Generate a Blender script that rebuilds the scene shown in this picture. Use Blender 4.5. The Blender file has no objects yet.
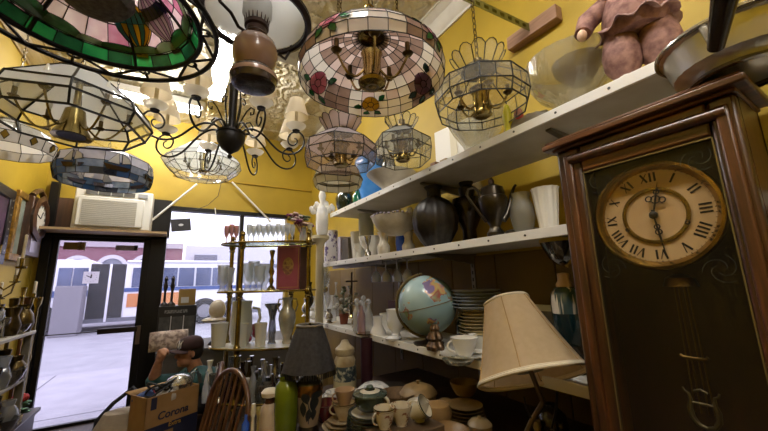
import bpy, bmesh, math, random
from mathutils import Vector as V, Matrix
random.seed(11)
PI = math.pi
sin, cos, R = math.sin, math.cos, math.radians
C = bpy.context.scene.collection

# ------------------------------------------------------------ camera frame
CZ = 1.36                      # eye height above the shop floor
F = 335.0                      # focal length in pixels of a 768 x 431 frame
_y, _p, _r = R(31.83), R(11.12), R(-1.55)
fw = V((sin(_y) * cos(_p), cos(_y) * cos(_p), sin(_p)))
_rt = V((cos(_y), -sin(_y), 0))
_up = _rt.cross(fw)
rt = _rt * cos(_r) + _up * sin(_r)
up = rt.cross(fw)
EYE = V((0, 0, CZ))
cam = bpy.data.cameras.new('camera')
camo = bpy.data.objects.new('camera', cam)
C.objects.link(camo)
cam.sensor_width = 36
cam.lens = F / 768 * 36
cam.clip_start = 0.02
cam.clip_end = 200
camo.matrix_world = Matrix(((rt.x, up.x, -fw.x, 0), (rt.y, up.y, -fw.y, 0), (rt.z, up.z, -fw.z, CZ), (0, 0, 0, 1)))
bpy.context.scene.camera = camo

def ray(px, py): return rt * ((px - 384) / F) + up * ((215.5 - py) / F) + fw
def P(px, py, x=None, y=None, z=None, d=None):
    r = ray(px, py)
    if x is not None: t = x / r.x
    elif y is not None: t = y / r.y
    elif z is not None: t = (z - CZ) / r.z
    else: t = d
    return EYE + r * t
def dep(p): return (p - EYE).dot(fw)
def zat(b, px, py):                      # height on the upright axis through b seen at that picture row
    r = ray(px, py)
    t = (b.x * r.x + b.y * r.y) / (r.x * r.x + r.y * r.y)
    return CZ + r.z * t
def wid(b, z, px, hw):
    dd = dep(V((b.x, b.y, z)))
    return hw * dd / F / math.sqrt(1 + ((px - 384) / F) ** 2)

# ------------------------------------------------------------ materials
def lin(h):
    if not isinstance(h, str): return tuple(h) + ((1,) if len(h) == 3 else ())
    h = h.lstrip('#')
    o = []
    for i in (0, 2, 4):
        c = int(h[i:i + 2], 16) / 255
        o.append(c / 12.92 if c <= 0.04045 else ((c + 0.055) / 1.055) ** 2.4)
    return (*o, 1)
MC = {}
def newmat(name):
    m = bpy.data.materials.new(name); m.use_nodes = True
    nt = m.node_tree
    for n in list(nt.nodes): nt.nodes.remove(n)
    out = nt.nodes.new('ShaderNodeOutputMaterial')
    return m, nt, out
def coords(nt, scale=(1, 1, 1)):
    tc = nt.nodes.new('ShaderNodeTexCoord'); mp = nt.nodes.new('ShaderNodeMapping')
    mp.inputs['Scale'].default_value = scale
    nt.links.new(tc.outputs['Object'], mp.inputs['Vector'])
    return mp.outputs['Vector']
def ramp(nt, fac, stops):
    r = nt.nodes.new('ShaderNodeValToRGB'); e = r.color_ramp.elements
    while len(e) < len(stops): e.new(0.5)
    for i, (p, c) in enumerate(stops): e[i].position = p; e[i].color = lin(c)
    nt.links.new(fac, r.inputs['Fac'])
    return r.outputs['Color']
def noise(nt, vec, scale, detail=3, rough=.55):
    n = nt.nodes.new('ShaderNodeTexNoise'); n.inputs['Scale'].default_value = scale
    n.inputs['Detail'].default_value = detail; n.inputs['Roughness'].default_value = rough
    nt.links.new(vec, n.inputs['Vector']); return n.outputs['Fac']
def M(name, col, rough=.5, metal=0, col2=None, ns=8, stretch=(1, 1, 1), bump=0, bs=20, coat=0, spec=.5, sss=0, stops=(.35, .65)):
    if name in MC: return MC[name]
    m, nt, out = newmat(name)
    b = nt.nodes.new('ShaderNodeBsdfPrincipled'); nt.links.new(b.outputs[0], out.inputs[0])
    b.inputs['Base Color'].default_value = lin(col); b.inputs['Roughness'].default_value = rough
    b.inputs['Metallic'].default_value = metal; b.inputs['Coat Weight'].default_value = coat
    b.inputs['Specular IOR Level'].default_value = spec
    if col2:
        v = coords(nt, stretch)
        nt.links.new(ramp(nt, noise(nt, v, ns), [(stops[0], col), (stops[1], col2)]), b.inputs['Base Color'])
    if bump:
        v2 = coords(nt, stretch)
        bn = nt.nodes.new('ShaderNodeBump'); bn.inputs['Strength'].default_value = bump; bn.inputs['Distance'].default_value = .01
        nt.links.new(noise(nt, v2, bs), bn.inputs['Height']); nt.links.new(bn.outputs[0], b.inputs['Normal'])
    MC[name] = m
    return m
def GL(name, tint='ffffff', gloss=.12, haze=.06, hcol='ffffff', rough=.03):
    """clear glass sheet or vessel: transparent, fresnel reflections, a little haze"""
    if name in MC: return MC[name]
    m, nt, out = newmat(name)
    t = nt.nodes.new('ShaderNodeBsdfTransparent'); t.inputs[0].default_value = lin(tint)
    g = nt.nodes.new('ShaderNodeBsdfGlossy'); g.inputs['Roughness'].default_value = rough
    d = nt.nodes.new('ShaderNodeBsdfDiffuse'); d.inputs[0].default_value = lin(hcol)
    tl = nt.nodes.new('ShaderNodeBsdfTranslucent'); tl.inputs[0].default_value = lin(hcol)
    ad = nt.nodes.new('ShaderNodeMixShader'); ad.inputs[0].default_value = .5
    nt.links.new(d.outputs[0], ad.inputs[1]); nt.links.new(tl.outputs[0], ad.inputs[2])
    m1 = nt.nodes.new('ShaderNodeMixShader'); m1.inputs[0].default_value = haze
    nt.links.new(t.outputs[0], m1.inputs[1]); nt.links.new(ad.outputs[0], m1.inputs[2])
    lw = nt.nodes.new('ShaderNodeLayerWeight'); lw.inputs[0].default_value = .35
    mr = nt.nodes.new('ShaderNodeMapRange'); mr.inputs['To Min'].default_value = gloss * .4; mr.inputs['To Max'].default_value = min(1, gloss * 4)
    nt.links.new(lw.outputs['Facing'], mr.inputs['Value'])
    m2 = nt.nodes.new('ShaderNodeMixShader')
    nt.links.new(mr.outputs[0], m2.inputs[0]); nt.links.new(m1.outputs[0], m2.inputs[1]); nt.links.new(g.outputs[0], m2.inputs[2])
    nt.links.new(m2.outputs[0], out.inputs[0])
    MC[name] = m
    return m
def SG(name, col, see=.35, dif=.4, gloss=.06, col2=None, ns=14):
    """stained / opal glass: part see-through, part translucent, part plain diffuse"""
    if name in MC: return MC[name]
    m, nt, out = newmat(name)
    t = nt.nodes.new('ShaderNodeBsdfTransparent'); tl = nt.nodes.new('ShaderNodeBsdfTranslucent')
    d = nt.nodes.new('ShaderNodeBsdfDiffuse'); g = nt.nodes.new('ShaderNodeBsdfGlossy'); g.inputs['Roughness'].default_value = .12
    for n in (t, tl, d): n.inputs[0].default_value = lin(col)
    if col2:
        v = coords(nt)
        c = ramp(nt, noise(nt, v, ns), [(.35, col), (.65, col2)])
        for n in (t, tl, d): nt.links.new(c, n.inputs[0])
    a = nt.nodes.new('ShaderNodeMixShader'); a.inputs[0].default_value = dif
    nt.links.new(tl.outputs[0], a.inputs[1]); nt.links.new(d.outputs[0], a.inputs[2])
    b = nt.nodes.new('ShaderNodeMixShader'); b.inputs[0].default_value = see
    nt.links.new(a.outputs[0], b.inputs[1]); nt.links.new(t.outputs[0], b.inputs[2])
    c = nt.nodes.new('ShaderNodeMixShader'); c.inputs[0].default_value = gloss
    nt.links.new(b.outputs[0], c.inputs[1]); nt.links.new(g.outputs[0], c.inputs[2])
    nt.links.new(c.outputs[0], out.inputs[0])
    MC[name] = m
    return m
def EM(name, col, s):
    if name in MC: return MC[name]
    m, nt, out = newmat(name)
    e = nt.nodes.new('ShaderNodeEmission'); e.inputs[0].default_value = lin(col); e.inputs[1].default_value = s
    nt.links.new(e.outputs[0], out.inputs[0]); MC[name] = m
    return m
def WOOD(name, c1, c2, c3, axis='z', sc=9, rough=.35, coat=.2):
    if name in MC: return MC[name]
    m, nt, out = newmat(name)
    st = {'z': (1, 1, .08), 'y': (1, .08, 1), 'x': (.08, 1, 1)}[axis]
    v = coords(nt, st)
    f1 = noise(nt, v, sc * 6, 5, .65)
    col = ramp(nt, f1, [(.3, c1), (.5, c2), (.68, c3)])
    b = nt.nodes.new('ShaderNodeBsdfPrincipled'); nt.links.new(b.outputs[0], out.inputs[0])
    nt.links.new(col, b.inputs['Base Color'])
    b.inputs['Roughness'].default_value = rough; b.inputs['Coat Weight'].default_value = coat; b.inputs['Coat Roughness'].default_value = .3
    bn = nt.nodes.new('ShaderNodeBump'); bn.inputs['Strength'].default_value = .15; bn.inputs['Distance'].default_value = .004
    nt.links.new(f1, bn.inputs['Height']); nt.links.new(bn.outputs[0], b.inputs['Normal'])
    MC[name] = m
    return m

# ------------------------------------------------------------ mesh builder
class MB:
    def __init__(s): s.v = []; s.f = []; s.mi = []
    def add(s, vs, fs, mi=0, T=None):
        o = len(s.v)
        s.v += [tuple(T @ V(p)) if T else tuple(p) for p in vs]
        s.f += [tuple(o + i for i in q) for q in fs]; s.mi += [mi] * len(fs)
        return s
    def lathe(s, prof, n=24, c=(0, 0, 0), T=None, mi=0, a0=0, flute=0, fn=0):
        c = V(c); vs = []; fs = []; rows = []
        for r, z in prof:
            if r < 1e-5:
                rows.append([len(vs)]); vs.append(c + V((0, 0, z)))
            else:
                row = []
                for i in range(n):
                    a = a0 + 2 * PI * i / n
                    q = r * (1 + flute * cos(fn * a)) if flute else r
                    row.append(len(vs)); vs.append(c + V((q * cos(a), q * sin(a), z)))
                rows.append(row)
        for A, B in zip(rows, rows[1:]):
            if len(A) == 1 and len(B) == 1: continue
            for i in range(n):
                j = (i + 1) % n
                if len(A) == 1: fs.append((A[0], B[j], B[i]))
                elif len(B) == 1: fs.append((A[i], A[j], B[0]))
                else: fs.append((A[i], A[j], B[j], B[i]))
        return s.add(vs, fs, mi, T)
    def tube(s, pts, r, n=8, closed=False, mi=0, T=None):
        pts = [V(p) for p in pts]; N = len(pts); vs = []; fs = []; prev = None
        rs = r if isinstance(r, (list, tuple)) else [r] * N
        for i, p in enumerate(pts):
            if closed: t = pts[(i + 1) % N] - pts[i - 1]
            else: t = pts[min(i + 1, N - 1)] - pts[max(i - 1, 0)]
            if t.length < 1e-9: t = V((0, 0, 1))
            t.normalize()
            if prev is None:
                u = t.cross(V((0, 0, 1)))
                if u.length < 1e-3: u = t.cross(V((1, 0, 0)))
            else: u = prev - t * prev.dot(t)
            if u.length < 1e-6: u = t.orthogonal()
            u.normalize(); w = t.cross(u); prev = u
            for k in range(n):
                a = 2 * PI * (k + .5) / n
                vs.append(p + (u * cos(a) + w * sin(a)) * rs[i])
        for i in range(N if closed else N - 1):
            j = (i + 1) % N
            for k in range(n):
                l = (k + 1) % n
                fs.append((i * n + k, i * n + l, j * n + l, j * n + k))
        if not closed:
            fs.append(tuple(range(n))[::-1]); fs.append(tuple((N - 1) * n + k for k in range(n)))
        return s.add(vs, fs, mi, T)
    def box(s, c, d, T=None, mi=0, rz=0):
        x, y, z = d[0] / 2, d[1] / 2, d[2] / 2
        vs = [V((a * x, b * y, g * z)) for a in (-1, 1) for b in (-1, 1) for g in (-1, 1)]
        if rz: vs = [Matrix.Rotation(rz, 3, 'Z') @ q for q in vs]
        vs = [q + V(c) for q in vs]
        return s.add(vs, [(0, 1, 3, 2), (4, 6, 7, 5), (0, 4, 5, 1), (2, 3, 7, 6), (0, 2, 6, 4), (1, 5, 7, 3)], mi, T)
    def bb(s, x0, x1, y0, y1, z0, z1, mi=0):
        return s.box(((x0 + x1) / 2, (y0 + y1) / 2, (z0 + z1) / 2), (x1 - x0, y1 - y0, z1 - z0), mi=mi)
    def ell(s, c, r, n=16, m=10, T=None, mi=0):
        if not isinstance(r, (tuple, list)): r = (r, r, r)
        o = len(s.v)
        s.lathe([(sin(PI * i / m), -cos(PI * i / m)) for i in range(m + 1)], n, mi=mi)
        for i in range(o, len(s.v)):
            p = V((s.v[i][0] * r[0], s.v[i][1] * r[1], s.v[i][2] * r[2])) + V(c)
            s.v[i] = tuple(T @ p) if T else tuple(p)
        return s
    def ring(s, c, rad, r, n=32, k=8, T=None, mi=0):
        c = V(c)
        return s.tube([c + V((rad * cos(2 * PI * i / n), rad * sin(2 * PI * i / n), 0)) for i in range(n)], r, k, True, mi, T)
    def poly(s, pts, thick, mi=0, T=None):            # planar outline in local xy, extruded in z
        n = len(pts)
        vs = [V((p[0], p[1], 0)) for p in pts] + [V((p[0], p[1], thick)) for p in pts]
        fs = [tuple(range(n))[::-1], tuple(range(n, 2 * n))] + [(i, (i + 1) % n, n + (i + 1) % n, n + i) for i in range(n)]
        return s.add(vs, fs, mi, T)
    def build(s, name, mats, parent=None, ang=38, bevel=0, flip=True):
        me = bpy.data.meshes.new(name)
        me.from_pydata(s.v, [], s.f)
        if not isinstance(mats, (list, tuple)): mats = [mats]
        for m in mats: me.materials.append(m)
        me.polygons.foreach_set('material_index', s.mi)
        if flip:
            bm = bmesh.new(); bm.from_mesh(me); bmesh.ops.recalc_face_normals(bm, faces=bm.faces); bm.to_mesh(me); bm.free()
        me.polygons.foreach_set('use_smooth', [True] * len(me.polygons))
        me.set_sharp_from_angle(angle=R(ang))
        o = bpy.data.objects.new(name, me); C.objects.link(o)
        if parent: o.parent = parent
        if bevel:
            b = o.modifiers.new('bevel', 'BEVEL'); b.width = bevel; b.segments = 2; b.limit_method = 'ANGLE'; b.angle_limit = R(40)
        return o
def tag(o, label, cat, group=None, kind=None):
    o['label'] = label; o['category'] = cat
    if group: o['group'] = group
    if kind: o['kind'] = kind
    return o
def struct(o): o['kind'] = 'structure'; return o
def thing(name, label, cat, loc=(0, 0, 0), rz=0, group=None):
    o = bpy.data.objects.new(name, None); C.objects.link(o)
    o.location = loc; o.rotation_euler = (0, 0, rz); o.empty_display_size = .05
    return tag(o, label, cat, group)
def copy_tree(o, parent=None):
    c = o.copy(); C.objects.link(c)
    if parent: c.parent = parent
    for ch in list(o.children): copy_tree(ch, c)
    return c
def dup(o, loc, label=None, rz=None, sc=None):
    c = copy_tree(o); c.location = loc
    if label: c['label'] = label
    if rz is not None: c.rotation_euler[2] = rz
    if sc: c.scale = (sc, sc, sc)
    return c
def turn(name, label, cat, px, py, parts, x=None, y=None, z=None, d=None, zb=None, group=None, n=28, rz=0):
    """turned (round) thing; parts = [(part name, material, [(half width px, row px or None for the base)...], extra)]"""
    b = P(px, py, x=x, y=y, z=z, d=d)
    if zb is not None: b.z = zb
    def prof(pr):
        o = []
        for hw, yy in pr:
            zz = b.z if yy is None else zat(b, px, yy)
            zz = max(zz, b.z)
            o.append((wid(b, zz, px, hw), zz - b.z))
        return o
    if len(parts) == 1:
        mb = MB(); ex = parts[0][3] if len(parts[0]) > 3 else {}
        mb.lathe(prof(parts[0][2]), n, **ex)
        o = mb.build(name, parts[0][1]); o.location = b; o.rotation_euler[2] = rz
        return tag(o, label, cat, group)
    t = thing(name, label, cat, b, rz, group)
    for q in parts:
        mb = MB(); ex = q[3] if len(q) > 3 else {}
        mb.lathe(prof(q[2]), n, **ex); mb.build(q[0], q[1], t)
    return t
def arc(cx, cy, r, a0, a1, n=10): return [(cx + r * cos(R(a0 + (a1 - a0) * i / n)), cy + r * sin(R(a0 + (a1 - a0) * i / n))) for i in range(n + 1)]
def chain_mb(mb, c, z0, z1, w=.012, r=.0018):
    h = w * 2.4; z = z0; i = 0
    while z < z1:
        pts = []
        for k in range(10):
            a = 2 * PI * k / 10; q = V((w * .5 * cos(a), 0, h * .5 * sin(a)))
            if i % 2: q = V((0, q.x, q.z))
            pts.append(V(c) + q + V((0, 0, z + h / 2)))
        mb.tube(pts, r, 4, True); z += h * .78; i += 1
    return mb
def text_mesh(s, size, depth=.0006, shear=0, bold=0):
    cu = bpy.data.curves.new('lettering', 'FONT'); cu.body = s; cu.size = size; cu.extrude = depth; cu.align_x = 'CENTER'; cu.align_y = 'CENTER'; cu.shear = shear; cu.offset = bold
    o = bpy.data.objects.new('lettering', cu); C.objects.link(o)
    dg = bpy.context.evaluated_depsgraph_get(); me = bpy.data.meshes.new_from_object(o.evaluated_get(dg))
    bpy.data.objects.remove(o); bpy.data.curves.remove(cu)
    return me
def put_text(name, s, size, mat, parent, mtx, shear=0, bold=0):
    me = text_mesh(s, size, shear=shear, bold=bold); me.materials.clear(); me.materials.append(mat)
    o = bpy.data.objects.new(name, me); C.objects.link(o); o.parent = parent; o.matrix_local = mtx
    return o

# ------------------------------------------------------------ common materials
white_paint = M('white paint', 'dedbd2', .5, col2='cfcabd', ns=5)
yellow_wall = M('mustard wall paint', 'a98d22', .6, col2='9a801b', ns=2.2, bump=.08, bs=60)
dark_metal = M('dark bronze metal', '1b1917', .45, .6)
iron = M('black wrought iron', '141110', .5, .5, bump=.1, bs=60)
lead = M('black lead came', '191715', .45, .6)
brass = M('polished brass', 'ad9a62', .2, 1, col2='85713f', ns=14)
dbrass = M('antique brass', '6c5c3c', .3, 1, col2='463b26', ns=12)
silver = M('silver plate', 'cdcac3', .22, .9, col2='a29e95', ns=10)
pewter = M('dark pewter', '5d5751', .3, 1, col2='38332f', ns=9)
china = M('white china', 'e9e6de', .18, coat=.4)
cream = M('cream china', 'd8ccb0', .25, coat=.3)
milk = M('milk glass', 'eceae6', .15, coat=.5)
black_gloss = M('black glazed ceramic', '17130f', .22, coat=.3, col2='2b2118', ns=7)
clear = GL('clear glass', 'f4f6f4', .14, .07)
bevel_glass = GL('bevelled lamp glass', 'f6f7f2', .12, .17, 'f6f6f0')
crystal = GL('cut crystal', 'f6f8f8', .12, .34, 'f6f8fa')
frost = SG('frosted glass', 'eef0ee', .3, .5)
# ============================================================ the room
YF, XR, XL, ZC = 4.9, 1.72, -1.27, CZ + 2.15
YB = -1.7
floor_m = WOOD('dark floor boards', '2a2019', '3a2d22', '483829', 'y', 4, .6, 0)
struct(MB().bb(XL - .1, XR + .1, YB, YF + .1, -.08, 0).build('floor', floor_m))
def tin_mat():
    m, nt, out = newmat('pressed tin ceiling')
    v = coords(nt, (1, 1, 1))
    b = nt.nodes.new('ShaderNodeBsdfPrincipled'); nt.links.new(b.outputs[0], out.inputs[0])
    b.inputs['Roughness'].default_value = .38; b.inputs['Metallic'].default_value = .25
    vo = nt.nodes.new('ShaderNodeTexVoronoi'); vo.inputs['Scale'].default_value = 11; vo.feature = 'SMOOTH_F1'
    nt.links.new(v, vo.inputs['Vector'])
    wv = nt.nodes.new('ShaderNodeTexWave'); wv.inputs['Scale'].default_value = 2.2; wv.inputs['Distortion'].default_value = 14; wv.inputs['Detail'].default_value = 4; wv.inputs['Detail Scale'].default_value = 2.5
    nt.links.new(v, wv.inputs['Vector'])
    ad = nt.nodes.new('ShaderNodeMath'); ad.operation = 'ADD'
    nt.links.new(vo.outputs['Distance'], ad.inputs[0]); nt.links.new(wv.outputs['Fac'], ad.inputs[1])
    bn = nt.nodes.new('ShaderNodeBump'); bn.inputs['Strength'].default_value = .7; bn.inputs['Distance'].default_value = .03
    nt.links.new(ad.outputs[0], bn.inputs['Height']); nt.links.new(bn.outputs[0], b.inputs['Normal'])
    nt.links.new(ramp(nt, noise(nt, v, 2, 4), [(.3, 'bdb193'), (.55, 'd2cab2'), (.75, 'dcd6c6')]), b.inputs['Base Color'])
    return m
tin = tin_mat()
struct(MB().bb(XL - .1, XR + .1, YB, YF + .1, ZC, ZC + .08).build('ceiling', tin))
# ribs that divide the pressed-tin panels
rb = MB()
for yy in (-.9, -.1, .7, 1.5, 2.3, 3.1, 3.9, 4.6): rb.bb(XL, XR - .12, yy - .02, yy + .02, ZC - .015, ZC)
for xx in (-.9, -.2, .5, 1.2): rb.bb(xx - .02, xx + .02, YB, YF, ZC - .014, ZC)
struct(rb.build('trim_1', tin, bevel=.006))
struct(MB().bb(XR, XR + .1, YB, YF, 0, ZC).build('wall_right', yellow_wall))
lw = WOOD('old brown ceiling moulding', '5d4b2b', '8b7648', 'a08c5e', 'y', 3, .5, .1)
struct(MB().bb(XL - .1, XL, YB, YF, 0, ZC).build('wall_left', yellow_wall))
struct(MB().bb(XL - .1, XR + .1, YB - .1, YB, 0, ZC).build('wall_back', yellow_wall))
pnl = MB(); y_ = YB + .02
while y_ < YF - .45:
    pnl.bb(XR - .022, XR, y_, y_ + .385, 0, CZ + .15); y_ += .39
struct(pnl.build('trim_8', M('brown mustard wall panelling', '6b5318', .6, col2='5a4513', ns=3), bevel=.004))
# crown mouldings
def crown(name, x_wall, sgn, mat):
    pr = [(0, -.17), (.015, -.17), (.02, -.15), (.05, -.12), (.075, -.06), (.09, -.05), (.12, -.02), (.13, -.02), (.13, 0), (0, 0)]
    mb = MB()
    n = len(pr); vs = [V((x_wall + sgn * a, yy, ZC + b)) for yy in (YB, YF) for a, b in pr]
    mb.add(vs, [(i, (i + 1) % n, n + (i + 1) % n, n + i) for i in range(n)])
    struct(mb.build(name, mat, ang=25))
crown('trim_2', XR, -1, white_paint)
crown('trim_3', XL, 1, lw)

# front wall (towards the street): built round the door and the shop window
zr = lambda v: CZ + v
DX0, DX1 = -1.09, -.346        # door glass
PX = -.12                      # right side of the dark post
WT = zr(1.0)                   # head of the shop window
fwm = MB()
fwm.bb(XL, XR, YF, YF + .12, WT, ZC)                     # above
fwm.bb(XL, DX0 - .13, YF, YF + .12, 0, WT)
fwm.bb(PX, XR, YF, YF + .12, 0, zr(-.86))
fwm.bb(1.35, XR, YF, YF + .12, zr(-.86), WT)
struct(fwm.build('wall_front', yellow_wall))
tm = MB()
tm.bb(PX, XR, YF - .02, YF, zr(1.40), zr(1.425)); 
struct(tm.build('trim_4', M('mustard trim paint', 'a5851a', .6)))  # ledge in one even mustard tone
# transom box round the air conditioner
brown = WOOD('brown panel', '3a2519', '4d3221', '5a3b27', 'z', 4, .5)
tb = MB()
tb.bb(DX0 - .13, DX0 - .06, YF - .06, YF + .1, zr(.6), zr(1.16))
tb.bb(DX1 + .06, PX + .02, YF - .06, YF + .1, zr(.6), zr(1.06))
struct(tb.build('trim_5', dark_metal))
struct(MB().bb(DX0 - .06, DX1 + .06, YF, YF + .05, zr(.6), WT).build('trim_6', brown))
# door: frame, leaf, glass, push bar
df = MB()
df.bb(DX0 - .13, DX0 - .05, YF - .05, YF + .1, 0, zr(.62))
df.bb(DX1 + .07, PX, YF - .05, YF + .1, 0, zr(.62))
df.bb(DX0 - .13, PX, YF - .05, YF + .1, zr(.57), zr(.64))
struct(df.build('trim_7', dark_metal, bevel=.004))
door = struct(thing('door_1', '', '', (0, 0, 0)))
del door['label']; del door['category']
dl = MB()
dl.bb(DX0 - .05, DX0, YF - .02, YF + .03, .01, zr(.57)); dl.bb(DX1, DX1 + .07, YF - .02, YF + .03, .01, zr(.57))
dl.bb(DX0, DX1, YF - .02, YF + .03, zr(.53), zr(.57)); dl.bb(DX0, DX1, YF - .02, YF + .03, .0, .03)
dl.build('door_leaf', dark_metal, door, bevel=.004)
MB().bb(DX0, DX1, YF + .002, YF + .008, .03, zr(.53)).build('door_glass', GL('door pane', 'f2f0fa', .05, .02), door)
pb = MB(); pb.bb(DX0, DX1, YF - .045, YF - .035, zr(-.455), zr(-.445))
pb.bb(P(99, 324, y=YF).x, DX1 + .03, YF - .06, YF - .02, zr(-.48), zr(-.425))
pb.build('push_bar', M('dark brown metal', '2b211c', .4, .5), door)
MB().bb(DX1 + .02, DX1 + .06, YF - .05, YF - .02, zr(-.62), zr(-.42)).build('lock_plate', M('worn tan metal', '6b5847', .5, .3), door)
# shop window
win = struct(thing('window_1', '', '', (0, 0, 0)))
del win['label']; del win['category']
wf = MB()
wf.bb(PX, 1.35, YF - .03, YF + .1, WT - .05, WT); wf.bb(PX, 1.35, YF - .03, YF + .1, zr(-.86), zr(-.80))
mx = P(241.5, 230, y=YF).x
wf.bb(mx - .025, mx + .025, YF - .02, YF + .06, zr(-.8), WT - .05)
wf.build('window_frame', dark_metal, win, bevel=.004)
MB().bb(PX, 1.35, YF + .02, YF + .026, zr(-.8), WT - .05).build('window_glass', GL('shop pane', 'f6f6fc', .05, .03), win)
# display deck inside the shop window
ZD = P(175, 347, y=YF - .55).z
deck = tag(MB().bb(PX + .02, 1.3, YF - .85, YF - .06, ZD - .04, ZD).bb(PX + .03, 1.29, YF - .83, YF - .80, 0, ZD - .04).build('display_deck', M('dull grey deck paint', '5d5853', .7)), 'low grey display deck below the shop window', 'deck')

# air conditioner on its shelf
sh = tag(MB().bb(DX0 - .14, PX - .0, YF - .36, YF - .0, zr(.60), zr(.625)).build('air_conditioner_shelf', WOOD('tan board', '8b7150', 'a0845e', 'ab9069', 'x', 5, .6, 0)), 'tan wooden board over the door carrying the air conditioner', 'shelf')
a0, a1 = P(70, 224, y=YF - .34), P(150, 227, y=YF - .34)
at = P(75, 186, y=YF - .34).z
ac = thing('air_conditioner', 'white window air conditioner over the glass door', 'air conditioner', ((a0.x + a1.x) / 2, YF - .34, zr(.626)))
w, h = a1.x - a0.x, at - zr(.625)
acw = M('white plastic', 'dcdad2', .45)
MB().box((0, .17, h / 2), (w, .32, h)).build('case', acw, ac, bevel=.012)
MB().box((-.02, -.012, h * .42), (w * .84, .03, h * .72)).build('front_panel', acw, ac, bevel=.008)
g = MB()
for i in range(13): g.box((-.03, -.03, h * (.13 + .046 * i)), (w * .68, .008, h * .03))
g.build('intake_grille', M('grey plastic louvre', 'b4b1a8', .5), ac)
g = MB()
for i in range(4): g.box((-w * .30 + i * w * .16, -.004, h * .885), (w * .145, .012, h * .1))
g.build('air_outlet', M('dark louvre slot', '55534f', .6), ac)
MB().box((w * .36, -.006, h * .885), (w * .13, .014, h * .1)).build('control_panel', M('grey control panel', '9a9ca0', .4), ac)

# clock sign and stickers on the glass door
ck = thing('clock_sign', 'white square clock sign stuck on the door glass', 'sign', P(91, 277.5, y=YF - .002))
s_ = wid(P(91, 277, y=YF), CZ, 91, 8.2)
MB().box((0, 0, 0), (2 * s_, .003, 2 * s_ * .95)).build('board', SG('white sign card', 'f4f2f6', .1, .25, .02), ck)
hd = MB()
for a, l, wd in ((-62, .62, .09), (4, .5, .12)):
    q = V((sin(R(a)), 0, cos(R(a))))
    hd.tube([V((0, -.004, 0)), V((0, -.004, 0)) + q * s_ * l], s_ * wd * .7, 6)
hd.ring((0, 0, 0), s_ * .08, s_ * .05, 10, 5, T=Matrix.Translation((0, -.004, 0)) @ Matrix.Rotation(PI / 2, 4, 'X'))
hd.build('hand', M('black print', '1c1a20', .6), ck)
tk = MB()
for i in range(12):
    a = PI / 6 * i; tk.box((s_ * .72 * sin(a), -.003, s_ * .68 * cos(a) - .0), (s_ * .07, .002, s_ * .07))
tk.build('hour_marks', M('grey print', '55525c', .6), ck)
st = MB(); q = P(74, 246, y=YF - .001); st.box(q, (.17, .002, .08)); tag(st.build('door_sticker', M('tan yellow print', '8a6f3a', .6)), 'brown and tan sticker at upper left of the door glass', 'sticker')
st = MB(); q = P(81.5, 246, y=YF - .001); st.box(q, (.07, .002, .09)); tag(st.build('door_sticker', M('white black print', 'd8d5dc', .6, col2='25212a', ns=30, stops=(.5, .6))), 'white and black sticker beside the brown one at top of door', 'sticker')
st = MB(); q = P(126, 248, y=YF - .001); st.box(q, (.19, .002, .06)); tag(st.build('door_sticker', M('pale grey print', 'b5a9bf', .6, col2='8f8399', ns=40)), 'pale rectangular sticker at upper right of the door glass', 'sticker')
st = MB(); q = P(136, 248, y=YF - .001); st.box(q, (.035, .002, .06)); tag(st.build('door_sticker', M('dark print', '2f2630', .6)), 'small dark sticker at upper right corner of door glass', 'sticker')

# ============================================================ ceiling lights
tubem = EM('fluorescent tube', 'fbf7f2', 110)
whm = M('white enamel', 'e6e4de', .4)
def fluorescent(cx, cy, L, along, label, power, z=ZC - .05, w=.17):
    t = thing('fluorescent_light', label, 'ceiling light', (cx, cy, z), 0 if along == 'y' else PI / 2)
    MB().box((0, 0, .0), (w, L, .08)).build('housing', whm, t, bevel=.006)
    for s in (-1, 1): MB().tube([(s * w * .25, -L / 2 + .04, -.065), (s * w * .25, L / 2 - .04, -.065)], .016, 10).build('tube', tubem, t)
    for s in (-1, 1): MB().box((0, s * (L / 2 - .02), -.06), (w * .8, .03, .05)).build('lamp_holder', whm, t)
    return t
PW = 30
fluorescent(.225, 3.25, 1.25, 'y', 'lit fluorescent ceiling fixture glaring behind the iron chandelier', PW * 1.1)
fluorescent(-.3, 4.25, .9, 'x', 'white fluorescent fixture across the ceiling near the street door', PW * .3)
fluorescent(.15, .55, 1.2, 'y', 'added fluorescent ceiling fixture, out of view above the nearest hanging lamps', PW * 1.0)  # unseen fixture, added so the light spreads more evenly
fluorescent(.15, -1.0, 1.0, 'y', 'added fluorescent ceiling fixture, out of view at the back of the shop', PW * .5)  # made-up fixture behind the camera, added as extra room light
b0, b1 = P(281, 56, z=ZC - .08), P(312, 71, z=ZC - .08)
tag(MB().bb(.3, 1.58, b0.y - .05, b0.y + .05, ZC - .1, ZC - .016).build('ceiling_batten', M('pale grey painted wood', 'a9a597', .5)), 'pale batten across the ceiling between oil lamp and rose lamp', 'batten')

# ============================================================ world and view
w = bpy.data.worlds.new('world'); bpy.context.scene.world = w; w.use_nodes = True
bg = w.node_tree.nodes['Background']; bg.inputs[0].default_value = (.93, .93, 1, 1); bg.inputs[1].default_value = 2.1
vs_ = bpy.context.scene.view_settings
vs_.view_transform = 'Standard'; vs_.look = 'None'; vs_.gamma = 1; vs_.use_curve_mapping = False; vs_.exposure = .36
bpy.context.scene.display_settings.display_device = 'sRGB'
cy = bpy.context.scene.cycles
cy.transparent_max_bounces = 24; cy.max_bounces = 8; cy.caustics_reflective = False; cy.caustics_refractive = False
cy.use_denoising = True; cy.sample_clamp_indirect = 6
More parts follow.
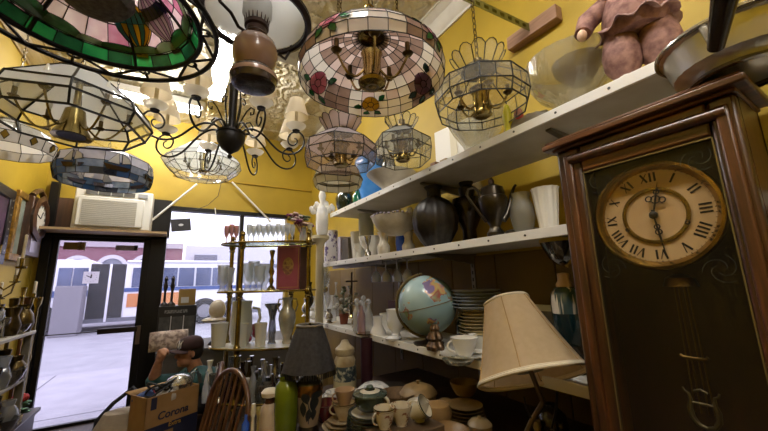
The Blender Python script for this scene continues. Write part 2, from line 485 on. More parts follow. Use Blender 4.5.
# ============================================================ hanging lamps
def ngon(rings, n, ph=0):
    return [[V((r * cos(ph + 2 * PI * i / n), r * sin(ph + 2 * PI * i / n), z)) for i in range(n)] for r, z in rings]
def shade(root, rings, n, cols, pick, gmats, came_r, ph=0, lead_m=None, gname='glass_panels', lname='lead_lines', heavy=1.0, rows=None, scal=0):
    """n-sided leaded shade through the rings; cols[j] panes per side in band j; pick(j, side, col, row) -> material index"""
    G = MB(); Lm = MB(); rg = ngon(rings, n, ph)
    if scal:
        for i in range(n): rg[0][i] = rg[0][i] + V((0, 0, scal * abs(sin(PI * i * scal_k / n))))
    def pt(j, s, f): return rg[j][s % n].lerp(rg[j][(s + 1) % n], f)
    for j in range(len(rings) - 1):
        k = cols[j]; rw = rows[j] if rows else 1
        for s in range(n):
            for c in range(k):
                for q in range(rw):
                    f0, f1, g0, g1 = c / k, (c + 1) / k, q / rw, (q + 1) / rw
                    a, b = pt(j, s, f0), pt(j, s, f1); d, e = pt(j + 1, s, f0), pt(j + 1, s, f1)
                    G.add([a.lerp(d, g0), b.lerp(e, g0), b.lerp(e, g1), a.lerp(d, g1)], [(0, 1, 2, 3)], pick(j, s, c, q))
                Lm.tube([pt(j, s, c / k), pt(j + 1, s, c / k)], came_r * (heavy if c == 0 else .8), 4)
        for q in range(1, rw):
            Lm.tube([pt(j, s, 0).lerp(pt(j + 1, s, 0), q / rw) for s in range(n)], came_r * .8, 4, True)
    for j in range(len(rings)):
        Lm.tube([rg[j][i] for i in range(n)], came_r * heavy, 4, True)
    G.build(gname, gmats, root, ang=5, flip=False)
    Lm.build(lname, lead_m or lead, root)
    return rg
scal_k = 1
def crown_petals(root, z0, r0, z1, r1, n, gm, came_r, ph=0, name='crown', lead_m=None):
    G = MB(); Lm = MB()
    for i in range(n):
        a0 = ph + 2 * PI * (i + .01) / n; a1 = ph + 2 * PI * (i + .99) / n; am = (a0 + a1) / 2
        def q(a, t): r = r0 + (r1 - r0) * t; return V((r * cos(a), r * sin(a), z0 + (z1 - z0) * t))
        out = [q(a0, 0), q(a1, 0), q(a1, .78), q(a1 * .75 + a0 * .25, .95), q(am, 1), q(a0 * .75 + a1 * .25, .95), q(a0, .78)]
        G.add(out, [tuple(range(7))]); Lm.tube(out, came_r, 4, True)
    g = G.build(name, gm, root, flip=False); Lm.build('crown_lead', lead_m or lead, g)
def hang(root, z0, rod=False, mat=None, w=.016):
    """chain up to the ceiling from local height z0"""
    top = ZC - .02 - root.location.z
    mb = MB()
    chain_mb(mb, (0, 0, 0), z0, top, w, .0022)
    mb.build('chain', mat or dbrass, root)
    MB().lathe([(.0, top + .02), (.05, top + .018), (.045, top), (.012, top - .03), (0, top - .03)], 20).build('ceiling_cap', mat or dbrass, root)
def cluster(root, zc, r, n, h, body, bm=brass, ph=.3, bulb=None, drop=.05):
    """brass candelabra inside a lamp: turned body and n arms, each with a candle socket"""
    MB().lathe(body, 20).build('brass_body', bm, root)
    for i in range(n):
        a = ph + 2 * PI * i / n; ca, sa = cos(a), sin(a)
        pts = [(.02 + (r - .02) * t, zc - drop * sin(PI * t) + (h * .3) * t * t) for t in [k / 9 for k in range(10)]]
        ar = MB().tube([(x * ca, x * sa, z) for x, z in pts], .0045, 8).build('lamp_arm', bm, root)
        x, z = pts[-1]
        MB().lathe([(0, z - .006), (.012, z - .004), (.02, z + .006), (.016, z + .008), (.009, z + .01), (.009, z + h * .55), (0, z + h * .55)], 12, c=(x * ca, x * sa, 0)).build('candle_socket', dbrass, ar)
        if bulb: MB().lathe([(.007, z + h * .55), (.012, z + h * .75), (.012, z + h * .95), (.004, z + h * 1.3), (0, z + h * 1.35)], 10, c=(x * ca, x * sa, 0)).build('candle_bulb', bulb, ar)
bulbm = SG('frosted bulb', 'f2efe6', .2, .5)

# ---- large rose lamp
t = thing('rose_stained_glass_lamp', 'large domed leaded glass lamp with pink and purple roses, brass candelabra inside', 'lamp', (.539, .923, CZ + .70))
rings = [(.252, -.0), (.256, .028), (.246, .058), (.222, .088), (.186, .116), (.142, .140), (.1, .154), (.07, .162), (.045, .167)]
rosec = [SG('opal white pane', 'f4eee6', .3, .45, col2='f3ece4', ns=20), SG('mauve brown pane', '8d7469', .12, .55, col2='a58a7c', ns=18), SG('cream pane', 'efe5d2', .28, .45), SG('pale pink pane', 'e2cac3', .25, .45), SG('yellow pane', 'ecc63d', .2, .4)]
N = 28
scal_k = 4
def pk(j, s, c, q):
    if j >= 4: return 1 if (s + j) % 3 else 3
    m = s % 7
    if j == 0: return (1, 2, 0, 0, 0, 2, 1)[m]
    if m in (0, 6): return 1 if j < 3 else 3
    return (0, 0, 2, 0, 3, 0)[(s * 3 + j * 5) % 6]
shade(t, rings, N, [1] * 8, pk, rosec, .0017, PI / 28, scal=-.012)
# rose sprays set into the dome, drawn on the dome surface (angle, height fraction) and leaded
def dome(a, v):
    k = min(max(v, 0), .999) * 5; j = int(k); f = k - j
    r = rings[j][0] * (1 - f) + rings[j + 1][0] * f; z = rings[j][1] * (1 - f) + rings[j + 1][1] * f
    return r, z
def spray(cen, v0, cols, sc, nm):
    G = MB(); Lm = MB()
    def mp(x, y, o): 
        r, z = dome(cen, v0 + y / .19)
        r += o; a = cen - x / .24
        return V((r * cos(a), r * sin(a), z - abs(o) * .0))
    def patch(pts, mi):
        for o in (-.0035, .0035):
            q = [mp(x * sc, y * sc, o) for x, y in pts]
            cx = sum(p[0] for p in pts) / len(pts); cyy = sum(p[1] for p in pts) / len(pts)
            G.add([mp(cx * sc, cyy * sc, o)] + q, [(0, i + 1, (i + 1) % len(q) + 1) for i in range(len(q))], mi)
            Lm.tube(q, .0014, 4, True)
    def petal(cx, cyy, r, a0, a1, r0): return [(cx + r0 * cos(R(a)), cyy + r0 * sin(R(a))) for a in (a1, (a0 + a1) / 2, a0)] + [(cx + r * cos(R(a)), cyy + r * sin(R(a))) for a in (a0, (a0 * 2 + a1) / 3, (a0 + 2 * a1) / 3, a1)]
    patch([(.013 * cos(R(a)), .013 * sin(R(a))) for a in range(0, 360, 60)], 1)
    for i in range(5): patch(petal(0, 0, .036, i * 72 + 8, i * 72 + 80, .013), 0 if i % 2 else 1)
    def leaf(x, y, a, l, w):
        u = V((cos(R(a)), sin(R(a)))); v = V((-u.y, u.x)); b = V((x, y))
        patch([b, b + u * l * .35 + v * w, b + u * l * .75 + v * w * .6, b + u * l, b + u * l * .75 - v * w * .6, b + u * l * .35 - v * w], 2)
    for L_ in ((-.012, -.036, 250, .045, .013), (.016, -.034, 305, .045, .013), (-.036, -.01, 195, .036, .012), (.034, .02, 35, .034, .011)): leaf(*L_)
    o = G.build('rose_panes', cols, t, flip=False, ang=5); Lm.build('rose_lead', lead, o)
pinkg, purp, grn = SG('rose pink pane', 'd06a86', .15, .45, col2='e08aa0', ns=30), SG('dusky purple pane', '7b5369', .15, .45, col2='94687c', ns=30), SG('leaf green pane', '1f6b3a', .15, .45, col2='35854b', ns=30)
rose2 = SG('light rose pane', 'e9a3b0', .15, .45)
az = math.atan2(.923, .539)
spray(az + R(62), .42, [pinkg, rose2, grn], 1.25, 1)
spray(az - R(58), .42, [purp, SG('mauve pane', 'a58095', .15, .45), SG('dark green pane', '2c4a3d', .15, .5)], 1.25, 2)
spray(az + R(2), .30, [SG('buttercup pane', 'f0c93c', .2, .4), rosec[4], grn], 1.0, 3)
spray(az + R(150), .42, [pinkg, rose2, grn], 1.0, 4); spray(az - R(130), .42, [purp, rose2, grn], 1.0, 5)
MB().lathe([(.046, .164), (.06, .172), (.062, .182), (.05, .195), (.03, .20), (.018, .22), (.02, .24), (.012, .26), (0, .262)], 24).build('brass_cap', brass, t)
MB().ring((0, 0, .285), .022, .004, 20, 6, T=Matrix.Translation((0, 0, .285)) @ Matrix.Rotation(PI / 2, 4, 'X') @ Matrix.Translation((0, 0, -.285))).build('loop', brass, t)
hang(t, .30)
cluster(t, .05, .13, 5, .085, [(0, -.03), (.03, -.03), (.046, -.022), (.05, -.01), (.036, .0), (.031, .01), (.034, .085), (.04, .1), (.02, .108), (.012, .12), (.012, .164)], brass, .5, None, .06)
MB().lathe([(.0, -.026), (.022, -.032), (.024, -.028), (.0, -.02)], 20).build('socket_opening', M('grey socket', '8a8682', .4), t)

# ---- hot air balloon lamp (upper left)
t = thing('balloon_stained_glass_lamp', 'wide dark iron lamp of green and pink stained glass picturing hot air balloons', 'lamp', (-.275, 1.19, CZ + .81))
gb = [SG('border green pane', '1d7a45', .22, .4, col2='2c8a4c', ns=18), SG('dark border green pane', '13442c', .12, .45, col2='1f5a38', ns=18), SG('sky pink pane', 'd9b4c4', .3, .35, col2='ecd9e0', ns=12), SG('pale sky pane', 'eee2e5', .3, .35, col2='ddc6d0', ns=10), SG('hill green pane', '5d8f5e', .15, .4, col2='86b183', ns=18), SG('magenta sky pane', 'b56c8c', .25, .4, col2='cc96b0', ns=12)]
rings_b = [(.285, 0.02), (.262, .055), (.2, .12), (.13, .185), (.06, .24)]
def pkb(j, s, c, q): return ((0, 1)[s % 2] if j == 0 else (3, 2, 5, 3, 2, 3)[(s * 5 + j) % 6])
shade(t, rings_b, 24, [1, 1, 1, 1], pkb, gb, .002, 0)
def conept(a, s, o=0):              # s = distance up the slant above the green border
    r0, z0 = rings_b[1]; r1, z1 = rings_b[4]; L_ = math.hypot(r1 - r0, z1 - z0); f = s / L_
    return V(((r0 + (r1 - r0) * f + o) * cos(a), (r0 + (r1 - r0) * f + o) * sin(a), z0 + (z1 - z0) * f + o * .0))
def cpatch(G, Lm, pts, mi, a0, lr=.0015):
    for o in (-.004, .004):
        q = [conept(a0 - x / .24, y, o) for x, y in pts]
        n = len(q); c = sum(q, V((0, 0, 0))) / n
        G.add([c] + q, [(0, i + 1, (i + 1) % n + 1) for i in range(n)], mi); Lm.tube(q, lr, 4, True)
def balloon(a0, s0, cols, sc=1.0, band=None):
    G = MB(); Lm = MB(); w, h = .042 * sc, .10 * sc
    def half(v): return w * (math.sqrt(max(0, 1 - ((v - .62) / .38) ** 2)) if v > .62 else .25 + .75 * sin(PI / 2 * v / .62))
    K = 6
    for k in range(K):
        f0, f1 = -1 + 2 * k / K, -1 + 2 * (k + 1) / K
        vs = [.0, .15, .33, .5, .62, .75, .87, .95, 1]
        segs = [(0, 3), (3, 5), (5, 8)]
        for i, (p, q) in enumerate(segs):
            pts = [(f0 * half(v), s0 + h * (.22 + .78 * v)) for v in vs[p:q + 1]] + [(f1 * half(v), s0 + h * (.22 + .78 * v)) for v in reversed(vs[p:q + 1])]
            cpatch(G, Lm, pts, (band if (band is not None and i == 1) else (k + i) % 2), a0)
    cpatch(G, Lm, [(-w * .22, s0), (w * .22, s0), (w * .26, s0 + h * .13), (-w * .26, s0 + h * .13)], 2, a0)
    o = G.build('balloon_panes', cols, t, flip=False, ang=5); Lm.build('balloon_lead', lead, o)
ab = math.atan2(1.19, -.262)
teal, yel, pur, wpk = SG('teal pane', '3d8c88', .15, .4), SG('balloon yellow pane', 'e7c23c', .15, .4), SG('deep purple pane', '352a52', .1, .5), SG('white pink pane', 'e6dcd9', .18, .4)
def hill(a0, w, h, mi_c):
    G = MB(); Lm = MB(); cpatch(G, Lm, [(-w, 0)] + [(w * cos(R(180 - 18 * i)), .004 + h * sin(R(18 * i))) for i in range(11)] + [(w, 0)], 0, a0)
    o = G.build('hill_panes', [mi_c], t, flip=False, ang=5); Lm.build('hill_lead', lead, o)
hl = [gb[4], SG('pale green pane', '9fc49b', .15, .4, col2='b9d3b0', ns=20), SG('mid green pane', '3f8b4f', .15, .4)]
for i in range(18): hill(ab + R(200 - 20 * i), random.uniform(.05, .08), random.uniform(.02, .05), hl[i % 3])
balloon(ab + R(-36), -.012, [teal, yel, yel], 1.85, 0)
balloon(ab + R(-68), -.008, [wpk, SG('lilac pane', 'c9adc0', .15, .4), pur], 1.9, 2)
balloon(ab + R(60), .01, [yel, teal, pur], 1.0, 0); balloon(ab + R(120), .01, [wpk, pinkg, pur], 1.0, 2); balloon(ab + R(190), .01, [teal, yel, yel], 1, 0)
# iron gallery: two hoops with zigzag bars and small rings
irn = MB()
rin, zin, rou, zou = .288, .015, .338, .0
irn.ring((0, 0, zin), rin, .0085, 64, 8); irn.ring((0, 0, zou), rou, .0085, 64, 8)
irn.build('hoop', iron, t)
K = 9
for k in range(K):
    a = ab + 2 * PI * (k + .15) / K; b = a + PI / K; c = a + 2 * PI / K
    q = lambda r, z, an: V((r * cos(an), r * sin(an), z))
    z = MB(); z.tube([q(rin, zin, a), q(rou, zou, b)], .005, 6); z.tube([q(rou, zou, b), q(rin, zin, c)], .005, 6)
    z.tube([q(rin + .02, zin, a), q(rou, zou, a)], .005, 6)
    z.build('zigzag_bar', iron, t)
    pm = q(rin + .014, (zin + zou) / 2 + .006, a)
    MB().ring(pm, .016, .004, 18, 6).build('iron_ring', iron, t)
rb2 = MB()
for k in range(6):
    a = ab + R(30) + PI / 3 * k; rb2.tube([(r * cos(a), r * sin(a), z - .004) for r, z in rings_b], .006, 6)
rb2.build('iron_rib', iron, t)
grey_tex = M('textured grey cup', '57544f', .75, bump=.5, bs=90, col2='76726c', ns=60)
MB().lathe([(0, .03), (.05, .032), (.085, .045), (.1, .07), (.095, .1), (.03, .2), (.015, .25), (.0, .25)], 28).build('reflector_cup', grey_tex, t)
MB().lathe([(.065, .24), (.07, .25), (.02, .28), (.0, .28)], 20).build('cap', iron, t)
hang(t, .28, mat=iron)

# ---- clear bevelled octagon with brass bell, left
t = thing('octagonal_glass_lamp', 'wide octagonal clear glass lamp with a brass bell in its centre', 'lamp', (-.44, 1.90, CZ + .705))
panes = [bevel_glass, SG('white ripple pane', 'eceeee', .16, .55, .14), GL('warm clear pane', 'e2dfc9', .14, .14, 'e6dfc2')]
shade(t, [(.265, 0), (.29, .06), (.27, .11), (.09, .26)], 8, [1, 1, 1], lambda j, s, c, q: (0, 1 if s % 2 else 0, 1)[j], panes, .0035, R(8), heavy=1.6)
cluster(t, .06, .19, 6, .08, [(0, -.02), (.05, -.035), (.07, -.04), (.064, -.025), (.05, .0), (.042, .045), (.036, .085), (.018, .1), (.013, .12), (.013, .26)], brass, .2, bulbm, .09)
MB().lathe([(0, -.018), (.05, -.037), (.0, -.03)], 20).build('bell_opening', M('dark bell inside', '2b241a', .5, .6), t)
MB().lathe([(.09, .26), (.09, .27), (.03, .29), (0, .3)], 8).build('cap', brass, t)
hang(t, .3)

# ---- small white lamp with amber diamonds at far left
c_ = P(6, 146, d=1.9)
t = thing('white_leaded_lamp', 'white leaded lampshade with amber diamond panes at the far left edge', 'lamp', c_)
whp = SG('milky pane', 'e6e4e2', .15, .5); amb = SG('amber pane', 'a98a3a', .15, .5)
shade(t, [(.20, -.03), (.215, .03), (.17, .09), (.06, .14)], 12, [1, 1, 1], lambda j, s, c, q: 0, [whp], .0022, 0, scal=0)
for i in range(12):
    am = MB(); al = MB()
    a = 2 * PI * (i + .5) / 12
    q = [V((r * cos(a + d), r * sin(a + d), z)) for r, z, d in ((.204, -.022, 0), (.214, .002, .075), (.216, .028, 0), (.214, .002, -.075))]
    q = [p * 1.0 for p in q]
    for s in (.985, 1.015):
        qq = [V((p.x * s, p.y * s, p.z)) for p in q]; am.add(qq, [(0, 1, 2, 3)]); al.tube(qq, .002, 4, True)
    o = am.build('diamond_pane', amb, t, flip=False); al.build('diamond_lead', lead, o)
MB().lathe([(.06, .14), (.062, .15), (.02, .17), (0, .175)], 16).build('cap', dbrass, t)
hang(t, .17)

# ---- ship lamp
c_ = P(105, 180, d=2.55)
t = thing('ship_stained_glass_lamp', 'blue and dark stained glass drum lamp with white sails above air conditioner', 'lamp', c_)
sm = [SG('slate blue pane', '5b6d88', .2, .5, col2='8d9db3', ns=10), SG('deep navy pane', '161b26', .08, .5, col2='26303f', ns=12), SG('grey lilac pane', 'b9b9c9', .22, .5, col2='d8d8e2', ns=8), SG('sea blue pane', '30507c', .16, .45)]
shade(t, [(.285, -.03), (.296, .015), (.30, .07), (.288, .14), (.19, .195), (.08, .225)], 12, [2, 1, 1, 1, 1], lambda j, s, c, q: ((1, 3, 0)[(s + c) % 3], (0, 3)[s % 2], 2, 2, 2)[j], sm, .0025, .1)
def drum(a, z, o): r = .2875 + .0125 * min(z / .05, 1) - .01 * max(0, (z - .05) / .08) + o; return V((r * cos(a), r * sin(a), z))
va = math.atan2(-c_.y, -c_.x)
for base, s in ((va + R(-40), 1), (va + R(10), 1.1), (va + R(60), .9), (va + R(180), 1.1), (va + R(215), 1), (va + R(130), 1), (va + R(265), .9)):
    sail = MB(); hull = MB(); sl = MB()
    for o in (.005, -.005):
        for pts, mb in (([(-.01, .045), (.035, .05), (.02, .075), (-.005, .11)], sail), ([(-.02, .05), (-.02, .105), (-.05, .085), (-.055, .06)], sail), ([(-.06, .035), (-.045, .015), (.035, .015), (.05, .042)], hull)):
            q = [drum(base - x * s * 1.3 / .29, y * s * 1.25 - .01, o) for x, y in pts]; mb.add(q, [(0, 1, 2, 3)]); sl.tube(q, .002, 4, True)
    o = sail.build('sail_panes', SG('sail cream pane', 'ddd9cf', .15, .5), t, flip=False); sl.build('sail_lead', lead, o)
    hull.build('hull_pane', SG('hull maroon pane', '3a1a18', .08, .5), t, flip=False)
MB().lathe([(.08, .225), (.08, .235), (.02, .25), (0, .255)], 16).build('cap', dark_metal, t)
MB().lathe([(0, .06), (.02, .06), (.025, .1), (.02, .2), (0, .2)], 14).build('bulb_socket', milk, t)
hang(t, .26, mat=dark_metal)

# ---- clear lamp behind the chandelier
c_ = P(203, 170, d=3.2)
t = thing('clear_faceted_lamp', 'white topped faceted clear glass lamp hanging behind the iron chandelier', 'lamp', c_)
shade(t, [(.23, -.07), (.31, .0), (.345, .055), (.31, .1), (.13, .25)], 10, [2, 2, 1, 1], lambda j, s, c, q: (0, 0, 1, 1)[j], [bevel_glass, SG('white top pane', 'dfe3e4', .2, .5, .15)], .0026, .1)
cluster(t, .02, .16, 6, .08, [(0, -.03), (.03, -.03), (.04, -.015), (.025, .01), (.02, .1), (.012, .11), (.012, .25)], brass, .3, bulbm, .05)
MB().lathe([(.13, .25), (.13, .26), (.03, .28), (0, .29)], 10).build('cap', brass, t)
hang(t, .27)

# ---- black iron chandelier with eight scrolled arms
t = thing('iron_chandelier', 'black wrought iron chandelier with scrolled arms and small cream shades', 'chandelier', (.252, 2.369, CZ + .97))
RA = .42
MB().lathe([(0, -.13), (.012, -.125), (.016, -.11), (.008, -.095), (.02, -.085), (.055, -.06), (.085, -.01), (.092, .03), (.086, .045), (.095, .05), (.095, .062), (.03, .075), (.03, .10), (.024, .12), (.03, .4), (.034, .42), (.02, .44), (0, .45)], 24).build('urn_column', iron, t)
shm = SG('cream lampshade', 'f4ecda', .05, .5, .02); shm_in = milk
for i in range(8):
    a = R(14 + 45 * i); ca, sa = cos(a), sin(a)
    # main arm: out of the urn, dips, sweeps up outside and curls in below the cup
    p2 = [(.06, .055), (.11, .085), (.17, .075), (.23, .03), (.29, -.04), (.34, -.085), (.40, -.105), (.46, -.09), (.497, -.045), (.50, .005), (.478, .045), (.44, .058), (.405, .04), (.39, .005), (.40, -.03), (.428, -.043), (.452, -.025), (.452, .0), (.435, .008)]
    p2 = [V((x - .0, 0, z)) for x, z in p2]
    sm_ = []
    for k in range(len(p2) - 1):
        a_, b_, c2, d_ = p2[max(k - 1, 0)], p2[k], p2[k + 1], p2[min(k + 2, len(p2) - 1)]
        for q in range(4):
            f = q / 4; sm_.append(.5 * ((2 * b_) + (c2 - a_) * f + (2 * a_ - 5 * b_ + 4 * c2 - d_) * f * f + (3 * b_ - a_ - 3 * c2 + d_) * f ** 3))
    sm_.append(p2[-1])
    ar = MB().tube([(v.x * ca, v.x * sa, v.z) for v in sm_], [.0075 - .003 * k / len(sm_) for k in range(len(sm_))], 8).build('scrolled_arm', iron, t)
    o = (.445 * ca, .445 * sa, .055)
    MB().lathe([(0, -.0), (.022, .0), (.026, .012), (.012, .02), (.006, .022), (0, .022)], 16, c=o).build('iron_cup', iron, ar)
    MB().lathe([(0, .02), (.03, .02), (.054, .032), (.068, .05), (.065, .052), (.03, .03), (0, .03)], 24, c=o).build('drip_dish', SG('opal drip dish', 'f6f3ec', .08, .4, .05), ar)
    MB().lathe([(0, .03), (.011, .03), (.011, .15), (0, .15)], 12, c=o).build('candle_sleeve', M('ivory sleeve', 'd8cdae', .5), ar)
    MB().lathe([(.082, .115), (.046, .245), (.044, .245), (.080, .115)], 24, c=o).build('lamp_shade', shm, ar)
    # upper scroll beside the column
    if i % 2 == 0:
        ps = [(.035, .08), (.05, .16), (.065, .24), (.07, .30), (.06, .35), (.095, .365), (.115, .34), (.10, .315), (.085, .325)]
        MB().tube([(x * cos(a + .39), x * sin(a + .39), z) for x, z in ps], .005, 6).build('column_scroll', iron, t)
        ps = [(.05, .07), (.09, .14), (.13, .19), (.165, .21), (.195, .19), (.19, .155), (.165, .155), (.165, .175)]
        MB().tube([(x * cos(a + .39), x * sin(a + .39), z) for x, z in ps], .005, 6).build('column_scroll', iron, t)
hang(t, .44, mat=iron)

# ---- hanging oil lamp
c_ = V((.192, 1.197, 0))
zb = zat(c_, 258, 88)
t = thing('hanging_oil_lamp', 'brown and tan hanging oil lamp with frosted globe under white dome shade', 'lamp', (c_.x, c_.y, zb))
zz = lambda y: zat(c_, 258, y) - zb
ww = lambda y, hw: wid(c_, zat(c_, 258, y), 258, hw)
tanc = M('tan glazed pottery', '82665a', .25, coat=.3, col2='93786a', ns=6)
MB().lathe([(0, .005), (ww(88, 15), .0), (ww(85, 22), zz(86)), (ww(80, 24), zz(80)), (ww(74, 23), zz(75)), (ww(72, 17), zz(70))], 32).build('font_base', M('dark brown glaze', '33261d', .25, coat=.3), t)
MB().lathe([(ww(80, 24.2), zz(81)), (ww(78, 24.6), zz(79)), (ww(76, 23.5), zz(76.5))], 32).build('tan_band', tanc, t)
MB().lathe([(ww(72, 17), zz(70)), (ww(66, 21), zz(64)), (ww(58, 23), zz(57)), (ww(50, 22.5), zz(50)), (ww(44, 20), zz(44)), (ww(40, 14), zz(40)), (0, zz(39))], 32).build('font', tanc, t)
bz = zz(41)
MB().lathe([(.02, bz), (.042, bz + .004), (.044, bz + .02), (.036, bz + .03), (.036, bz + .05), (.044, bz + .055), (.044, bz + .07), (.03, bz + .075), (0, bz + .075)], 28).build('burner', M('bronze burner', '40302a', .35, .8), t)
gl = MB()
for i in range(18):
    a = 2 * PI * i / 18; gl.tube([(.042 * cos(a), .042 * sin(a), bz + .068), (.046 * cos(a), .046 * sin(a), bz + .098)], [.003, .0012], 5)
gl.build('gallery', M('bronze burner', '40302a', .35, .8), t)
MB().lathe([(.038, bz + .075), (.054, bz + .11), (.054, bz + .16), (.036, bz + .22), (.026, bz + .26), (.026, bz + .3)], 24).build('glass_globe', SG('frosted globe', 'e0e0de', .15, .5, .1), t)
rz_ = CZ + 1.0 - zb
ir = MB(); ir.lathe([(.19, -.012), (.205, -.004), (.205, .01), (.19, .016), (.178, .006), (.18, -.008), (.19, -.012)], 48, c=(0, 0, rz_)); ir.build('shade_ring', M('bronze ring', '2e2522', .35, .7), t)
MB().lathe([(.18, .012), (.175, .05), (.15, .1), (.11, .14), (.06, .165), (.05, .17)], 40, c=(0, 0, rz_)).build('dome_shade', SG('opal dome shade', 'e4e6e6', .05, .6, .06), t)
for a in (R(35), R(215)):
    u = V((cos(a), sin(a), 0))
    k = MB(); k.tube([u * .19 + V((0, 0, rz_ - .01)), u * .165 + V((0, 0, rz_ - .06)), u * .12 + V((0, 0, rz_ - .065)), u * .085 + V((0, 0, bz - .005)), u * .05 + V((0, 0, bz + .0))], .006, 8)
    k.tube([u * .198 + V((0, 0, rz_)), u * .20 + V((0, 0, rz_ + .1)), u * .14 + V((0, 0, rz_ + .25)), u * .02 + V((0, 0, rz_ + .34))], .005, 8)
    k.build('side_arm', M('bronze ring', '2e2522', .35, .7), t)
MB().lathe([(.03, rz_ + .33), (.04, rz_ + .36), (.01, rz_ + .4), (0, rz_ + .4)], 20).build('top_crown', M('bronze ring', '2e2522', .35, .7), t)
hang(t, rz_ + .4, mat=dark_metal)

# ---- clear crowned lamp on a chain, right
def crowned(loc, label, Rr, n, sk, sh, cols, gms, pick, ph=.0, cr=.0022, crown=True, arms=5, cm=None, body_h=.1):
    t = thing('crowned_glass_lamp', label, 'lamp', loc)
    shade(t, [(Rr * .93, -sk), (Rr, 0), (Rr * .98, sh), (Rr * .38, sh + Rr * .40)], n, cols, pick, gms, cr, ph, heavy=1.3)
    zt = sh + Rr * .40
    if crown: crown_petals(t, zt, Rr * .36, zt + Rr * .40, Rr * .60, 12, cm or gms[0], cr)
    MB().lathe([(Rr * .38, zt), (Rr * .36, zt + .012), (.02, zt + .02), (.02, zt + .06), (0, zt + .065)], 20).build('cap', dbrass, t)
    cluster(t, .0, Rr * .55, arms, .07, [(0, -.065), (.03, -.068), (.042, -.06), (.036, -.05), (.034, -.04), (.034, .04), (.045, .055), (.05, .06), (.02, .07), (.01, .08), (.01, zt)], brass, .4, None, .045)
    hang(t, zt + .06)
    return t
crowned((1.065, .897, CZ + .745), 'clear crowned glass lamp with brass candles beside the wooden wall bracket', .2, 10, .045, .065, [2, 2, 1], [bevel_glass, GL('tinted clear pane', 'e6e0cc', .14, .16, 'e9e2c6')], lambda j, s, c, q: 0 if j != 2 else 1, .1)
crowned((.726, 1.604, CZ + .69), 'pinkish crowned leaded lamp above the small cream shade', .2, 8, .06, .05, [1, 1, 1], [SG('rose tinted clear pane', 'e3d3cc', .72, .45, .1), SG('pale mauve top pane', 'd6cad0', .3, .5, .1)], lambda j, s, c, q: (0, 0, 1)[j], .2, .0022, True, 5, SG('mauve petal', 'bba7a6', .4, .5))
crowned((1.045, 1.465, CZ + .73), 'small hexagonal clear lamp with crown hanging over the blue and white bowls', .165, 6, .07, .055, [2, 2, 1], [bevel_glass, SG('silvery top pane', 'c9cac4', .3, .5, .15)], lambda j, s, c, q: (0, 0, 1)[j], .25, .002, True, 6)

# ---- small cream panel shade
c_ = P(338, 180, d=2.25)
t = thing('cream_panel_lamp', 'small cream panelled shade with brass rim beneath the pinkish lamp', 'lamp', c_)
shade(t, [(.15, -.05), (.165, .0), (.16, .012), (.14, .07), (.06, .11)], 12, [1, 1, 1, 1], lambda j, s, c, q: 1 if j == 1 else 0, [SG('cream opal pane', 'e3dcc2', .08, .5), SG('cream opal pane', 'e3dcc2', .08, .5)], .0018, .1)
MB().lathe([(.158, -.004), (.168, -.002), (.168, .012), (.158, .014)], 12, a0=.1).build('brass_rim', dbrass, t)
MB().lathe([(.06, .11), (.06, .12), (.02, .14), (0, .145)], 14).build('cap', dbrass, t)
hang(t, .14)
# ============================================================ shelves on the right wall
XS = 1.2                       # front edges of the shelves
ZT, ZM, ZB = CZ + .636, CZ + .184, CZ - .366
shelf_white = M('white painted shelf', 'd4d0c6', .45, col2='bdb7aa', ns=4)
grey_steel = M('grey steel', '8a8780', .4, .6)
def shelf(z, y0, y1, label, back):
    t = thing('wall_shelf', label, 'shelf', (0, 0, z), 0)
    MB().bb(XS + .012, back, y0, y1, -.022, 0).build('board', shelf_white, t)
    e = MB(); e.bb(XS, XS + .012, y0, y1, -.036, .004); e.build('front_lip', M('white enamelled edge', 'e8e6e1', .4), t, bevel=.002)
    s = MB(); y = y0 + .1
    while y < y1:
        s.tube([(XS - .002, y, -.016), (XS + .004, y, -.016)], .005, 8); y += .19
    s.build('screw_holes', M('dark hole', '23201d', .6), t)
    if z == ZM:
        for k in range(2): MB().bb(1.335 + .13 * k, 1.345 + .13 * k, 2.2, 3.15, -.05, -.0225).build('glass_rail', grey_steel, t)
    for yb in (.75, 1.62, 2.5):
        b = MB()
        b.add([(XS + .09, yb - .012, -.024), (XR - .03, yb - .012, -.024), (XR - .03, yb - .012, -.085), (XS + .09, yb - .012, -.032), (XS + .09, yb + .012, -.024), (XR - .03, yb + .012, -.024), (XR - .03, yb + .012, -.085), (XS + .09, yb + .012, -.032)],
              [(0, 1, 2, 3), (4, 5, 6, 7), (0, 1, 5, 4), (1, 2, 6, 5), (2, 3, 7, 6), (3, 0, 4, 7)])
        b.build('bracket', grey_steel, t)
    return t
shelf(ZT, -.2, 2.9, 'long white wall shelf, the topmost of the three', 1.62)
shelf(ZM, -.2, 3.2, 'long white wall shelf in the middle, holding the black ribbed vase', 1.66)
shelf(ZB, -.2, 3.55, 'long white wall shelf, the lowest of the three, holding the globe', 1.66)
for yb, lb in ((.75, 'slotted steel upright on the wall nearest the tall clock'), (1.62, 'slotted steel upright on the wall behind the dark coffee pot'), (2.5, 'slotted steel upright on the wall furthest toward the street')):
    u = MB(); u.bb(XR - .03, XR, yb - .016, yb + .016, CZ - .65, CZ + .66)
    o = u.build('wall_upright', grey_steel, None); tag(o, lb, 'shelf upright')
    s = MB(); z = CZ - .6
    while z < CZ + .64: s.bb(XR - .032, XR - .028, yb - .004, yb + .004, z, z + .022); z += .045
    s.build('slots', M('dark slot', '1d1b18', .7), o)

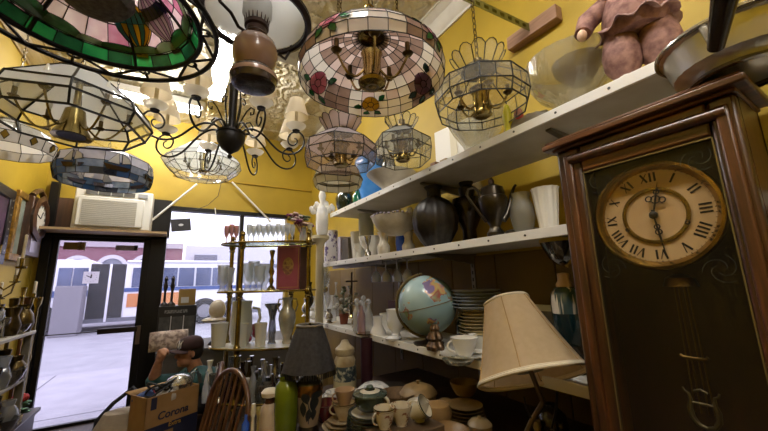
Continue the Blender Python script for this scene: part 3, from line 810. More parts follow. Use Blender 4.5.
# ------------------------------------------------ top shelf
def handle(o, mat, r, z0, z1, out, th=.006, a=0, name='handle', n=10):
    ca, sa = cos(a), sin(a); pts = []
    for i in range(n + 1):
        t = PI * i / n; x = r + out * sin(t); z = z1 + (z0 - z1) * (1 - cos(t)) / 2
        pts.append((x * ca, x * sa, z))
    return MB().tube(pts, th, 8).build(name, mat, o)
dgreen = M('dark green glass', '12221a', .12, coat=.6, spec=.7)
turn('vase', 'dark green glass bulb vase at far end of the top shelf', 'vase', 346, 207, [('body', dgreen, [(0, None), (7, None), (10, 204), (10.5, 199), (8, 193), (4, 188), (3.4, 184), (5.5, 180.5), (5, 180.5), (3, 184), (3, 188)])], x=1.36, zb=ZT)
blue = M('bright blue glass', '3f8ae0', .18, coat=.4, col2='5ea3ee', ns=6)
turn('globe_jar', 'round bright blue jar on the top shelf behind white bowl', 'jar', 372, 188, [('body', blue, [(0, None), (9, None), (15.5, 180), (18, 171), (16.5, 162), (12, 156.5), (11, 154), (0, 154)])], x=1.42, zb=ZT)
turn('white_pot', 'white knob shaped cap beside the blue jar', 'lid', 383, 157, [('lid', M('white cap', 'dcd6cc', .5), [(0, None), (6, None), (6, 150), (3, 148), (0, 148)])], x=1.40)
turn('bowl', 'wide grey white footed bowl in front of the blue jar on the top shelf', 'bowl', 392, 192, [('body', M('stone white glaze', 'c9c3b6', .3, col2='b5aea0', ns=10), [(0, None), (7, None), (8, 190), (16, 183), (24, 176), (25, 174.5), (23, 175), (8, 186), (0, 187)])], x=1.34, zb=ZT)
turn('jar', 'small dark jar standing inside the shadow of the white bowl', 'jar', 389, 178, [('body', black_gloss, [(0, None), (7, None), (8, 168), (5, 160), (4.5, 157), (6, 154), (0, 154)])], x=1.47, zb=ZT)
turn('vase', 'small emerald glass vase next to the dark green bulb vase', 'vase', 358, 202, [('body', M('emerald glass', '19694a', .1, coat=.6), [(0, None), (4.5, None), (6, 197), (3, 192), (4.5, 189), (0, 190)])], x=1.36, zb=ZT)
turn('pot', 'small orange red pot next to the emerald vase', 'pot', 366, 198, [('body', M('orange red glaze', 'a8482b', .3), [(0, None), (3.5, None), (4, 194), (2.4, 189), (0, 189)])], x=1.36, zb=ZT)
# white carton behind the small hexagonal lamp
c = thing('carton', 'tall white carton leaning on the wall above the top shelf', 'carton', (1.56, 1.52, ZT), R(8))
MB().box((0, 0, .19), (.12, .34, .38)).build('box', M('white card', 'e3e0d8', .6), c, bevel=.004)
MB().bb(-.068, -.062, -.02, .03, .0, .38).build('tape_strip', M('cream tape', 'd0c7ad', .5), c)
for px, py, w_, h_, col, lb in ((437, 160, .05, .11, '6d4a2d', 'small brown box beside the white carton'), (447, 154, .06, .10, '8d7a58', 'small tan box beside the white carton')):
    b = P(px, py, x=1.4); o = MB().box((0, 0, h_ / 2), (.08, w_, h_)).build('box', M('card ' + col, col, .6), None, bevel=.003); o.location = (b.x, b.y, ZT); tag(o, lb, 'box')
# glass bowls
def glass_bowl(px, py, prof, label, x, flute=.0):
    return turn('glass_bowl', label, 'bowl', px, py, [('body', GL('pressed glass', 'eeede4', .13, .26, 'e6e3d6'), prof, dict(flute=.010, fn=22))], x=x, zb=ZT, n=132)
gbl = glass_bowl(574, 98, [(0, None), (13, None), (25, 99), (36, 92), (43, 82), (46, 70), (46.5, 60), (45, 61), (41, 82), (22, 95), (0, 97)], 'large clear pressed glass bowl on the top shelf beside the doll', 1.36)
glass_bowl(478, 146, [(0, None), (11, None), (15, 145), (24, 132), (29, 122), (31, 118), (29, 120), (13, 142), (0, 143)], 'clear pressed glass bowl on the top shelf under crowned lamp', 1.36)
st_ = turn('bowl', 'brown glass bowl nested inside the large pressed glass bowl', 'bowl', 580, 84, [('body', GL('smoky brown glass', 'b7a88c', .15, .35, '8d7d64'), [(0, None), (10, None), (24, 70), (27, 62), (25, 63), (8, 80), (0, 81)])], x=1.36)
# crumpled wrapping and bits
b = P(528, 118, x=1.32); mb = MB()
mb.ell((0, 0, .0), (.07, .12, .05), 18, 12)
for i, v in enumerate(mb.v):
    s = 1 + .16 * sin(7 * v[1] * 20 + v[2] * 40) * cos(v[0] * 60); mb.v[i] = (v[0] * s, v[1] * s, max(v[2] * s, -.035))
o = mb.build('wrapped_bundle', M('grey brown cloth', '6b6152', .5, col2='8a7f6c', ns=20)); o.location = (b.x, b.y, ZT + .037); tag(o, 'crumpled grey brown bundle lying between the two pressed glass bowls', 'bundle')
b = P(509, 122, x=1.30); o = turn('bottle', 'small bright yellow bottle lying by the crumpled bundle', 'bottle', 508, 123, [('body', M('bright yellow plastic', 'd8cf1e', .4), [(0, None), (4, None), (5, 116), (3, 108), (2, 105), (0, 105)])], x=1.26, zb=ZT)
o = turn('pot', 'small red and orange pot by the crumpled bundle', 'pot', 519, 118, [('body', M('red plastic', 'a8301d', .4), [(0, None), (4, None), (5, 113), (3, 109), (0, 109)])], x=1.29, zb=ZT)

# doll: clown legs and ruffled coat, standing on the shelf (head above the picture)
db = P(644, 66, x=1.31); db.z = ZT
doll = thing('clown_doll', 'clown doll in mauve ruffled suit standing on top shelf', 'doll', db, R(-68)); doll.scale = (.92, .92, .92)
suit = M('mauve patterned cloth', '6e4b45', .8, col2='9a7468', ns=34, bump=.2, bs=40)
mb = MB()
def limb(pts, rs, n=14): mb.tube(pts, rs, n)
for s in (-1, 1):
    mb.lathe([(0, .03), (.034, .03), (.04, .05), (.062, .09), (.066, .14), (.058, .19), (.045, .23), (0, .25)], 18, c=(s * .058, 0, 0))
mb.lathe([(0, .2), (.09, .2), (.11, .24), (.105, .3), (.09, .36), (.06, .42), (.0, .44)], 20)
mb.build('suit', suit, doll)
for s in (-1, 1):
    MB().ell((s * .06, -.02, .018), (.03, .052, .018), 14, 8).build('shoe', M('white shoe', 'dad5cc', .5), doll)
    a = MB(); a.tube([(s * .08, 0, .38), (s * .15, -.02, .32), (s * .17, -.06, .25)], [.035, .04, .03], 12); a.build('sleeve', suit, doll)
    MB().ell((s * .172, -.075, .235), (.018, .02, .024), 10, 8).build('hand', M('doll skin', 'd8b49a', .6), doll)
for z, r in ((.235, .125), (.41, .10)):
    f = MB(); vs = []; fs = []
    for i in range(60):
        a = 2 * PI * i / 60; w_ = .012 * sin(9 * a)
        vs += [V((.07 * cos(a), .07 * sin(a), z + .02)), V(((r + w_) * cos(a), (r + w_) * sin(a), z - .012 + .014 * cos(9 * a)))]
    for i in range(60): j = (i + 1) % 60; fs.append((2 * i, 2 * j, 2 * j + 1, 2 * i + 1))
    f.add(vs, fs); o = f.build('ruffle', M('dusty pink ruffle', '8e6a66', .85, col2='b39590', ns=30), doll, flip=False)
    so = o.modifiers.new('thick', 'SOLIDIFY'); so.thickness = .004
MB().ell((0, 0, .50), (.055, .058, .066), 18, 12).build('head', M('doll skin', 'd8b49a', .6), doll)
MB().lathe([(.056, .52), (.05, .56), (.02, .62), (0, .66)], 18).build('hat', suit, doll)

# wooden block and slotted metal arm on the wall
bl = thing('wall_bracket', 'wooden block on the yellow wall carrying slotted metal arm', 'bracket', (XR, 0, 0))
p0, p1 = P(510, 46, x=XR - .03), P(559, 12, x=XR - .03)
dv = (p1 - p0); L_ = dv.length; ang = math.atan2(dv.z, dv.y)
T_ = Matrix.Translation((p0 + p1) / 2 - V((XR, 0, 0))) @ Matrix.Rotation(ang, 4, 'X')
MB().box((0, 0, 0), (.06, L_, .085), T=T_).build('wood_block', WOOD('weathered wood block', '6e4f38', '8a6850', '9d7c62', 'y', 5, .6, 0), bl, bevel=.004)
q0, q1 = P(529, 24, x=XR - .06), P(462, -8, x=1.15)
off = V((XR, 0, 0)); d_ = (q1 - q0).normalized(); L_ = (q1 - q0).length
sl = MB(); sd = d_.cross(V((0, 0, 1))).normalized(); un = sd.cross(d_)
def strip(a, b, wv, th):
    vs = [a, a + wv, b + wv, b]; nn = wv.cross(b - a).normalized() * th
    vs = vs + [v + nn for v in vs]
    sl.add([v - off for v in vs], [(0, 1, 2, 3), (7, 6, 5, 4), (0, 4, 5, 1), (1, 5, 6, 2), (2, 6, 7, 3), (3, 7, 4, 0)])
strip(q0, q1, un * -.012, .003); strip(q0 + un * -.034, q1 + un * -.034, un * -.012, .003)
k = 0
while k * .06 < L_ - .03:
    strip(q0 + d_ * (k * .06) + un * -.012, q0 + d_ * (k * .06 + .025) + un * -.012, un * -.022, .003); k += 1
strip(q0, q1, sd * .03, .003)
sl.build('slotted_arm', M('olive metal', '6d6a2f', .4, .6), bl)
# ------------------------------------------------ middle shelf
def mid(name, label, cat, px, py, parts, x=1.34, **k): return turn(name, label, cat, px, py, parts, x=x, zb=ZM, **k)
mid('vase', 'round black ribbed vase with a flared collar on the middle shelf', 'vase', 436.5, 243, [('body', M('black bronze glaze', '171310', .42, .2, col2='2a221b', ns=30), [(0, None), (9, None), (16, 241), (22, 231), (23.3, 219), (21, 209), (15, 202), (9, 198.5), (7, 197), (7, 190), (9.6, 187), (8, 186.5), (5.5, 190), (5, 198)], dict(flute=.014, fn=14))], n=112)
mid('oil_lamp', 'dark squat oil lamp standing between ribbed vase and coffee pot', 'oil lamp', 470, 238, [
    ('font', M('dark pewter glaze', '2c241f', .25, .5), [(0, None), (8, None), (7, 230), (14, 215), (17, 205), (15, 199), (6, 197), (0, 196)]), ('burner', M('dark burner', '1c1816', .35, .6), [(6, 198), (8, 193), (8.5, 188), (6, 186), (7.5, 182), (6.5, 178.5), (0, 178)])], x=1.56)
cp = mid('coffee_pot', 'dark pewter coffee pot with arched handle and long spout', 'coffee pot', 496, 236, [
    ('body', pewter, [(0, None), (8, None), (9, 233), (6, 229), (5.5, 226), (9, 219), (13.5, 208), (15, 200), (14.2, 197), (12.6, 196), (12, 191), (0, 190)]),
    ('lid', pewter, [(12, 191.5), (11.5, 188), (8, 186), (3, 184), (2.6, 183), (0, 183)]), ('lid_knob', M('dark wood knob', '4a2d22', .4), [(0, 184), (3, 183), (3, 180), (1.5, 178), (0, 178)])], x=1.30)
u = rt.copy(); u.z = 0; u.normalize(); m_ = dep(cp.location) / F
def pt3(base, px0, dx, yy): b = base.location; return u * (dx * dep(b) / F * .93) + V((0, 0, zat(b, px0, yy) - b.z))
MB().tube([pt3(cp, 496, x, y) for x, y in ((9, 220), (14, 215), (18, 205), (21, 195), (25, 187), (27, 185))], [.018, .016, .011, .009, .007, .006], 10).build('spout', pewter, cp)
MB().tube([pt3(cp, 496, x, y) for x, y in ((-9, 222), (-16, 212), (-24, 201), (-28, 194), (-26, 188), (-20, 187), (-15, 190), (-13, 197))], .007, 8).build('handle', pewter, cp)
pi = mid('glass_pitcher', 'small cut glass pitcher with a curved handle beside white vase', 'pitcher', 524, 230, [('body', crystal, [(0, None), (8, None), (11, 226), (13, 216), (12, 206), (9, 199), (10, 193), (9, 193), (8, 199), (11, 206), (0, 228)])], x=1.40, n=20)
mid('silver_tray', 'grey engraved oval tray leaning behind the coffee pot', 'tray', 524, 232, [('body', M('dull engraved silver', '837f78', .35, .7, col2='5d5a55', ns=40, bump=.2), [(0, None), (19, None), (20, 231), (18, 230), (0, 231)])], x=1.52)
mid('vase', 'white fluted china vase standing beside the tall clock on the middle shelf', 'vase', 549, 226, [('body', china, [(0, None), (9.5, None), (10, 222), (12, 205), (13.5, 190), (14.5, 188), (13, 188), (9, 222), (0, 223)], dict(flute=.03, fn=12))], x=1.30, n=96)
# compote bowl on two feet with a moulded violet rim
b = P(396, 248, x=1.34); b.z = ZM
cb = thing('compote', 'white oval compote bowl with moulded purple violets round its rim', 'compote', b)
m_ = dep(b) / F; Y_ = lambda y: zat(b, 396, y) - b.z
biv = M('ivory bisque', 'd9d2c4', .35, col2='c7bfae', ns=20)
k = MB(); prof = [(0, Y_(236)), (9, Y_(235)), (18, Y_(230)), (23, Y_(221)), (24.5, Y_(217)), (23, Y_(218)), (17, Y_(227)), (0, Y_(231))]
k.lathe([(r * m_, z) for r, z in prof], 40)
k.build('bowl', biv, cb)
for s in (-1, 1):
    MB().lathe([(0, 0), (6 * m_, 0), (6.5 * m_, Y_(246)), (4 * m_, Y_(242)), (3.5 * m_, Y_(238)), (6 * m_, Y_(232)), (0, Y_(231))], 18, c=tuple(u * (s * 12.5 * m_))).build('foot', biv, cb)
fl = MB(); vio = M('violet china flower', '7b6b86', .5, col2='c9c0c8', ns=60)
for i in range(34):
    a = 2 * PI * i / 34; fl.ell((24 * m_ * cos(a), 24 * m_ * sin(a), Y_(216.5) + .004 * sin(5 * i)), (.009, .011, .009), 8, 6)
fl.build('flower_rim', vio, cb)
mid('cylinder_vase', 'tall frosted glass cylinder on the middle shelf left of the compote', 'vase', 366.5, 247, [('body', SG('frosted cylinder', 'dfe1dd', .25, .5, .1), [(0, None), (7, None), (7.4, 240), (7.6, 201), (6.6, 201), (6.4, 240)])], x=1.46)
mid('goblet', 'small silver goblet on the middle shelf before white bowl', 'goblet', 368, 253, [('body', silver, [(0, None), (3.4, None), (3, 252), (.9, 249.5), (.8, 246), (2.5, 242), (3.6, 236), (3, 236), (0, 243)])], x=1.25)
mid('bowl', 'white china fluted bowl on the middle shelf behind the silver goblet', 'bowl', 372, 252, [('body', china, [(0, None), (5, None), (6, 251), (11, 245), (13, 237), (12, 237), (6, 249), (0, 250)], dict(flute=.03, fn=10))], x=1.40, n=60)
mid('cup', 'white china cup with scalloped rim next to the frosted cylinder', 'cup', 356, 246, [('body', china, [(0, None), (3, None), (5, 242), (5.5, 232), (4.6, 232), (3, 243)], dict(flute=.04, fn=8))], x=1.45, n=48)
mid('cup', 'white footed china cup with cream inside left of the silver goblet', 'cup', 359, 253, [('body', china, [(0, None), (3, None), (2, 252), (5.5, 247), (6, 244), (5, 244), (0, 249)])], x=1.33)
mid('glass_goblet', 'clear stemmed glass between the silver goblet and compote', 'glass', 385, 250, [('body', crystal, [(0, None), (3.4, None), (.8, 249), (.8, 245), (3.5, 240), (3.6, 234), (3.2, 234), (0, 244)])], x=1.42, n=16)
mid('jar', 'blue glass jar on the middle shelf seen beneath the compote', 'jar', 402, 248, [('body', M('cobalt blue glass', '2c55b8', .15, coat=.4), [(0, None), (5, None), (6.5, 243), (6, 236), (3, 233), (0, 233)])], x=1.50)
mid('candlestick', 'slim white candlestick just left of the ribbed vase', 'candlestick', 411, 246, [('body', china, [(0, None), (4, None), (2, 243), (1.6, 226), (2.6, 216), (3, 208), (0, 208)])], x=1.52)
mid('patterned_vase', 'white cylinder vase with purple flowers at far end of middle shelf', 'vase', 331, 262, [('body', M('violet printed china', 'd6d2d6', .3, col2='5b4a7d', ns=26, stops=(.52, .6)), [(0, None), (6.4, None), (6.8, 258), (6.4, 240), (7, 231), (6, 231), (5.6, 258)])], x=1.30)
b = P(343, 258, x=1.50); o = MB().box((0, 0, .145), (.12, .13, .29)).build('gift_box', M('lilac grey card', 'a9a0ab', .6, col2='8b8290', ns=6), None, bevel=.004); o.location = (b.x, b.y, ZM); tag(o, 'lilac grey upright box behind the purple flowered vase', 'box')
b = P(352, 255, x=1.50); o = MB().box((0, 0, .125), (.16, .15, .25)).build('storage_box', M('grey brown card', '6a6152', .6), None, bevel=.004); o.location = (b.x, b.y, ZM); tag(o, 'plain grey brown box between the lilac box and frosted cylinder', 'box')

# ------------------------------------------------ under the middle shelf: hung stemware, frames
def hung(px, y0, label, x=1.40):
    b = P(px, y0, x=x); b.z = ZM - .024
    m_ = dep(b) / F
    o = MB().lathe([(0, 0), (5 * m_, 0), (5 * m_, -.004), (.9 * m_, -.012), (.8 * m_, -.075), (3 * m_, -.09), (5.4 * m_, -.125), (5 * m_, -.165), (4.6 * m_, -.165), (4.9 * m_, -.125), (0, -.09)], 18).build('wine_glass', crystal); o.location = b
    tag(o, label, 'glass', 'wine glasses hung upside down below the middle shelf')
for px in (376, 386, 397, 407): hung(px, 262, 'clear wine glass hanging upside down below the middle shelf')
pf = thing('picture_frame', 'cream picture frame with dark print standing below the middle shelf', 'picture frame', (1.56, P(545, 310, x=1.56).y, ZB), R(4))
m_ = dep(P(545, 290, x=1.56)) / F
fr = MB(); fw_, fh = 10.5 * m_, 44 * m_
for c_, d_ in (((0, -fw_, fh / 2), (.014, .03, fh)), ((0, fw_, fh / 2), (.014, .03, fh)), ((0, 0, fh), (.014, 2 * fw_ + .03, .03)), ((0, 0, .015), (.014, 2 * fw_ + .03, .03))): fr.box(c_, d_)
fr.build('frame', M('greenish cream paint', 'b6b49c', .5), pf, bevel=.002)
MB().box((.003, 0, fh / 2), (.006, 2 * fw_, fh)).build('print', M('dark photo print', '2b2926', .4, col2='75706a', ns=12), pf)
# hanging glass and brass shade below the shelf beside the clock
hb = P(561, 240, x=1.36); hb.z = ZM - .03
hs = thing('smoked_glass_bowl', 'smoked glass bowl shade with brass strap below the middle shelf beside the clock', 'bowl', hb)
m_ = dep(hb) / F
MB().lathe([(19 * m_, 0), (20 * m_, -.012), (17 * m_, -10 * m_), (12 * m_, -20 * m_), (5 * m_, -26 * m_), (0, -27 * m_), (4 * m_, -24.5 * m_), (11 * m_, -18 * m_), (18 * m_, -4 * m_)], 36).build('bowl', GL('smoked glass', '6f655a', .2, .45, '4a423a'), hs)
br = MB(); br.tube([V((-.3 * r * m_ * 1.02, -.95 * r * m_ * 1.02, -z * m_)) for r, z in ((19.6, -1), (18.5, 6), (15, 14), (9, 22), (3, 27))], .008, 8); br.build('brass_strap', M('bright brass', 'b89a45', .3, 1), hs)
MB().lathe([(20 * m_, 0.002), (20.4 * m_, -.006), (20 * m_, -.014), (19.4 * m_, -.006)], 36).build('yellow_rim', M('yellow rim', 'b39a23', .4), hs)

# ------------------------------------------------ bottom shelf
def low(name, label, cat, px, py, parts, **k): return turn(name, label, cat, px, py, parts, z=ZB, **k)
# globe
gbase = P(437, 343, z=ZB); gc_d = dep(gbase)
gz = zat(gbase, 427, 304)
gl_m, nt, out = newmat('globe map')
v = coords(nt, (1, 1, 1)); b_ = nt.nodes.new('ShaderNodeBsdfPrincipled'); nt.links.new(b_.outputs[0], out.inputs[0]); b_.inputs['Roughness'].default_value = .25
land = noise(nt, v, 6, 5); tint = noise(nt, v, 14, 1)
cl = ramp(nt, tint, [(.36, '74658a'), (.44, 'b98a5a'), (.52, 'a99a62'), (.58, '96524a'), (.66, '869a76')])
sea = ramp(nt, noise(nt, v, 4, 2), [(.35, '7f9a9c'), (.65, '9db4b4')])
mk = nt.nodes.new('ShaderNodeMath'); mk.operation = 'GREATER_THAN'; mk.inputs[1].default_value = .535; nt.links.new(land, mk.inputs[0])
mx_ = nt.nodes.new('ShaderNodeMix'); mx_.data_type = 'RGBA'
nt.links.new(mk.outputs[0], mx_.inputs[0]); nt.links.new(sea, mx_.inputs[6]); nt.links.new(cl, mx_.inputs[7]); nt.links.new(mx_.outputs[2], b_.inputs['Base Color'])
gl = thing('desk_globe', 'desk globe with pale blue seas on the lowest shelf', 'globe', gbase)
gr = wid(gbase, gz, 427, 28.5); gc = V((P(427, 306, d=gc_d).x - gbase.x, P(427, 306, d=gc_d).y - gbase.y, gz - ZB))
MB().ell(gc, gr, 48, 32).build('sphere', gl_m, gl, ang=80)
tilt = (u * -.22 + V((0, 0, 1))).normalized()
ax = tilt; sdv = u - ax * u.dot(ax); sdv.normalize()
eq = MB(); q2 = ax.cross(sdv)
eq.tube([gc + (sdv * cos(2 * PI * i / 60) + q2 * sin(2 * PI * i / 60)) * gr * 1.004 for i in range(60)], .0022, 5, True); eq.build('equator_line', M('tan line', '6b5537', .5), gl)
md = MB()
pts = [gc + (ax * cos(R(a)) - sdv * sin(R(a))) * gr * 1.06 for a in range(-6, 187, 6)]
md.tube(pts, .008, 8); md.build('meridian_arm', M('dull brass arm', '7c7050', .35, .8), gl)
MB().tube([gc + ax * gr * 1.12, gc + ax * gr * .98], .006, 8).build('pole_pin', dark_metal, gl)
MB().lathe([(0, 0), (.085, 0), (.09, .012), (.05, .02), (.02, .03), (.012, gc.z - gr * .98), (0, gc.z - gr * .98)], 28, c=(gc.x, gc.y, 0)).build('base', M('dark globe base', '2a2019', .4), gl)
# plates: stack of white-blue plates
def plate(name, label, cat, loc, r, mat, rim, group=None, h=.012):
    t = thing(name, label, cat, loc, random.uniform(0, 6), group)
    MB().lathe([(0, 0), (r * .55, 0), (r * .62, .003), (r * .86, h * .8), (r * .86, h * .9), (r * .62, .005), (0, .004)], 40).build('well', mat, t)
    MB().lathe([(r * .86, h * .78), (r, h), (r, h * 1.15), (r * .86, h * .92)], 40).build('rim', rim, t)
    return t
greyp = M('pale grey plate glaze', 'c7c9c8', .25, coat=.3); bluerim = M('blue grey rim glaze', '8f979d', .3)
sp = P(476, 331, z=ZB); sp = V((1.46, P(476, 300, x=1.46).y, ZB))
hgt = zat(sp, 476, 291) - ZB
n_ = 17; first = None
for i in range(n_):
    dz = hgt * i / n_; big = i > 10
    loc = sp + V((random.uniform(-.004, .004), random.uniform(-.004, .004), dz))
    col = (M('buff plate glaze', 'c2b490', .3), M('buff rim', 'a3936c', .35)) if i < 11 else (greyp, bluerim)
    plate('dinner_plate', 'plate in the tall stack behind the globe, buff ones below and grey above', 'plate', loc, .105 if i < 11 else .135, col[0], col[1], 'plates stacked behind the globe', hgt / n_ * 1.25)
tb_ = low('glass_bottle', 'dark green glass bottle with black stopper by the stacked plates', 'bottle', 466, 345, [
    ('body', GL('bottle green glass', '6a7f70', .2, .4, '2f3d34'), [(0, None), (8, None), (8.5, 340), (8.5, 324), (6, 317), (2.6, 313), (2.4, 306), (0, 306)]),
    ('stopper', M('black stopper', '121211', .3), [(2.4, 309), (4.5, 306), (5.2, 302), (3.4, 298.5), (0, 298)])])
# white cups and saucers
def cup(label, px, py, z, r, h, mat, ang_, saucer=None, sl_=None, group=None, name='teacup', rim=None, on=None):
    b = P(px, py, z=z) if on is None else V(on)
    if saucer:
        s = MB().lathe([(0, 0), (r * .9, 0), (r * 1.75, r * .22), (r * 1.78, r * .27), (r * .9, r * .08), (0, r * .08)], 36).build('saucer', saucer); s.location = b; tag(s, sl_, 'saucer', group)
        b = b + V((0, 0, r * .085))
    t = thing(name, label, 'cup', b, 0, group)
    MB().lathe([(0, 0), (r * .5, 0), (r * .5, h * .06), (r * .72, h * .35), (r * .92, h * .8), (r, h), (r * .95, h), (r * .85, h * .75), (r * .6, h * .2), (0, h * .12)], 32).build('bowl', mat, t)
    handle(t, mat, r * .72, h * .25, h * .85, r * .5, r * .075, ang_)
    if rim: MB().lathe([(r * .93, h * .86), (r * 1.01, h), (r * .95, h * 1.002), (r * .955, h * .87)], 32).build('rim_band', rim, t)
    return t
left = math.atan2(-u.y, -u.x)
cup('white china teacup at the front edge of the lowest shelf', 465, 357, ZB, .066, .085, china, left, china, 'white china saucer beneath the front teacup on lowest shelf')
cup('white china teacup half hidden behind the cream lampshade', 482, 352, ZB, .064, .08, china, left + 2.5, china, 'white china saucer half hidden behind the cream lampshade')
low('saucer_dish', 'shallow clear glass dish in front of the white teacup', 'dish', 458, 363, [('body', GL('dish glass', 'd9dccf', .15, .3, 'd9d6c6'), [(0, None), (13, None), (16, 359), (15, 359), (0, 362)])])
low('figurine', 'small dark bronze figurine sitting before the globe', 'figurine', 436, 350, [('body', M('bronze figurine', '3a2c1d', .35, .5, col2='75593a', ns=40), [(0, None), (8, None), (9, 346), (6, 341), (8, 338), (6, 333), (4, 331), (5, 328), (3, 324.5), (0, 324)], dict(flute=.12, fn=5))], n=40)
# milk glass
low('milk_glass_jar', 'white milk glass jar on the lowest shelf left of the globe', 'jar', 378, 334, [('body', milk, [(0, None), (8, None), (7.5, 331), (4.5, 325), (4.6, 318), (5, 316), (0, 316)])])
low('milk_glass_pitcher', 'taller white milk glass pitcher touching the globe', 'pitcher', 396, 338, [('body', milk, [(0, None), (6, None), (5, 336), (3.6, 333), (8, 326), (9, 320), (8, 314), (9.5, 309), (8.6, 309), (7, 314), (0, 320)])])
low('milk_glass_dish', 'low white milk glass dish in front of pitcher', 'dish', 393, 340, [('body', milk, [(0, None), (7, None), (8, 338), (5, 336), (0, 335.5)])])
low('milk_glass_vase', 'white pressed milk glass vase between jar and pitcher', 'vase', 387, 329, [('body', milk, [(0, None), (5, None), (6, 322), (7.5, 313), (6.8, 313), (5, 322), (0, 326)])])
# cruet of glass bottles
cr = P(363, 331, z=ZB)
for i, (dx, dy, lb) in enumerate(((-6, 0, 'left'), (-1.5, 1.5, 'front'), (6, .5, 'right'), (1, -3, 'back'))):
    b = P(363 + dx, 331 + dy, z=ZB); m_ = dep(b) / F
    t = thing('cruet_bottle', 'cut glass cruet bottle with round stopper grouped left of the milk glass', 'bottle', b, 0, 'cut glass cruet bottles')
    MB().lathe([(0, 0), (4.2 * m_, 0), (4.4 * m_, 3 * m_), (4.2 * m_, 17 * m_), (2 * m_, 22 * m_), (1.7 * m_, 25 * m_), (2.6 * m_, 26 * m_), (0, 26 * m_)], 10).build('bottle', crystal if i != 1 else GL('rose cut glass', 'e6cdd4', .2, .45, 'dcc3ca'), t)
    MB().ell((0, 0, 29 * m_), (2.6 * m_, 2.6 * m_, 3 * m_), 10, 8).build('stopper', crystal, t)
tag(MB().lathe([(0, 0), (.07, 0), (.075, .008), (0, .008)], 24, c=P(366, 334, z=ZB)).build('brass_coaster', brass), 'small brass coaster by the cut glass cruets', 'coaster')
# flower pot with white blooms
fp = P(344, 324, z=ZB); m_ = dep(fp) / F
t = thing('potted_flowers', 'small terracotta pot of silk white flowers on the lowest shelf', 'potted plant', fp)
MB().lathe([(0, 0), (3.6 * m_, 0), (4.6 * m_, 8 * m_), (5 * m_, 8 * m_), (5 * m_, 10 * m_), (4 * m_, 10 * m_), (0, 9 * m_)], 18).build('pot', M('terracotta', '7c3f28', .7), t)
sm = MB(); fl = MB()
for i in range(26):
    a = random.uniform(0, 6.28); r = random.uniform(0, 13) * m_; z = random.uniform(14, 36) * m_
    e = V((r * cos(a), r * sin(a), z)); sm.tube([(0, 0, 9 * m_), (e.x * .4, e.y * .4, z * .7), e], .0018, 4)
    if i % 3: MB().ell(e, (2.4 * m_, 2.4 * m_, 1.9 * m_), 8, 6).build('bloom', M('grey white bloom', 'c9c7c0', .7, col2='97958c', ns=30), t)
    else: sm.ell(e, (2 * m_, 3 * m_, 1.2 * m_), 8, 5)
sm.build('stems_and_leaves', M('dark leaf', '2f3a26', .6, col2='5b664c', ns=20), t)
# crucifix and candlesticks
cx_ = P(352, 318, z=ZB); m_ = dep(cx_) / F
t = thing('standing_crucifix', 'thin dark standing crucifix among the glass on the lowest shelf', 'crucifix', cx_, math.atan2(u.y, u.x))
MB().lathe([(0, 0), (4 * m_, 0), (3 * m_, 2 * m_), (.8 * m_, 4 * m_), (0, 4 * m_)], 14).build('base', brass, t)
MB().box((0, 0, 24 * m_), (1.5 * m_, 1.2 * m_, 42 * m_)).box((0, 0, 36 * m_), (12 * m_, 1.2 * m_, 1.5 * m_)).build('cross', M('dark cross wood', '2b1c14', .5), t)
low('candlestick', 'silver candlestick standing in front of the crucifix', 'candlestick', 350, 318, [('body', silver, [(0, None), (4, None), (1.5, 314), (1, 304), (2.4, 300), (1, 296), (1.4, 290), (2.6, 286), (0, 286)])], n=16)
low('crystal_lamp', 'cut crystal table lamp with clear chimney at far end of the lowest shelf', 'lamp', 323, 317, [
    ('base', crystal, [(0, None), (7, None), (6, 314), (2, 311), (5, 306), (6, 300), (3, 295), (2, 292), (0, 292)], dict(flute=.1, fn=8)),
    ('collar', silver, [(2, 293), (5, 291), (5, 288), (3, 286), (0, 286)]), ('chimney', GL('chimney glass', 'eef2f2', .2, .14), [(4, 287), (7, 279), (6.4, 272), (3.4, 266), (3, 260), (2.6, 260), (6, 273), (3.6, 286)])], n=32)
for px, py, h_, r_, lb in ((315, 318, 22, 5, 'clear cut glass decanter at the far end of the lowest shelf'), (332, 321, 26, 4.5, 'tall clear cut glass vase left of the potted silk flowers'), (336, 316, 34, 3.2, 'slim clear glass bottle behind the potted silk flowers'), (310, 312, 30, 4, 'tall dark glass flask at the far end of the lowest shelf'), (371, 318, 26, 4, 'clear glass bud vase behind the cut glass cruets')):
    low('decanter', lb, 'glassware', px, py, [('body', crystal if 'dark' not in lb else GL('dark flask', '6b6f74', .2, .4, '33363a'), [(0, None), (r_, None), (r_, py - h_ * .2), (r_ * .9, py - h_ * .5), (r_ * .35, py - h_ * .7), (r_ * .3, py - h_ * .9), (r_ * .5, py - h_), (0, py - h_)], dict(flute=.06, fn=6))], n=24)
low('hurricane_vase', 'slender grey glass hurricane vase on the lowest shelf beneath hung glasses', 'vase', 362, 317, [('body', SG('grey frosted glass', 'b9bab8', .25, .5), [(0, None), (4, None), (3, 308), (2.4, 290), (3, 276), (2.6, 272), (0, 272)])])
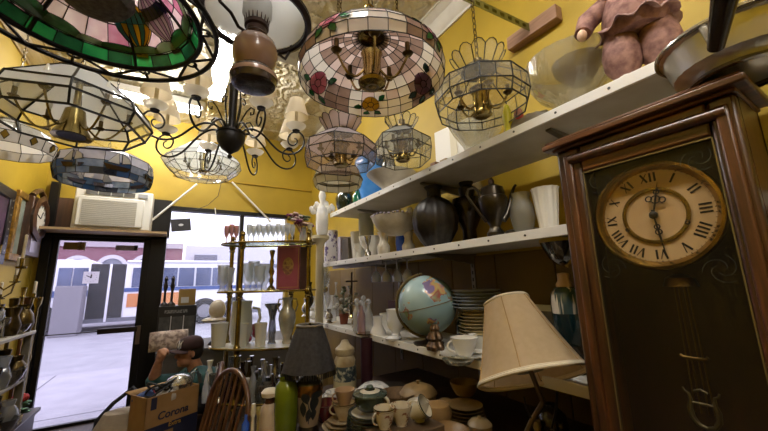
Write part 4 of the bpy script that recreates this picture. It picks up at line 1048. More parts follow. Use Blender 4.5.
for px, py, h_, r_, mt, lb in ((306, 316, 18, 4.5, silver, 'squat silver sugar pot at the far end of the lowest shelf'), (319, 313, 40, 2.6, brass, 'tall thin brass candlestick at the far end of the lowest shelf'), (327, 314, 30, 4, crystal, 'clear pear shaped decanter behind the crystal table lamp'), (329, 323, 14, 4, silver, 'small silver cream jug at the shelf edge left of the flower pot'), (339, 313, 24, 3.4, china, 'slim white china bud vase behind the flower pot'), (355, 327, 12, 3.6, brass, 'little brass bell between flower pot and cruets'), (357, 312, 34, 3, dbrass, 'tall antique brass candlestick behind the crucifix'), (312, 320, 12, 4, milk, 'little white china bowl near the far shelf edge')):
    low('ornament', lb, 'ornament', px, py, [('body', mt, [(0, None), (r_, None), (r_ * .5, py - h_ * .12), (r_, py - h_ * .35), (r_ * .9, py - h_ * .55), (r_ * .4, py - h_ * .75), (r_ * .6, py - h_), (0, py - h_)])], n=18)
low('urn', 'dark brown urn in the shadows behind the milk glass', 'urn', 384, 318, [('body', black_gloss, [(0, None), (8, None), (5, 314), (9, 306), (10, 299), (6, 292), (7, 288), (0, 288)])])
turn('box', 'dark red lacquer box behind the milk glass', 'box', 399, 312, [('body', M('dark red lacquer', '4a1a17', .35), [(0, None), (11, None), (11, 300), (0, 300)])], x=1.56, zb=ZB, n=4, rz=.78)
# ginger jar
gj = turn('ginger_jar', 'teal black ginger jar with white bands beside the tall clock', 'jar', 572, 345, [
    ('body', M('dark teal glaze', '10282c', .15, coat=.5), [(0, None), (10, None), (12, 343), (16, 332), (17, 318), (17, 312)]),
    ('shoulder', M('grey and white striped glaze', '2f4346', .2, coat=.4, col2='c9bfb0', ns=5, stretch=(6, 6, .3), stops=(.5, .56)), [(17, 313), (17.2, 304), (16, 294), (12, 288), (8, 286), (0, 286)]),
    ('lid', M('pinkish cream lid', 'b89a83', .4), [(9, 287), (9, 284), (6.5, 280), (6.5, 273), (0, 272)])], x=1.38, zb=ZB)
low('round_vase', 'black rounded vase behind the lampshade near the clock', 'vase', 574, 372, [('body', black_gloss, [(0, None), (14, None), (18, 366), (17, 352), (8, 345), (0, 345)])])
# ============================================================ tall wooden clock in front of the shelves
XC = .98
oak = WOOD('dark oak', '1f110a', '3d2110', '5c351a', 'z', 7, .33, .2)
oak_y = WOOD('oak moulding', '2c170b', '55300f', '7a4819', 'y', 7, .34, .22)
dark_oak = WOOD('dark reddish oak', '1c0d09', '28130d', '341a11', 'z', 5, .5, .1)  # darker reddish brown wood for the clock's back board
q = lambda px, py: P(px, py, x=XC)
ytl, ytr = q(557.4, 165).y, q(735.5, 101).y            # body sides (left is further along the room)
yc0, yc1 = q(548, 155).y, q(747, 84).y
zc = q(550, 156).z                                     # underside of the cornice
ztopglass = (q(582, 173).z + q(711, 134).z) / 2
yg0, yg1 = q(582, 173).y, q(711.5, 134).y              # glass opening
CT = .68                                               # counter top height
clock = thing('tall_clock', 'tall dark oak wall clock with round brass rimmed dial', 'clock', (XC, (ytl + ytr) / 2, CT))
def cbox(mb, x0, x1, y0, y1, z0, z1): mb.bb(x0 - XC, x1 - XC, y0 - clock.location.y, y1 - clock.location.y, z0 - CT, z1 - CT)
XB = XC + .19
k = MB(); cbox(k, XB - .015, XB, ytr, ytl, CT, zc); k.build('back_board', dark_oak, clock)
for a, b in ((ytl - .02, ytl), (ytr, ytr + .02)):
    k = MB(); cbox(k, XC + .03, XB, a, b, CT, zc); k.build('side_panel', oak, clock)
k = MB(); cbox(k, XC + .0, XB, ytr, ytl, CT, CT + .14); k.build('plinth', oak_y, clock, bevel=.006)
# door: two stiles, head and foot rail with rounded moulding
door_ = []
for a, b in ((yg0, ytl), (ytr, yg1)):
    k = MB(); cbox(k, XC, XC + .03, a, b, CT + .14, zc); s = k.build('door_stile', oak, clock, bevel=.007)
    k = MB(); m = (a + b) / 2; cbox(k, XC - .008, XC + .004, m - .012, m + .012, CT + .16, zc - .02); k.build('stile_moulding', oak, s, bevel=.005)
k = MB(); cbox(k, XC + .001, XC + .03, yg1, yg0, ztopglass, zc); h_ = k.build('door_head', oak_y, clock, bevel=.006)
k = MB(); k.tube([(0, yg1 - clock.location.y - .03, (ztopglass + zc) / 2 + .004 - CT), (0, yg0 - clock.location.y + .03, (ztopglass + zc) / 2 + .004 - CT)], .014, 12); k.build('head_moulding', oak, h_)
k = MB(); cbox(k, XC + .001, XC + .03, yg1, yg0, CT + .14, CT + .2); k.build('door_foot', oak_y, clock, bevel=.006)
k = MB()
for a, b, c_, d_ in ((yg1, yg0, ztopglass - .004, ztopglass), (yg1, yg1 + .003, CT + .2, ztopglass), (yg0 - .003, yg0, CT + .2, ztopglass)): cbox(k, XC + .004, XC + .012, a, b, c_, d_)
k.build('gilt_fillet', M('dull gilt line', '7d704f', .35, .7), clock)
k = MB(); cbox(k, XC + .012, XC + .015, yg1, yg0, CT + .2, ztopglass); k.build('door_glass', GL('clock glass', 'f6f4f0', .03, .004), clock)
k = MB(); zs = q(640, 321).z; 
# cornice: stepped courses
steps = [(.010, 0, .0, .010), (.030, 0, .008, .026), (.024, 0, .026, .034), (.0, 0, .034, .046)]
cor = MB()
for ov, ya, z0, z1 in steps: cbox(cor, XC - ov, XB, ytr - ov + .004, ytl + ov - .004, zc + z0, zc + z1)
cor.build('cornice', oak_y, clock, bevel=.005)
ZCT = zc + .046
# dial
dc = q(654.6, 215.3); dx = .045
dc = P(654.6, 215.3, x=XC + dx)
def disc_T(x): return Matrix.Translation((x - XC, dc.y - clock.location.y, dc.z - CT)) @ Matrix.Rotation(-PI / 2, 4, 'Y')
# local disc frame: +z of the lathe points to -X (towards the room), so map: local x -> world z, local y -> world y
TD = Matrix.Translation((XC + dx - XC, dc.y - clock.location.y, dc.z - CT)) @ Matrix(((0, 0, -1, 0), (0, -1, 0, 0), (1, 0, 0, 0), (0, 0, 0, 1)))
s_ = (XC + dx)
rn = .0925 * s_
RB = rn * 1.43
k = MB(); k.lathe([(RB * .86, 0), (RB * .9, .012), (RB * .95, .02), (RB, .018), (RB * 1.02, .006), (RB, -.01), (RB * .86, -.01)], 64, T=TD); bz_ = k.build('bezel', M('aged brass bezel', 'b3924a', .2, 1, col2='94783a', ns=20), clock)
k = MB(); k.lathe([(0, 0), (RB * .87, 0), (RB * .87, -.004), (0, -.004)], 64, T=TD); dial = k.build('dial', M('ivory dial', 'dcbf95', .5, col2='d0b186', ns=10), clock)
k = MB(); k.lathe([(rn * .66, .0005), (rn * .67, .004), (rn * .71, .005), (rn * .75, .004), (rn * .76, .0005)], 64, T=TD); k.build('chapter_ring', brass, dial)
ink = M('black dial ink', '17110c', .5)
# numerals: drawn upright-radial; local frame u = right as seen, v = up
def dl(u_, v_, w_=.0008): return TD @ V((v_, u_, w_))
def bar(mb, a, b, wd):
    a, b = V(a), V(b); d = (b - a).normalized(); n = V((-d.y, d.x)) * wd / 2
    vs = [dl(*(a + n)), dl(*(b + n)), dl(*(b - n)), dl(*(a - n))]; mb.add(vs, [(0, 1, 2, 3)])
rom = ['XII', 'I', 'II', 'III', 'IIII', 'V', 'VI', 'VII', 'VIII', 'IX', 'X', 'XI']
num = MB(); hh = rn * .25
for i, rr in enumerate(rom):
    th = PI / 6 * i; er = V((sin(th), cos(th))); et = V((cos(th), -sin(th)))
    wd = {'I': .10, 'V': .2, 'X': .2}; tot = sum(wd[c] for c in rr); x = -tot / 2
    for ch in rr:
        c0 = x + wd[ch] / 2; x += wd[ch]
        pt = lambda a, b: er * (rn * 1.04 + hh * b) + et * (rn * a)
        if ch == 'I': bar(num, pt(c0, -.5), pt(c0, .5), rn * .05)
        elif ch == 'V': bar(num, pt(c0 - .07, .5), pt(c0, -.5), rn * .05); bar(num, pt(c0 + .07, .5), pt(c0, -.5), rn * .022)
        else: bar(num, pt(c0 - .07, .5), pt(c0 + .07, -.5), rn * .05); bar(num, pt(c0 + .07, .5), pt(c0 - .07, -.5), rn * .022)
    bar(num, er * rn * 1.22 - et * rn * .012, er * rn * 1.22 + et * rn * .012, rn * .03)
num.build('numerals', ink, dial, flip=False)
tk = MB(); tk.lathe([(rn * 1.245, .0006), (rn * 1.25, .0012), (rn * 1.255, .0006)], 64, T=TD)
for i in range(60):
    th = PI / 30 * i; er = V((sin(th), cos(th))); bar(tk, er * rn * 1.205, er * rn * 1.235, rn * .012)
tk.build('minute_track', ink, dial, flip=False)
for sx in (-1, 1):
    k = MB(); k.ring((0, 0, 0), rn * .04, rn * .02, 14, 6, T=Matrix.Translation(dl(sx * rn * .66, -rn * .30, .005)) @ TD.to_3x3().to_4x4()); k.build('winding_hole', M('dark brass', '2b2011', .4, .7), dial)
hz = .007
def hand(ang, L_, ornate, nm):
    k = MB(); er = V((sin(ang), cos(ang))); et = V((cos(ang), -sin(ang)))
    P3 = lambda a, b: dl(*(er * a + et * b), hz)
    k.tube([P3(-L_ * .12, 0), P3(L_ * .5, 0), P3(L_, 0)], [rn * .022, rn * .026, rn * .006], 6)
    for a, b, r in ornate:
        ctr = er * a + et * b
        k.tube([dl(*(ctr + V((cos(t), sin(t))) * r), hz) for t in [2 * PI * j / 14 for j in range(14)]], rn * .017, 5, True)
    k.build(nm, ink, clock)
hand(R(14), rn * .88, [(rn * .42, 0, rn * .10), (rn * .42, rn * .15, rn * .07), (rn * .42, -rn * .15, rn * .07), (rn * .62, 0, rn * .06)], 'hour_hand')
hand(R(174), rn * 1.18, [(rn * .32, 0, rn * .06), (rn * .46, 0, rn * .07)], 'minute_hand')
k = MB(); k.lathe([(0, .003), (rn * .1, .003), (rn * .1, .009), (rn * .05, .012), (0, .012)], 18, T=TD); k.build('hand_boss', ink, clock)
# gong rods, lyre pendulum
rodm = M('dull brass rod', '5a4826', .4, .9)
pv0, pv1 = P(680, 282, x=XC + .08), P(697, 400, x=XC + .08)
pend = MB()
zp1, zp0 = pv0.z - CT, P(694, 385, x=XC + .08).z - CT
yp = pv0.y - clock.location.y
for dy in (-.017, -.007, .007, .017): pend.tube([(.08, yp + dy * .75, zp1), (.08, yp + dy, zp0 - .06)], .0016, 6)
pend.build('pendulum_rods', rodm, clock)
k = MB(); k.lathe([(0, 0), (.035, 0), (.028, .02), (.01, .03), (0, .03)], 20, c=(.08, yp, zp1 - .01)); k.build('pendulum_hook', rodm, clock)
zq = P(692, 358, x=XC + .08).z - CT
k = MB(); k.tube([(.076, yp - .026, zq + .006), (.076, yp - .021, zq + .001), (.076, yp, zq), (.076, yp + .021, zq + .001), (.076, yp + .026, zq + .006)], .004, 8); k.build('pendulum_crossbar', rodm, clock)
zl = P(698, 405, x=XC + .08).z - CT
k = MB()
for s in (-1, 1): k.tube([(.076, yp + s * a * .46, zl + b * .46) for a, b in ((.07, .075), (.066, .06), (.05, .05), (.046, .02), (.055, -.02), (.05, -.06), (.03, -.09), (0, -.10))], [.0025, .0025, .003, .0045, .006, .006, .005, .004], 8)
k.tube([(.076, yp - .021, zl + .005), (.076, yp + .021, zl + .005)], .003, 8); k.tube([(.076, yp - .012, zl + .03), (.076, yp, zl + .036), (.076, yp + .012, zl + .03)], .003, 8)
k.build('pendulum_lyre', M('greyish brass lyre', '57503c', .45, .7), clock)
# etched scrolls in the dial corners
ev = MB()
for cy_, cz_, s in ((yg0 - .035, ztopglass - .04, 1), (yg1 + .035, ztopglass - .04, -1), (yg0 - .035, dc.z - .125, 1), (yg1 + .035, dc.z - .14, -1)):
    for j in range(3):
        pts = [(.014, cy_ - clock.location.y + s * (.008 + .0065 * t) * cos(t * .9 + j * 2.1), cz_ - CT + (.008 + .0065 * t) * sin(t * .9 + j * 2.1)) for t in [w / 3 for w in range(12)]]
        ev.tube(pts, .0009, 4)
ev.build('etched_scrolls', M('pale etching', '35332e', .8), clock)

# silver dish with a black handled ladle on top of the clock
tp = V((XC + .06, P(742, 70, x=XC + .06).y, ZCT))
sp_ = thing('silver_serving_dish', 'round silver serving dish with fluted rim and black handle on top of the tall clock', 'serving dish', tp)
MB().lathe([(0, .012), (.09, .012), (.115, .03), (.125, .07), (.128, .085), (.138, .09), (.138, .096), (.126, .096), (.122, .07), (.11, .035), (.0, .02)], 56, flute=.008, fn=28).build('dish', M('bright silver dish', 'd6d4ce', .28, .75), sp_)
MB().lathe([(.085, .0), (.094, .002), (.09, .008), (.085, .016), (.08, .016), (.08, .004)], 40).build('foot_ring', silver, sp_)
MB().ring((0, 0, .093), .138, .006, 56, 8).build('beaded_rim', silver, sp_)
hp0, hp1 = P(716, 47, x=.84), P(727, -12, x=.72)
k = MB(); k.tube([V((-.13, .02, .09)), hp0 - tp], .008, 8); k.build('handle_socket', silver, sp_)
k = MB(); k.tube([hp0 - tp, hp0.lerp(hp1, .4) - tp, hp1 - tp], [.013, .0155, .019], 14); k.build('handle', M('black handle', '121010', .25), sp_)
# ============================================================ counter with crockery
oakc = WOOD('dark counter wood', '241811', '35241a', '463224', 'y', 4, .5, .1)
ct = thing('display_counter', 'dark wooden counter under the wall shelves covered with crockery', 'counter', (1.0, 1.4, 0))
CX0, CX1, CY0, CY1 = .27, 1.70, .0, 1.8
MB().bb(CX0 - 1, CX1 - 1, CY0 - 1.4, CY1 - 1.4, CT - .04, CT).bb(.62 - 1, CX1 - 1, CY1 - 1.4, 2.3 - 1.4, CT - .04, CT).build('top', oakc, ct, bevel=.004)
for i in range(4):
    y0 = CY0 + .03 + i * (CY1 - CY0 - .06) / 4; y1 = y0 + (CY1 - CY0 - .06) / 4 - .02
    MB().bb(CX0 + .03 - 1, CX0 + .05 - 1, y0 - 1.4, y1 - 1.4, .08, CT - .05).build('door', oakc, ct, bevel=.004)
MB().bb(CX0 + .05 - 1, CX1 - 1, CY0 + .02 - 1.4, CY1 - .02 - 1.4, 0, CT - .04).bb(.66 - 1, CX1 - 1, CY1 - 1.42, 2.27 - 1.4, 0, CT - .04).build('carcass', oakc, ct)
def on(name, label, cat, px, py, parts, **k): return turn(name, label, cat, px, py, parts, z=CT, **k)
# cream lamp with tilted shade
lb = P(528, 452, d=1.22); lb.z = CT
lm = thing('cream_table_lamp', 'tilted cream panelled lampshade on a bent brass stand before the tall clock', 'lamp', lb)
# shade: top ring centre, bottom ring centre from the picture
s0, s1 = P(506.5, 302, d=1.28), P(533, 378, d=1.12)
axs = (s0 - s1); H_ = axs.length; axs.normalize()
m0, m1 = dep(s0) / F, dep(s1) / F
r0, r1 = 24.5 * m0 * .9, 61 * m1 * .9
qx = axs.orthogonal().normalized(); qx = (u - axs * u.dot(axs)).normalized(); qy = axs.cross(qx)
TS = Matrix(((qx.x, qy.x, axs.x, s1.x - lb.x), (qx.y, qy.y, axs.y, s1.y - lb.y), (qx.z, qy.z, axs.z, s1.z - lb.z), (0, 0, 0, 1)))
shc = SG('cream linen shade', 'd8c19c', .0, .6, .02, col2='d2ba94', ns=40)
n6 = 48; hexr = lambda a: 1 - .035 * (1 - cos(6 * a)) / 2
vs = []; fs = []
L5 = 8
for j in range(L5 + 1):
    t = j / L5; r = r1 + (r0 - r1) * (t ** .88)
    for i in range(n6):
        a = 2 * PI * i / n6; vs.append((r * hexr(a) * cos(a), r * hexr(a) * sin(a), H_ * t))
for j in range(L5):
    for i in range(n6): fs.append((j * n6 + i, j * n6 + (i + 1) % n6, (j + 1) * n6 + (i + 1) % n6, (j + 1) * n6 + i))
MB().add(vs, fs, 0, TS).build('shade', shc, lm, ang=80)
rim = M('ivory braid', 'd9cdb3', .7)
for z, r, th in ((0, r1, .006), (.006, r1 * .985, .004), (H_, r0, .005)):
    MB().tube([V((r * hexr(2 * PI * i / n6) * cos(2 * PI * i / n6), r * hexr(2 * PI * i / n6) * sin(2 * PI * i / n6), z)) for i in range(n6)], th, 8, True, 0, TS).build('rim_braid', rim, lm)
seam = M('tan seam braid', 'b08f5c', .7)
for i in range(6):
    a = 2 * PI * (i + .0) / 6 + 0
    MB().tube([V(((r1 + (r0 - r1) * ((j / L5) ** .88)) * 1.004 * cos(a), (r1 + (r0 - r1) * ((j / L5) ** .88)) * 1.004 * sin(a), H_ * j / L5)) for j in range(L5 + 1)], .0022, 6, False, 0, TS).build('seam', seam, lm)
k = MB()
for i in range(3):
    a = 2 * PI * i / 3; k.tube([V((0, 0, H_ - .012)), V((r0 * cos(a), r0 * sin(a), H_ - .004))], .0018, 6, False, 0, TS)
k.tube([V((0, 0, H_ - .02)), V((0, 0, H_ + .012))], .006, 8, False, 0, TS); k.ell((0, 0, H_ + .016), (.008, .008, .01), 10, 8, T=TS)
k.build('shade_spider', M('dark spider fitting', '3a2d20', .4, .7), lm)
MB().lathe([(.02, .02), (.045, .02), (.045, .032), (.02, .034)], 24, T=TS).build('gallery_ring', M('white gallery ring', 'd5d2ca', .4), lm)
kb, kt = P(528, 431, d=1.2), P(543, 402, d=1.17)
rel = lambda p: p - lb
k = MB(); k.tube([rel(P(523, 440, d=1.2)), rel(P(532, 420, d=1.19)), rel(kt), TS @ V((0, 0, .03))], .0085, 10); k.build('stem', M('aged brass stem', '7f6b47', .35, .9), lm)
MB().lathe([(0, 0), (.075, 0), (.07, .02), (.03, .035), (.022, .05), (.03, .07), (.02, .10), (.012, P(523, 440, d=1.2).z - CT), (0, P(523, 440, d=1.2).z - CT)], 28, c=(rel(P(523, 440, d=1.2)).x, rel(P(523, 440, d=1.2)).y, 0)).build('base', M('aged brass stem', '7f6b47', .35, .9), lm)
k = MB(); k.tube([rel(P(524, 397, d=1.14)), rel(P(526, 408, d=1.15)), rel(P(531, 418, d=1.17))], .003, 6); k.tube([rel(P(557, 392, d=1.1)), rel(P(556, 410, d=1.12)), rel(P(552, 428, d=1.15))], .004, 6); k.build('wire_harp', M('dark wire', '2a241d', .4, .6), lm)
on('black_vase', 'black rounded vase standing under the cream lampshade', 'vase', 556, 452, [('body', black_gloss, [(0, None), (13, None), (16, 440), (16, 424), (14, 414), (6, 407), (6, 404), (0, 404)])])
on('pepper_grinder', 'turned brass and ivory salt shaker at foot of the cream lamp', 'shaker', 540, 455, [('body', M('ivory brass', '8e8063', .35, .3), [(0, None), (5, None), (5, 436), (3.6, 430), (5, 426), (4, 421), (0, 420)])])

# stack of green rimmed plates with covered dish on top
gstk = P(371, 462, z=CT); gm = M('green edged plate', '3e4a40', .25, col2='2f3a33', ns=20, coat=.4); wm = M('cream plate body', 'cdc6b4', .25, coat=.4)
topz = zat(gstk, 371, 412) - CT; n_ = 16; rp = wid(gstk, CT + topz * .7, 371, 24.5)
for i in range(n_):
    plate('dinner_plate', 'cream plate with dark green rim in the tall stack under the covered dish', 'plate', gstk + V((random.uniform(-.003, .003), random.uniform(-.003, .003), topz * i / n_)), rp * (1 - .012 * max(0, i - 9)), wm, gm, 'green rimmed plates in the tall counter stack', topz / n_ * 1.3)
def lidded(px, y_lid, hw, base, label, body, lid, knob, hd=True, ht=.045, name='covered_dish'):
    m_ = dep(base) / F; r = hw * m_ * .93
    t = thing(name, label, 'covered dish', base)
    MB().lathe([(0, 0), (r * .6, 0), (r * .78, ht * .2), (r * .86, ht * .6), (r * .88, ht), (r * .8, ht), (0, ht * .9)], 40).build('bowl', body, t)
    MB().lathe([(r * .9, ht), (r, ht + .003), (r * .98, ht + .009), (r * .6, ht + .014), (r * .58, ht + .015), (0, ht + .022)], 40).build('lid', lid, t)
    MB().lathe([(r * .58, ht + .0155), (r * .35, ht + .021), (r * .3, ht + .0215)], 40).build('lid_band', wm, t)
    MB().lathe([(0, ht + .02), (r * .16, ht + .022), (r * .22, ht + .03), (r * .16, ht + .036), (0, ht + .037)], 24).build('knob', knob, t)
    if hd: handle(t, wm, r * .84, ht * .15, ht * .95, r * .28, .006, math.atan2(u.y, u.x) - .35)
    return t
lidded(372, 392, 19, gstk + V((0, 0, topz + .012)), 'dark green and cream covered dish crowning the plate stack', gm, gm, M('green knob', '46564a', .3), ht=.05)
# cups at the front
def cup2(px, py, r, h, lab, tilt=0, ang_=0, mat=None, rim=None, d=None, z=CT):
    return cup(lab, px, py, z, r, h, mat or M('floral cream china', 'cfc6b2', .25, col2='8a5b44', ns=40, stops=(.55, .64)), ang_, rim=rim)
c1 = cup2(385, 447, .042, .07, 'cream cup with brown flowers and gilt rim at the front of the counter', 0, left + .6, rim=brass); c1.location.z = CT
c1.location = P(385, 440, d=1.22); c1.location.z = zat(c1.location, 385, 428); 
c2 = cup2(408, 430, .042, .068, 'upturned cream cup lying on its side atop the front cups', 0, left + .2, mat=wm, rim=gm)
c2.location = P(411, 414, d=1.27); c2.rotation_euler = (R(55), R(25), R(20))
c4 = cup2(404, 440, .042, .07, 'cream cup with orange flowers under the upturned cup', 0, 2.4); c4.location = P(402, 440, d=1.24); c4.location.z = c1.location.z
c5 = cup2(423, 432, .042, .07, 'plain cream cup right of the upturned cup at front of the counter', 0, .4, mat=wm); c5.location = P(420, 440, d=1.27); c5.location.z = c1.location.z
# plinth of plates that carries those cups
pl = V((c1.location.x + .02, c1.location.y - .01, CT)); 
tag(MB().bb(-.1, .16, -.09, .09, 0, c1.location.z - CT - .001).build('plate_crate', M('plain tan crate', '5a4732', .7), None, bevel=.004), 'low tan crate at the counter front carrying flowered cups', 'crate').location = V(((c1.location.x + c5.location.x) / 2 - .03, (c1.location.y + c5.location.y) / 2, CT))
# cup and saucer stack left of plates
ssb = P(344, 427, z=CT)
fch = M('gilt ivory china', 'c9b693', .25, col2='a98f68', ns=14, coat=.3)
for i in range(3): plate('saucer_plate', 'gilt ivory saucer stacked under the cup between dark lamp and green plates', 'saucer', ssb + V((0, 0, .012 * i)), .105 - .016 * i, fch, fch, 'gilt ivory saucers stacked under a cup', .012)
cup('gilt ivory cup on the saucer stack between dark lamp and green plates', 344, 420, CT, .056, .075, fch, left, on=ssb + V((0, 0, .036)), rim=brass)
cup('peach ivory cup stacked inside the gilt cup by the green plates', 346, 408, CT, .05, .07, M('peach ivory china', 'b99a78', .3), left + .4, on=ssb + V((.004, 0, .098)))
cup('white cup with grey pattern beside the patterned canister', 335, 404, CT, .055, .065, M('white grey china', 'd6d4cf', .25, col2='a5a8aa', ns=30, stops=(.5, .6)), left, M('white tray china', 'd9d6cf', .25), 'white saucer under the grey patterned cup')
cup('small pink edged white cup behind the peach ivory cup', 358, 402, CT, .048, .06, M('white rose china', 'cfc9c4', .25, col2='a08384', ns=30, stops=(.55, .62)), left)
b = P(375, 404, z=CT); bw = turn('bowl', 'white china bowl upturned behind the covered green dish', 'bowl', 374, 402, [('body', M('white grey china', 'd6d4cf', .25), [(18, None), (18.5, 397), (16, 388), (10, 383.5), (0, 383)])], z=CT)
on('red_glass_bowl', 'dark red glass bowl under the shade of the dark lamp', 'bowl', 326, 420, [('body', M('ruby glass', '4e0f1c', .12, coat=.5), [(0, None), (8, None), (13, 412), (15, 402), (13.6, 402), (10, 412), (0, 417)])])
o = MB().box((0, 0, .004), (.26, .17, .008)).build('paper_sheet', M('white paper', 'dbd9d6', .7)); o.location = P(329, 401, z=CT); o.rotation_euler[2] = .5; tag(o, 'white paper sheet lying under the grey patterned cup', 'paper')
# patterned canister
on('canister', 'stacked cream and teal patterned canister behind the small cups', 'canister', 345, 391, [
    ('base', M('buff glaze', 'b0a47f', .4), [(0, None), (11, None), (11.6, 388), (11.4, 379)]),
    ('band', M('blue black patterned band', '26343a', .3, col2='a8a48f', ns=30, stops=(.5, .62)), [(11.4, 379.5), (11.6, 376), (11, 366), (10.4, 365)]),
    ('shoulder', M('tan and cream glaze', '8f7a58', .35, col2='c3b899', ns=8), [(10.4, 365.5), (10.6, 360), (8.5, 355), (10, 352), (9.4, 348), (5, 344), (3, 340), (0, 339)])])
o = turn('candle', 'tall dark burgundy candle pillar behind the canister', 'candle', 367, 384, [('body', M('burgundy wax', '33101c', .5), [(0, None), (6, None), (6, 338), (0, 337.5)])], z=CT)
# dark lamp with leaf painted vase
lb2 = P(308, 440, z=CT)
dlm = thing('leaf_painted_lamp', 'table lamp with charcoal tasselled shade on a cream vase painted with dark leaves', 'lamp', lb2)
rr = lambda y, hw: (wid(lb2, zat(lb2, 308, y), 308, hw), max(0, zat(lb2, 308, y) - CT))
vb = M('cream vase glaze', 'a08f7d', .25, col2='8f7f6d', ns=8, coat=.3)
MB().lathe([(0, 0), rr(438, 11), rr(434, 12), rr(424, 9.5), (0, rr(423, 1)[1])], 32).build('foot', M('dark wooden foot', '1f1714', .4), dlm)
MB().lathe([rr(425, 9.3), rr(420, 10), rr(406, 12.6), rr(393, 14.2)], 40).build('vase', vb, dlm)
MB().lathe([rr(393.5, 14.2), rr(389, 14.4), rr(385, 13.8), rr(383, 13)], 40).build('gilt_band', M('amber gilt band', '8a5f28', .25, .6, col2='5a3d1c', ns=30), dlm)
MB().lathe([rr(383.5, 13.0), rr(380, 12), rr(377, 8), rr(375, 5), rr(371, 4), (0, rr(371, 4)[1])], 40).build('neck', M('dark grey glaze', '3a3a38', .25, coat=.3), dlm)
view = (EYE - lb2); view.z = 0; view.normalize(); va = math.atan2(view.y, view.x)
lf = MB()
def onvase(px, y):
    y -= 7; r, z = rr(y, 9.8 + 4.4 * min(1, max(0, (421 - y) / 28))); off = (px - 308) / 12.5
    a = va + math.asin(max(-.95, min(.95, off))); return V(((r + .003) * cos(a), (r + .003) * sin(a), z))
def leafp(pts):
    K = 6; (ax_, ay_), (bx2, by2), (cx2, cy2), (dx2, dy2) = pts; vs = []; fs = []
    for j in range(K + 1):
        t = j / K; w_ = math.sin(PI * t)
        mx2, my2 = ax_ + (cx2 - ax_) * t, ay_ + (cy2 - ay_) * t
        for e, (ex, ey) in ((1, (bx2, by2)), (0, (0, 0)), (1, (dx2, dy2))):
            px, py = (mx2, my2) if not e else (mx2 + (ex - (ax_ + cx2) / 2) * w_, my2 + (ey - (ay_ + cy2) / 2) * w_)
            vs.append(onvase(px, py))
    for j in range(K):
        for i in range(2): k = 3 * j + i; fs.append((k, k + 1, k + 4, k + 3))
    lf.add(vs, fs)
for pts in ([(303, 420), (306, 412), (303, 404), (300, 412)], [(312, 416), (317, 406), (312, 398), (309, 407)], [(307, 407), (309, 399), (303, 396), (302, 402)], [(306, 425), (311, 419), (309, 411), (305, 417)], [(313, 424), (316, 417), (313, 412), (310, 418)], [(310, 402), (318, 401), (319, 396), (312, 396)]):
    leafp(pts)
lf.tube([onvase(308, 427), onvase(309, 415), onvase(307, 402)], .002, 5)
lf.build('painted_leaves', M('dark slate leaf paint', '20262c', .35), dlm, flip=False)
chs = M('charcoal pleated fabric', '2e2d30', .85, col2='3d3c40', ns=60)
sh_prof = [(27.5, 369), (25, 360), (20.5, 345), (16, 332), (13.5, 327), (13, 325)]
n8 = 48; mb = MB(); vs = []; fs = []
hx = lambda a: 1 - .05 * (1 - abs(cos(4 * a)))
for hw, y in sh_prof:
    r, z = rr(y, hw)
    for i in range(n8): a = 2 * PI * i / n8; vs.append((r * hx(a) * cos(a), r * hx(a) * sin(a), z))
for j in range(len(sh_prof) - 1):
    for i in range(n8): fs.append((j * n8 + i, j * n8 + (i + 1) % n8, (j + 1) * n8 + (i + 1) % n8, (j + 1) * n8 + i))
mb.add(vs, fs).build('shade', chs, dlm, ang=80)
r, z = rr(325, 13); MB().ring((0, 0, z), r, .005, 40, 8).build('top_rim', M('silver grey trim', '8f8c88', .5), dlm)
fr = MB(); r, z = rr(369, 27.5)
for i in range(72): a = 2 * PI * i / 72; q_ = r * hx(a); fr.tube([(q_ * cos(a), q_ * sin(a), z + .002), (q_ * 1.01 * cos(a), q_ * 1.01 * sin(a), z - .022)], .003, 4)
fr.build('bead_fringe', M('black bead fringe', '151416', .4), dlm)
MB().tube([(0, 0, rr(372, 4)[1]), (0, 0, rr(323, 4)[1])], .005, 8).build('stem', brass, dlm)
# bright green vase, ivory grinder
on('vase', 'tall bright lime green glazed vase beside the leaf painted lamp', 'vase', 285, 446, [('body', M('lime green glaze', '66741a', .15, col2='525f12', ns=6, coat=.6), [(0, None), (10, None), (11, 436), (12.5, 410), (12, 390), (11, 384), (7.5, 380), (8.5, 375), (7.5, 375), (6.5, 380), (0, 384)])])
on('pepper_mill', 'ivory pepper mill with mushroom top and brown collar', 'pepper mill', 268, 447, [
    ('body', M('crackled ivory', 'b3a18c', .4, col2='9e8c78', ns=12), [(0, None), (9.5, None), (10, 432), (9.5, 412), (8, 406), (5, 403), (0, 403)]),
    ('collar', M('brown collar', '4a2a1c', .4), [(5, 404), (4.6, 399), (5, 397), (0, 397)]), ('top', M('ivory cap', 'd0c4ae', .35), [(4, 397.5), (8, 396), (8.8, 392), (6, 389), (2, 388), (0, 387.5)])])
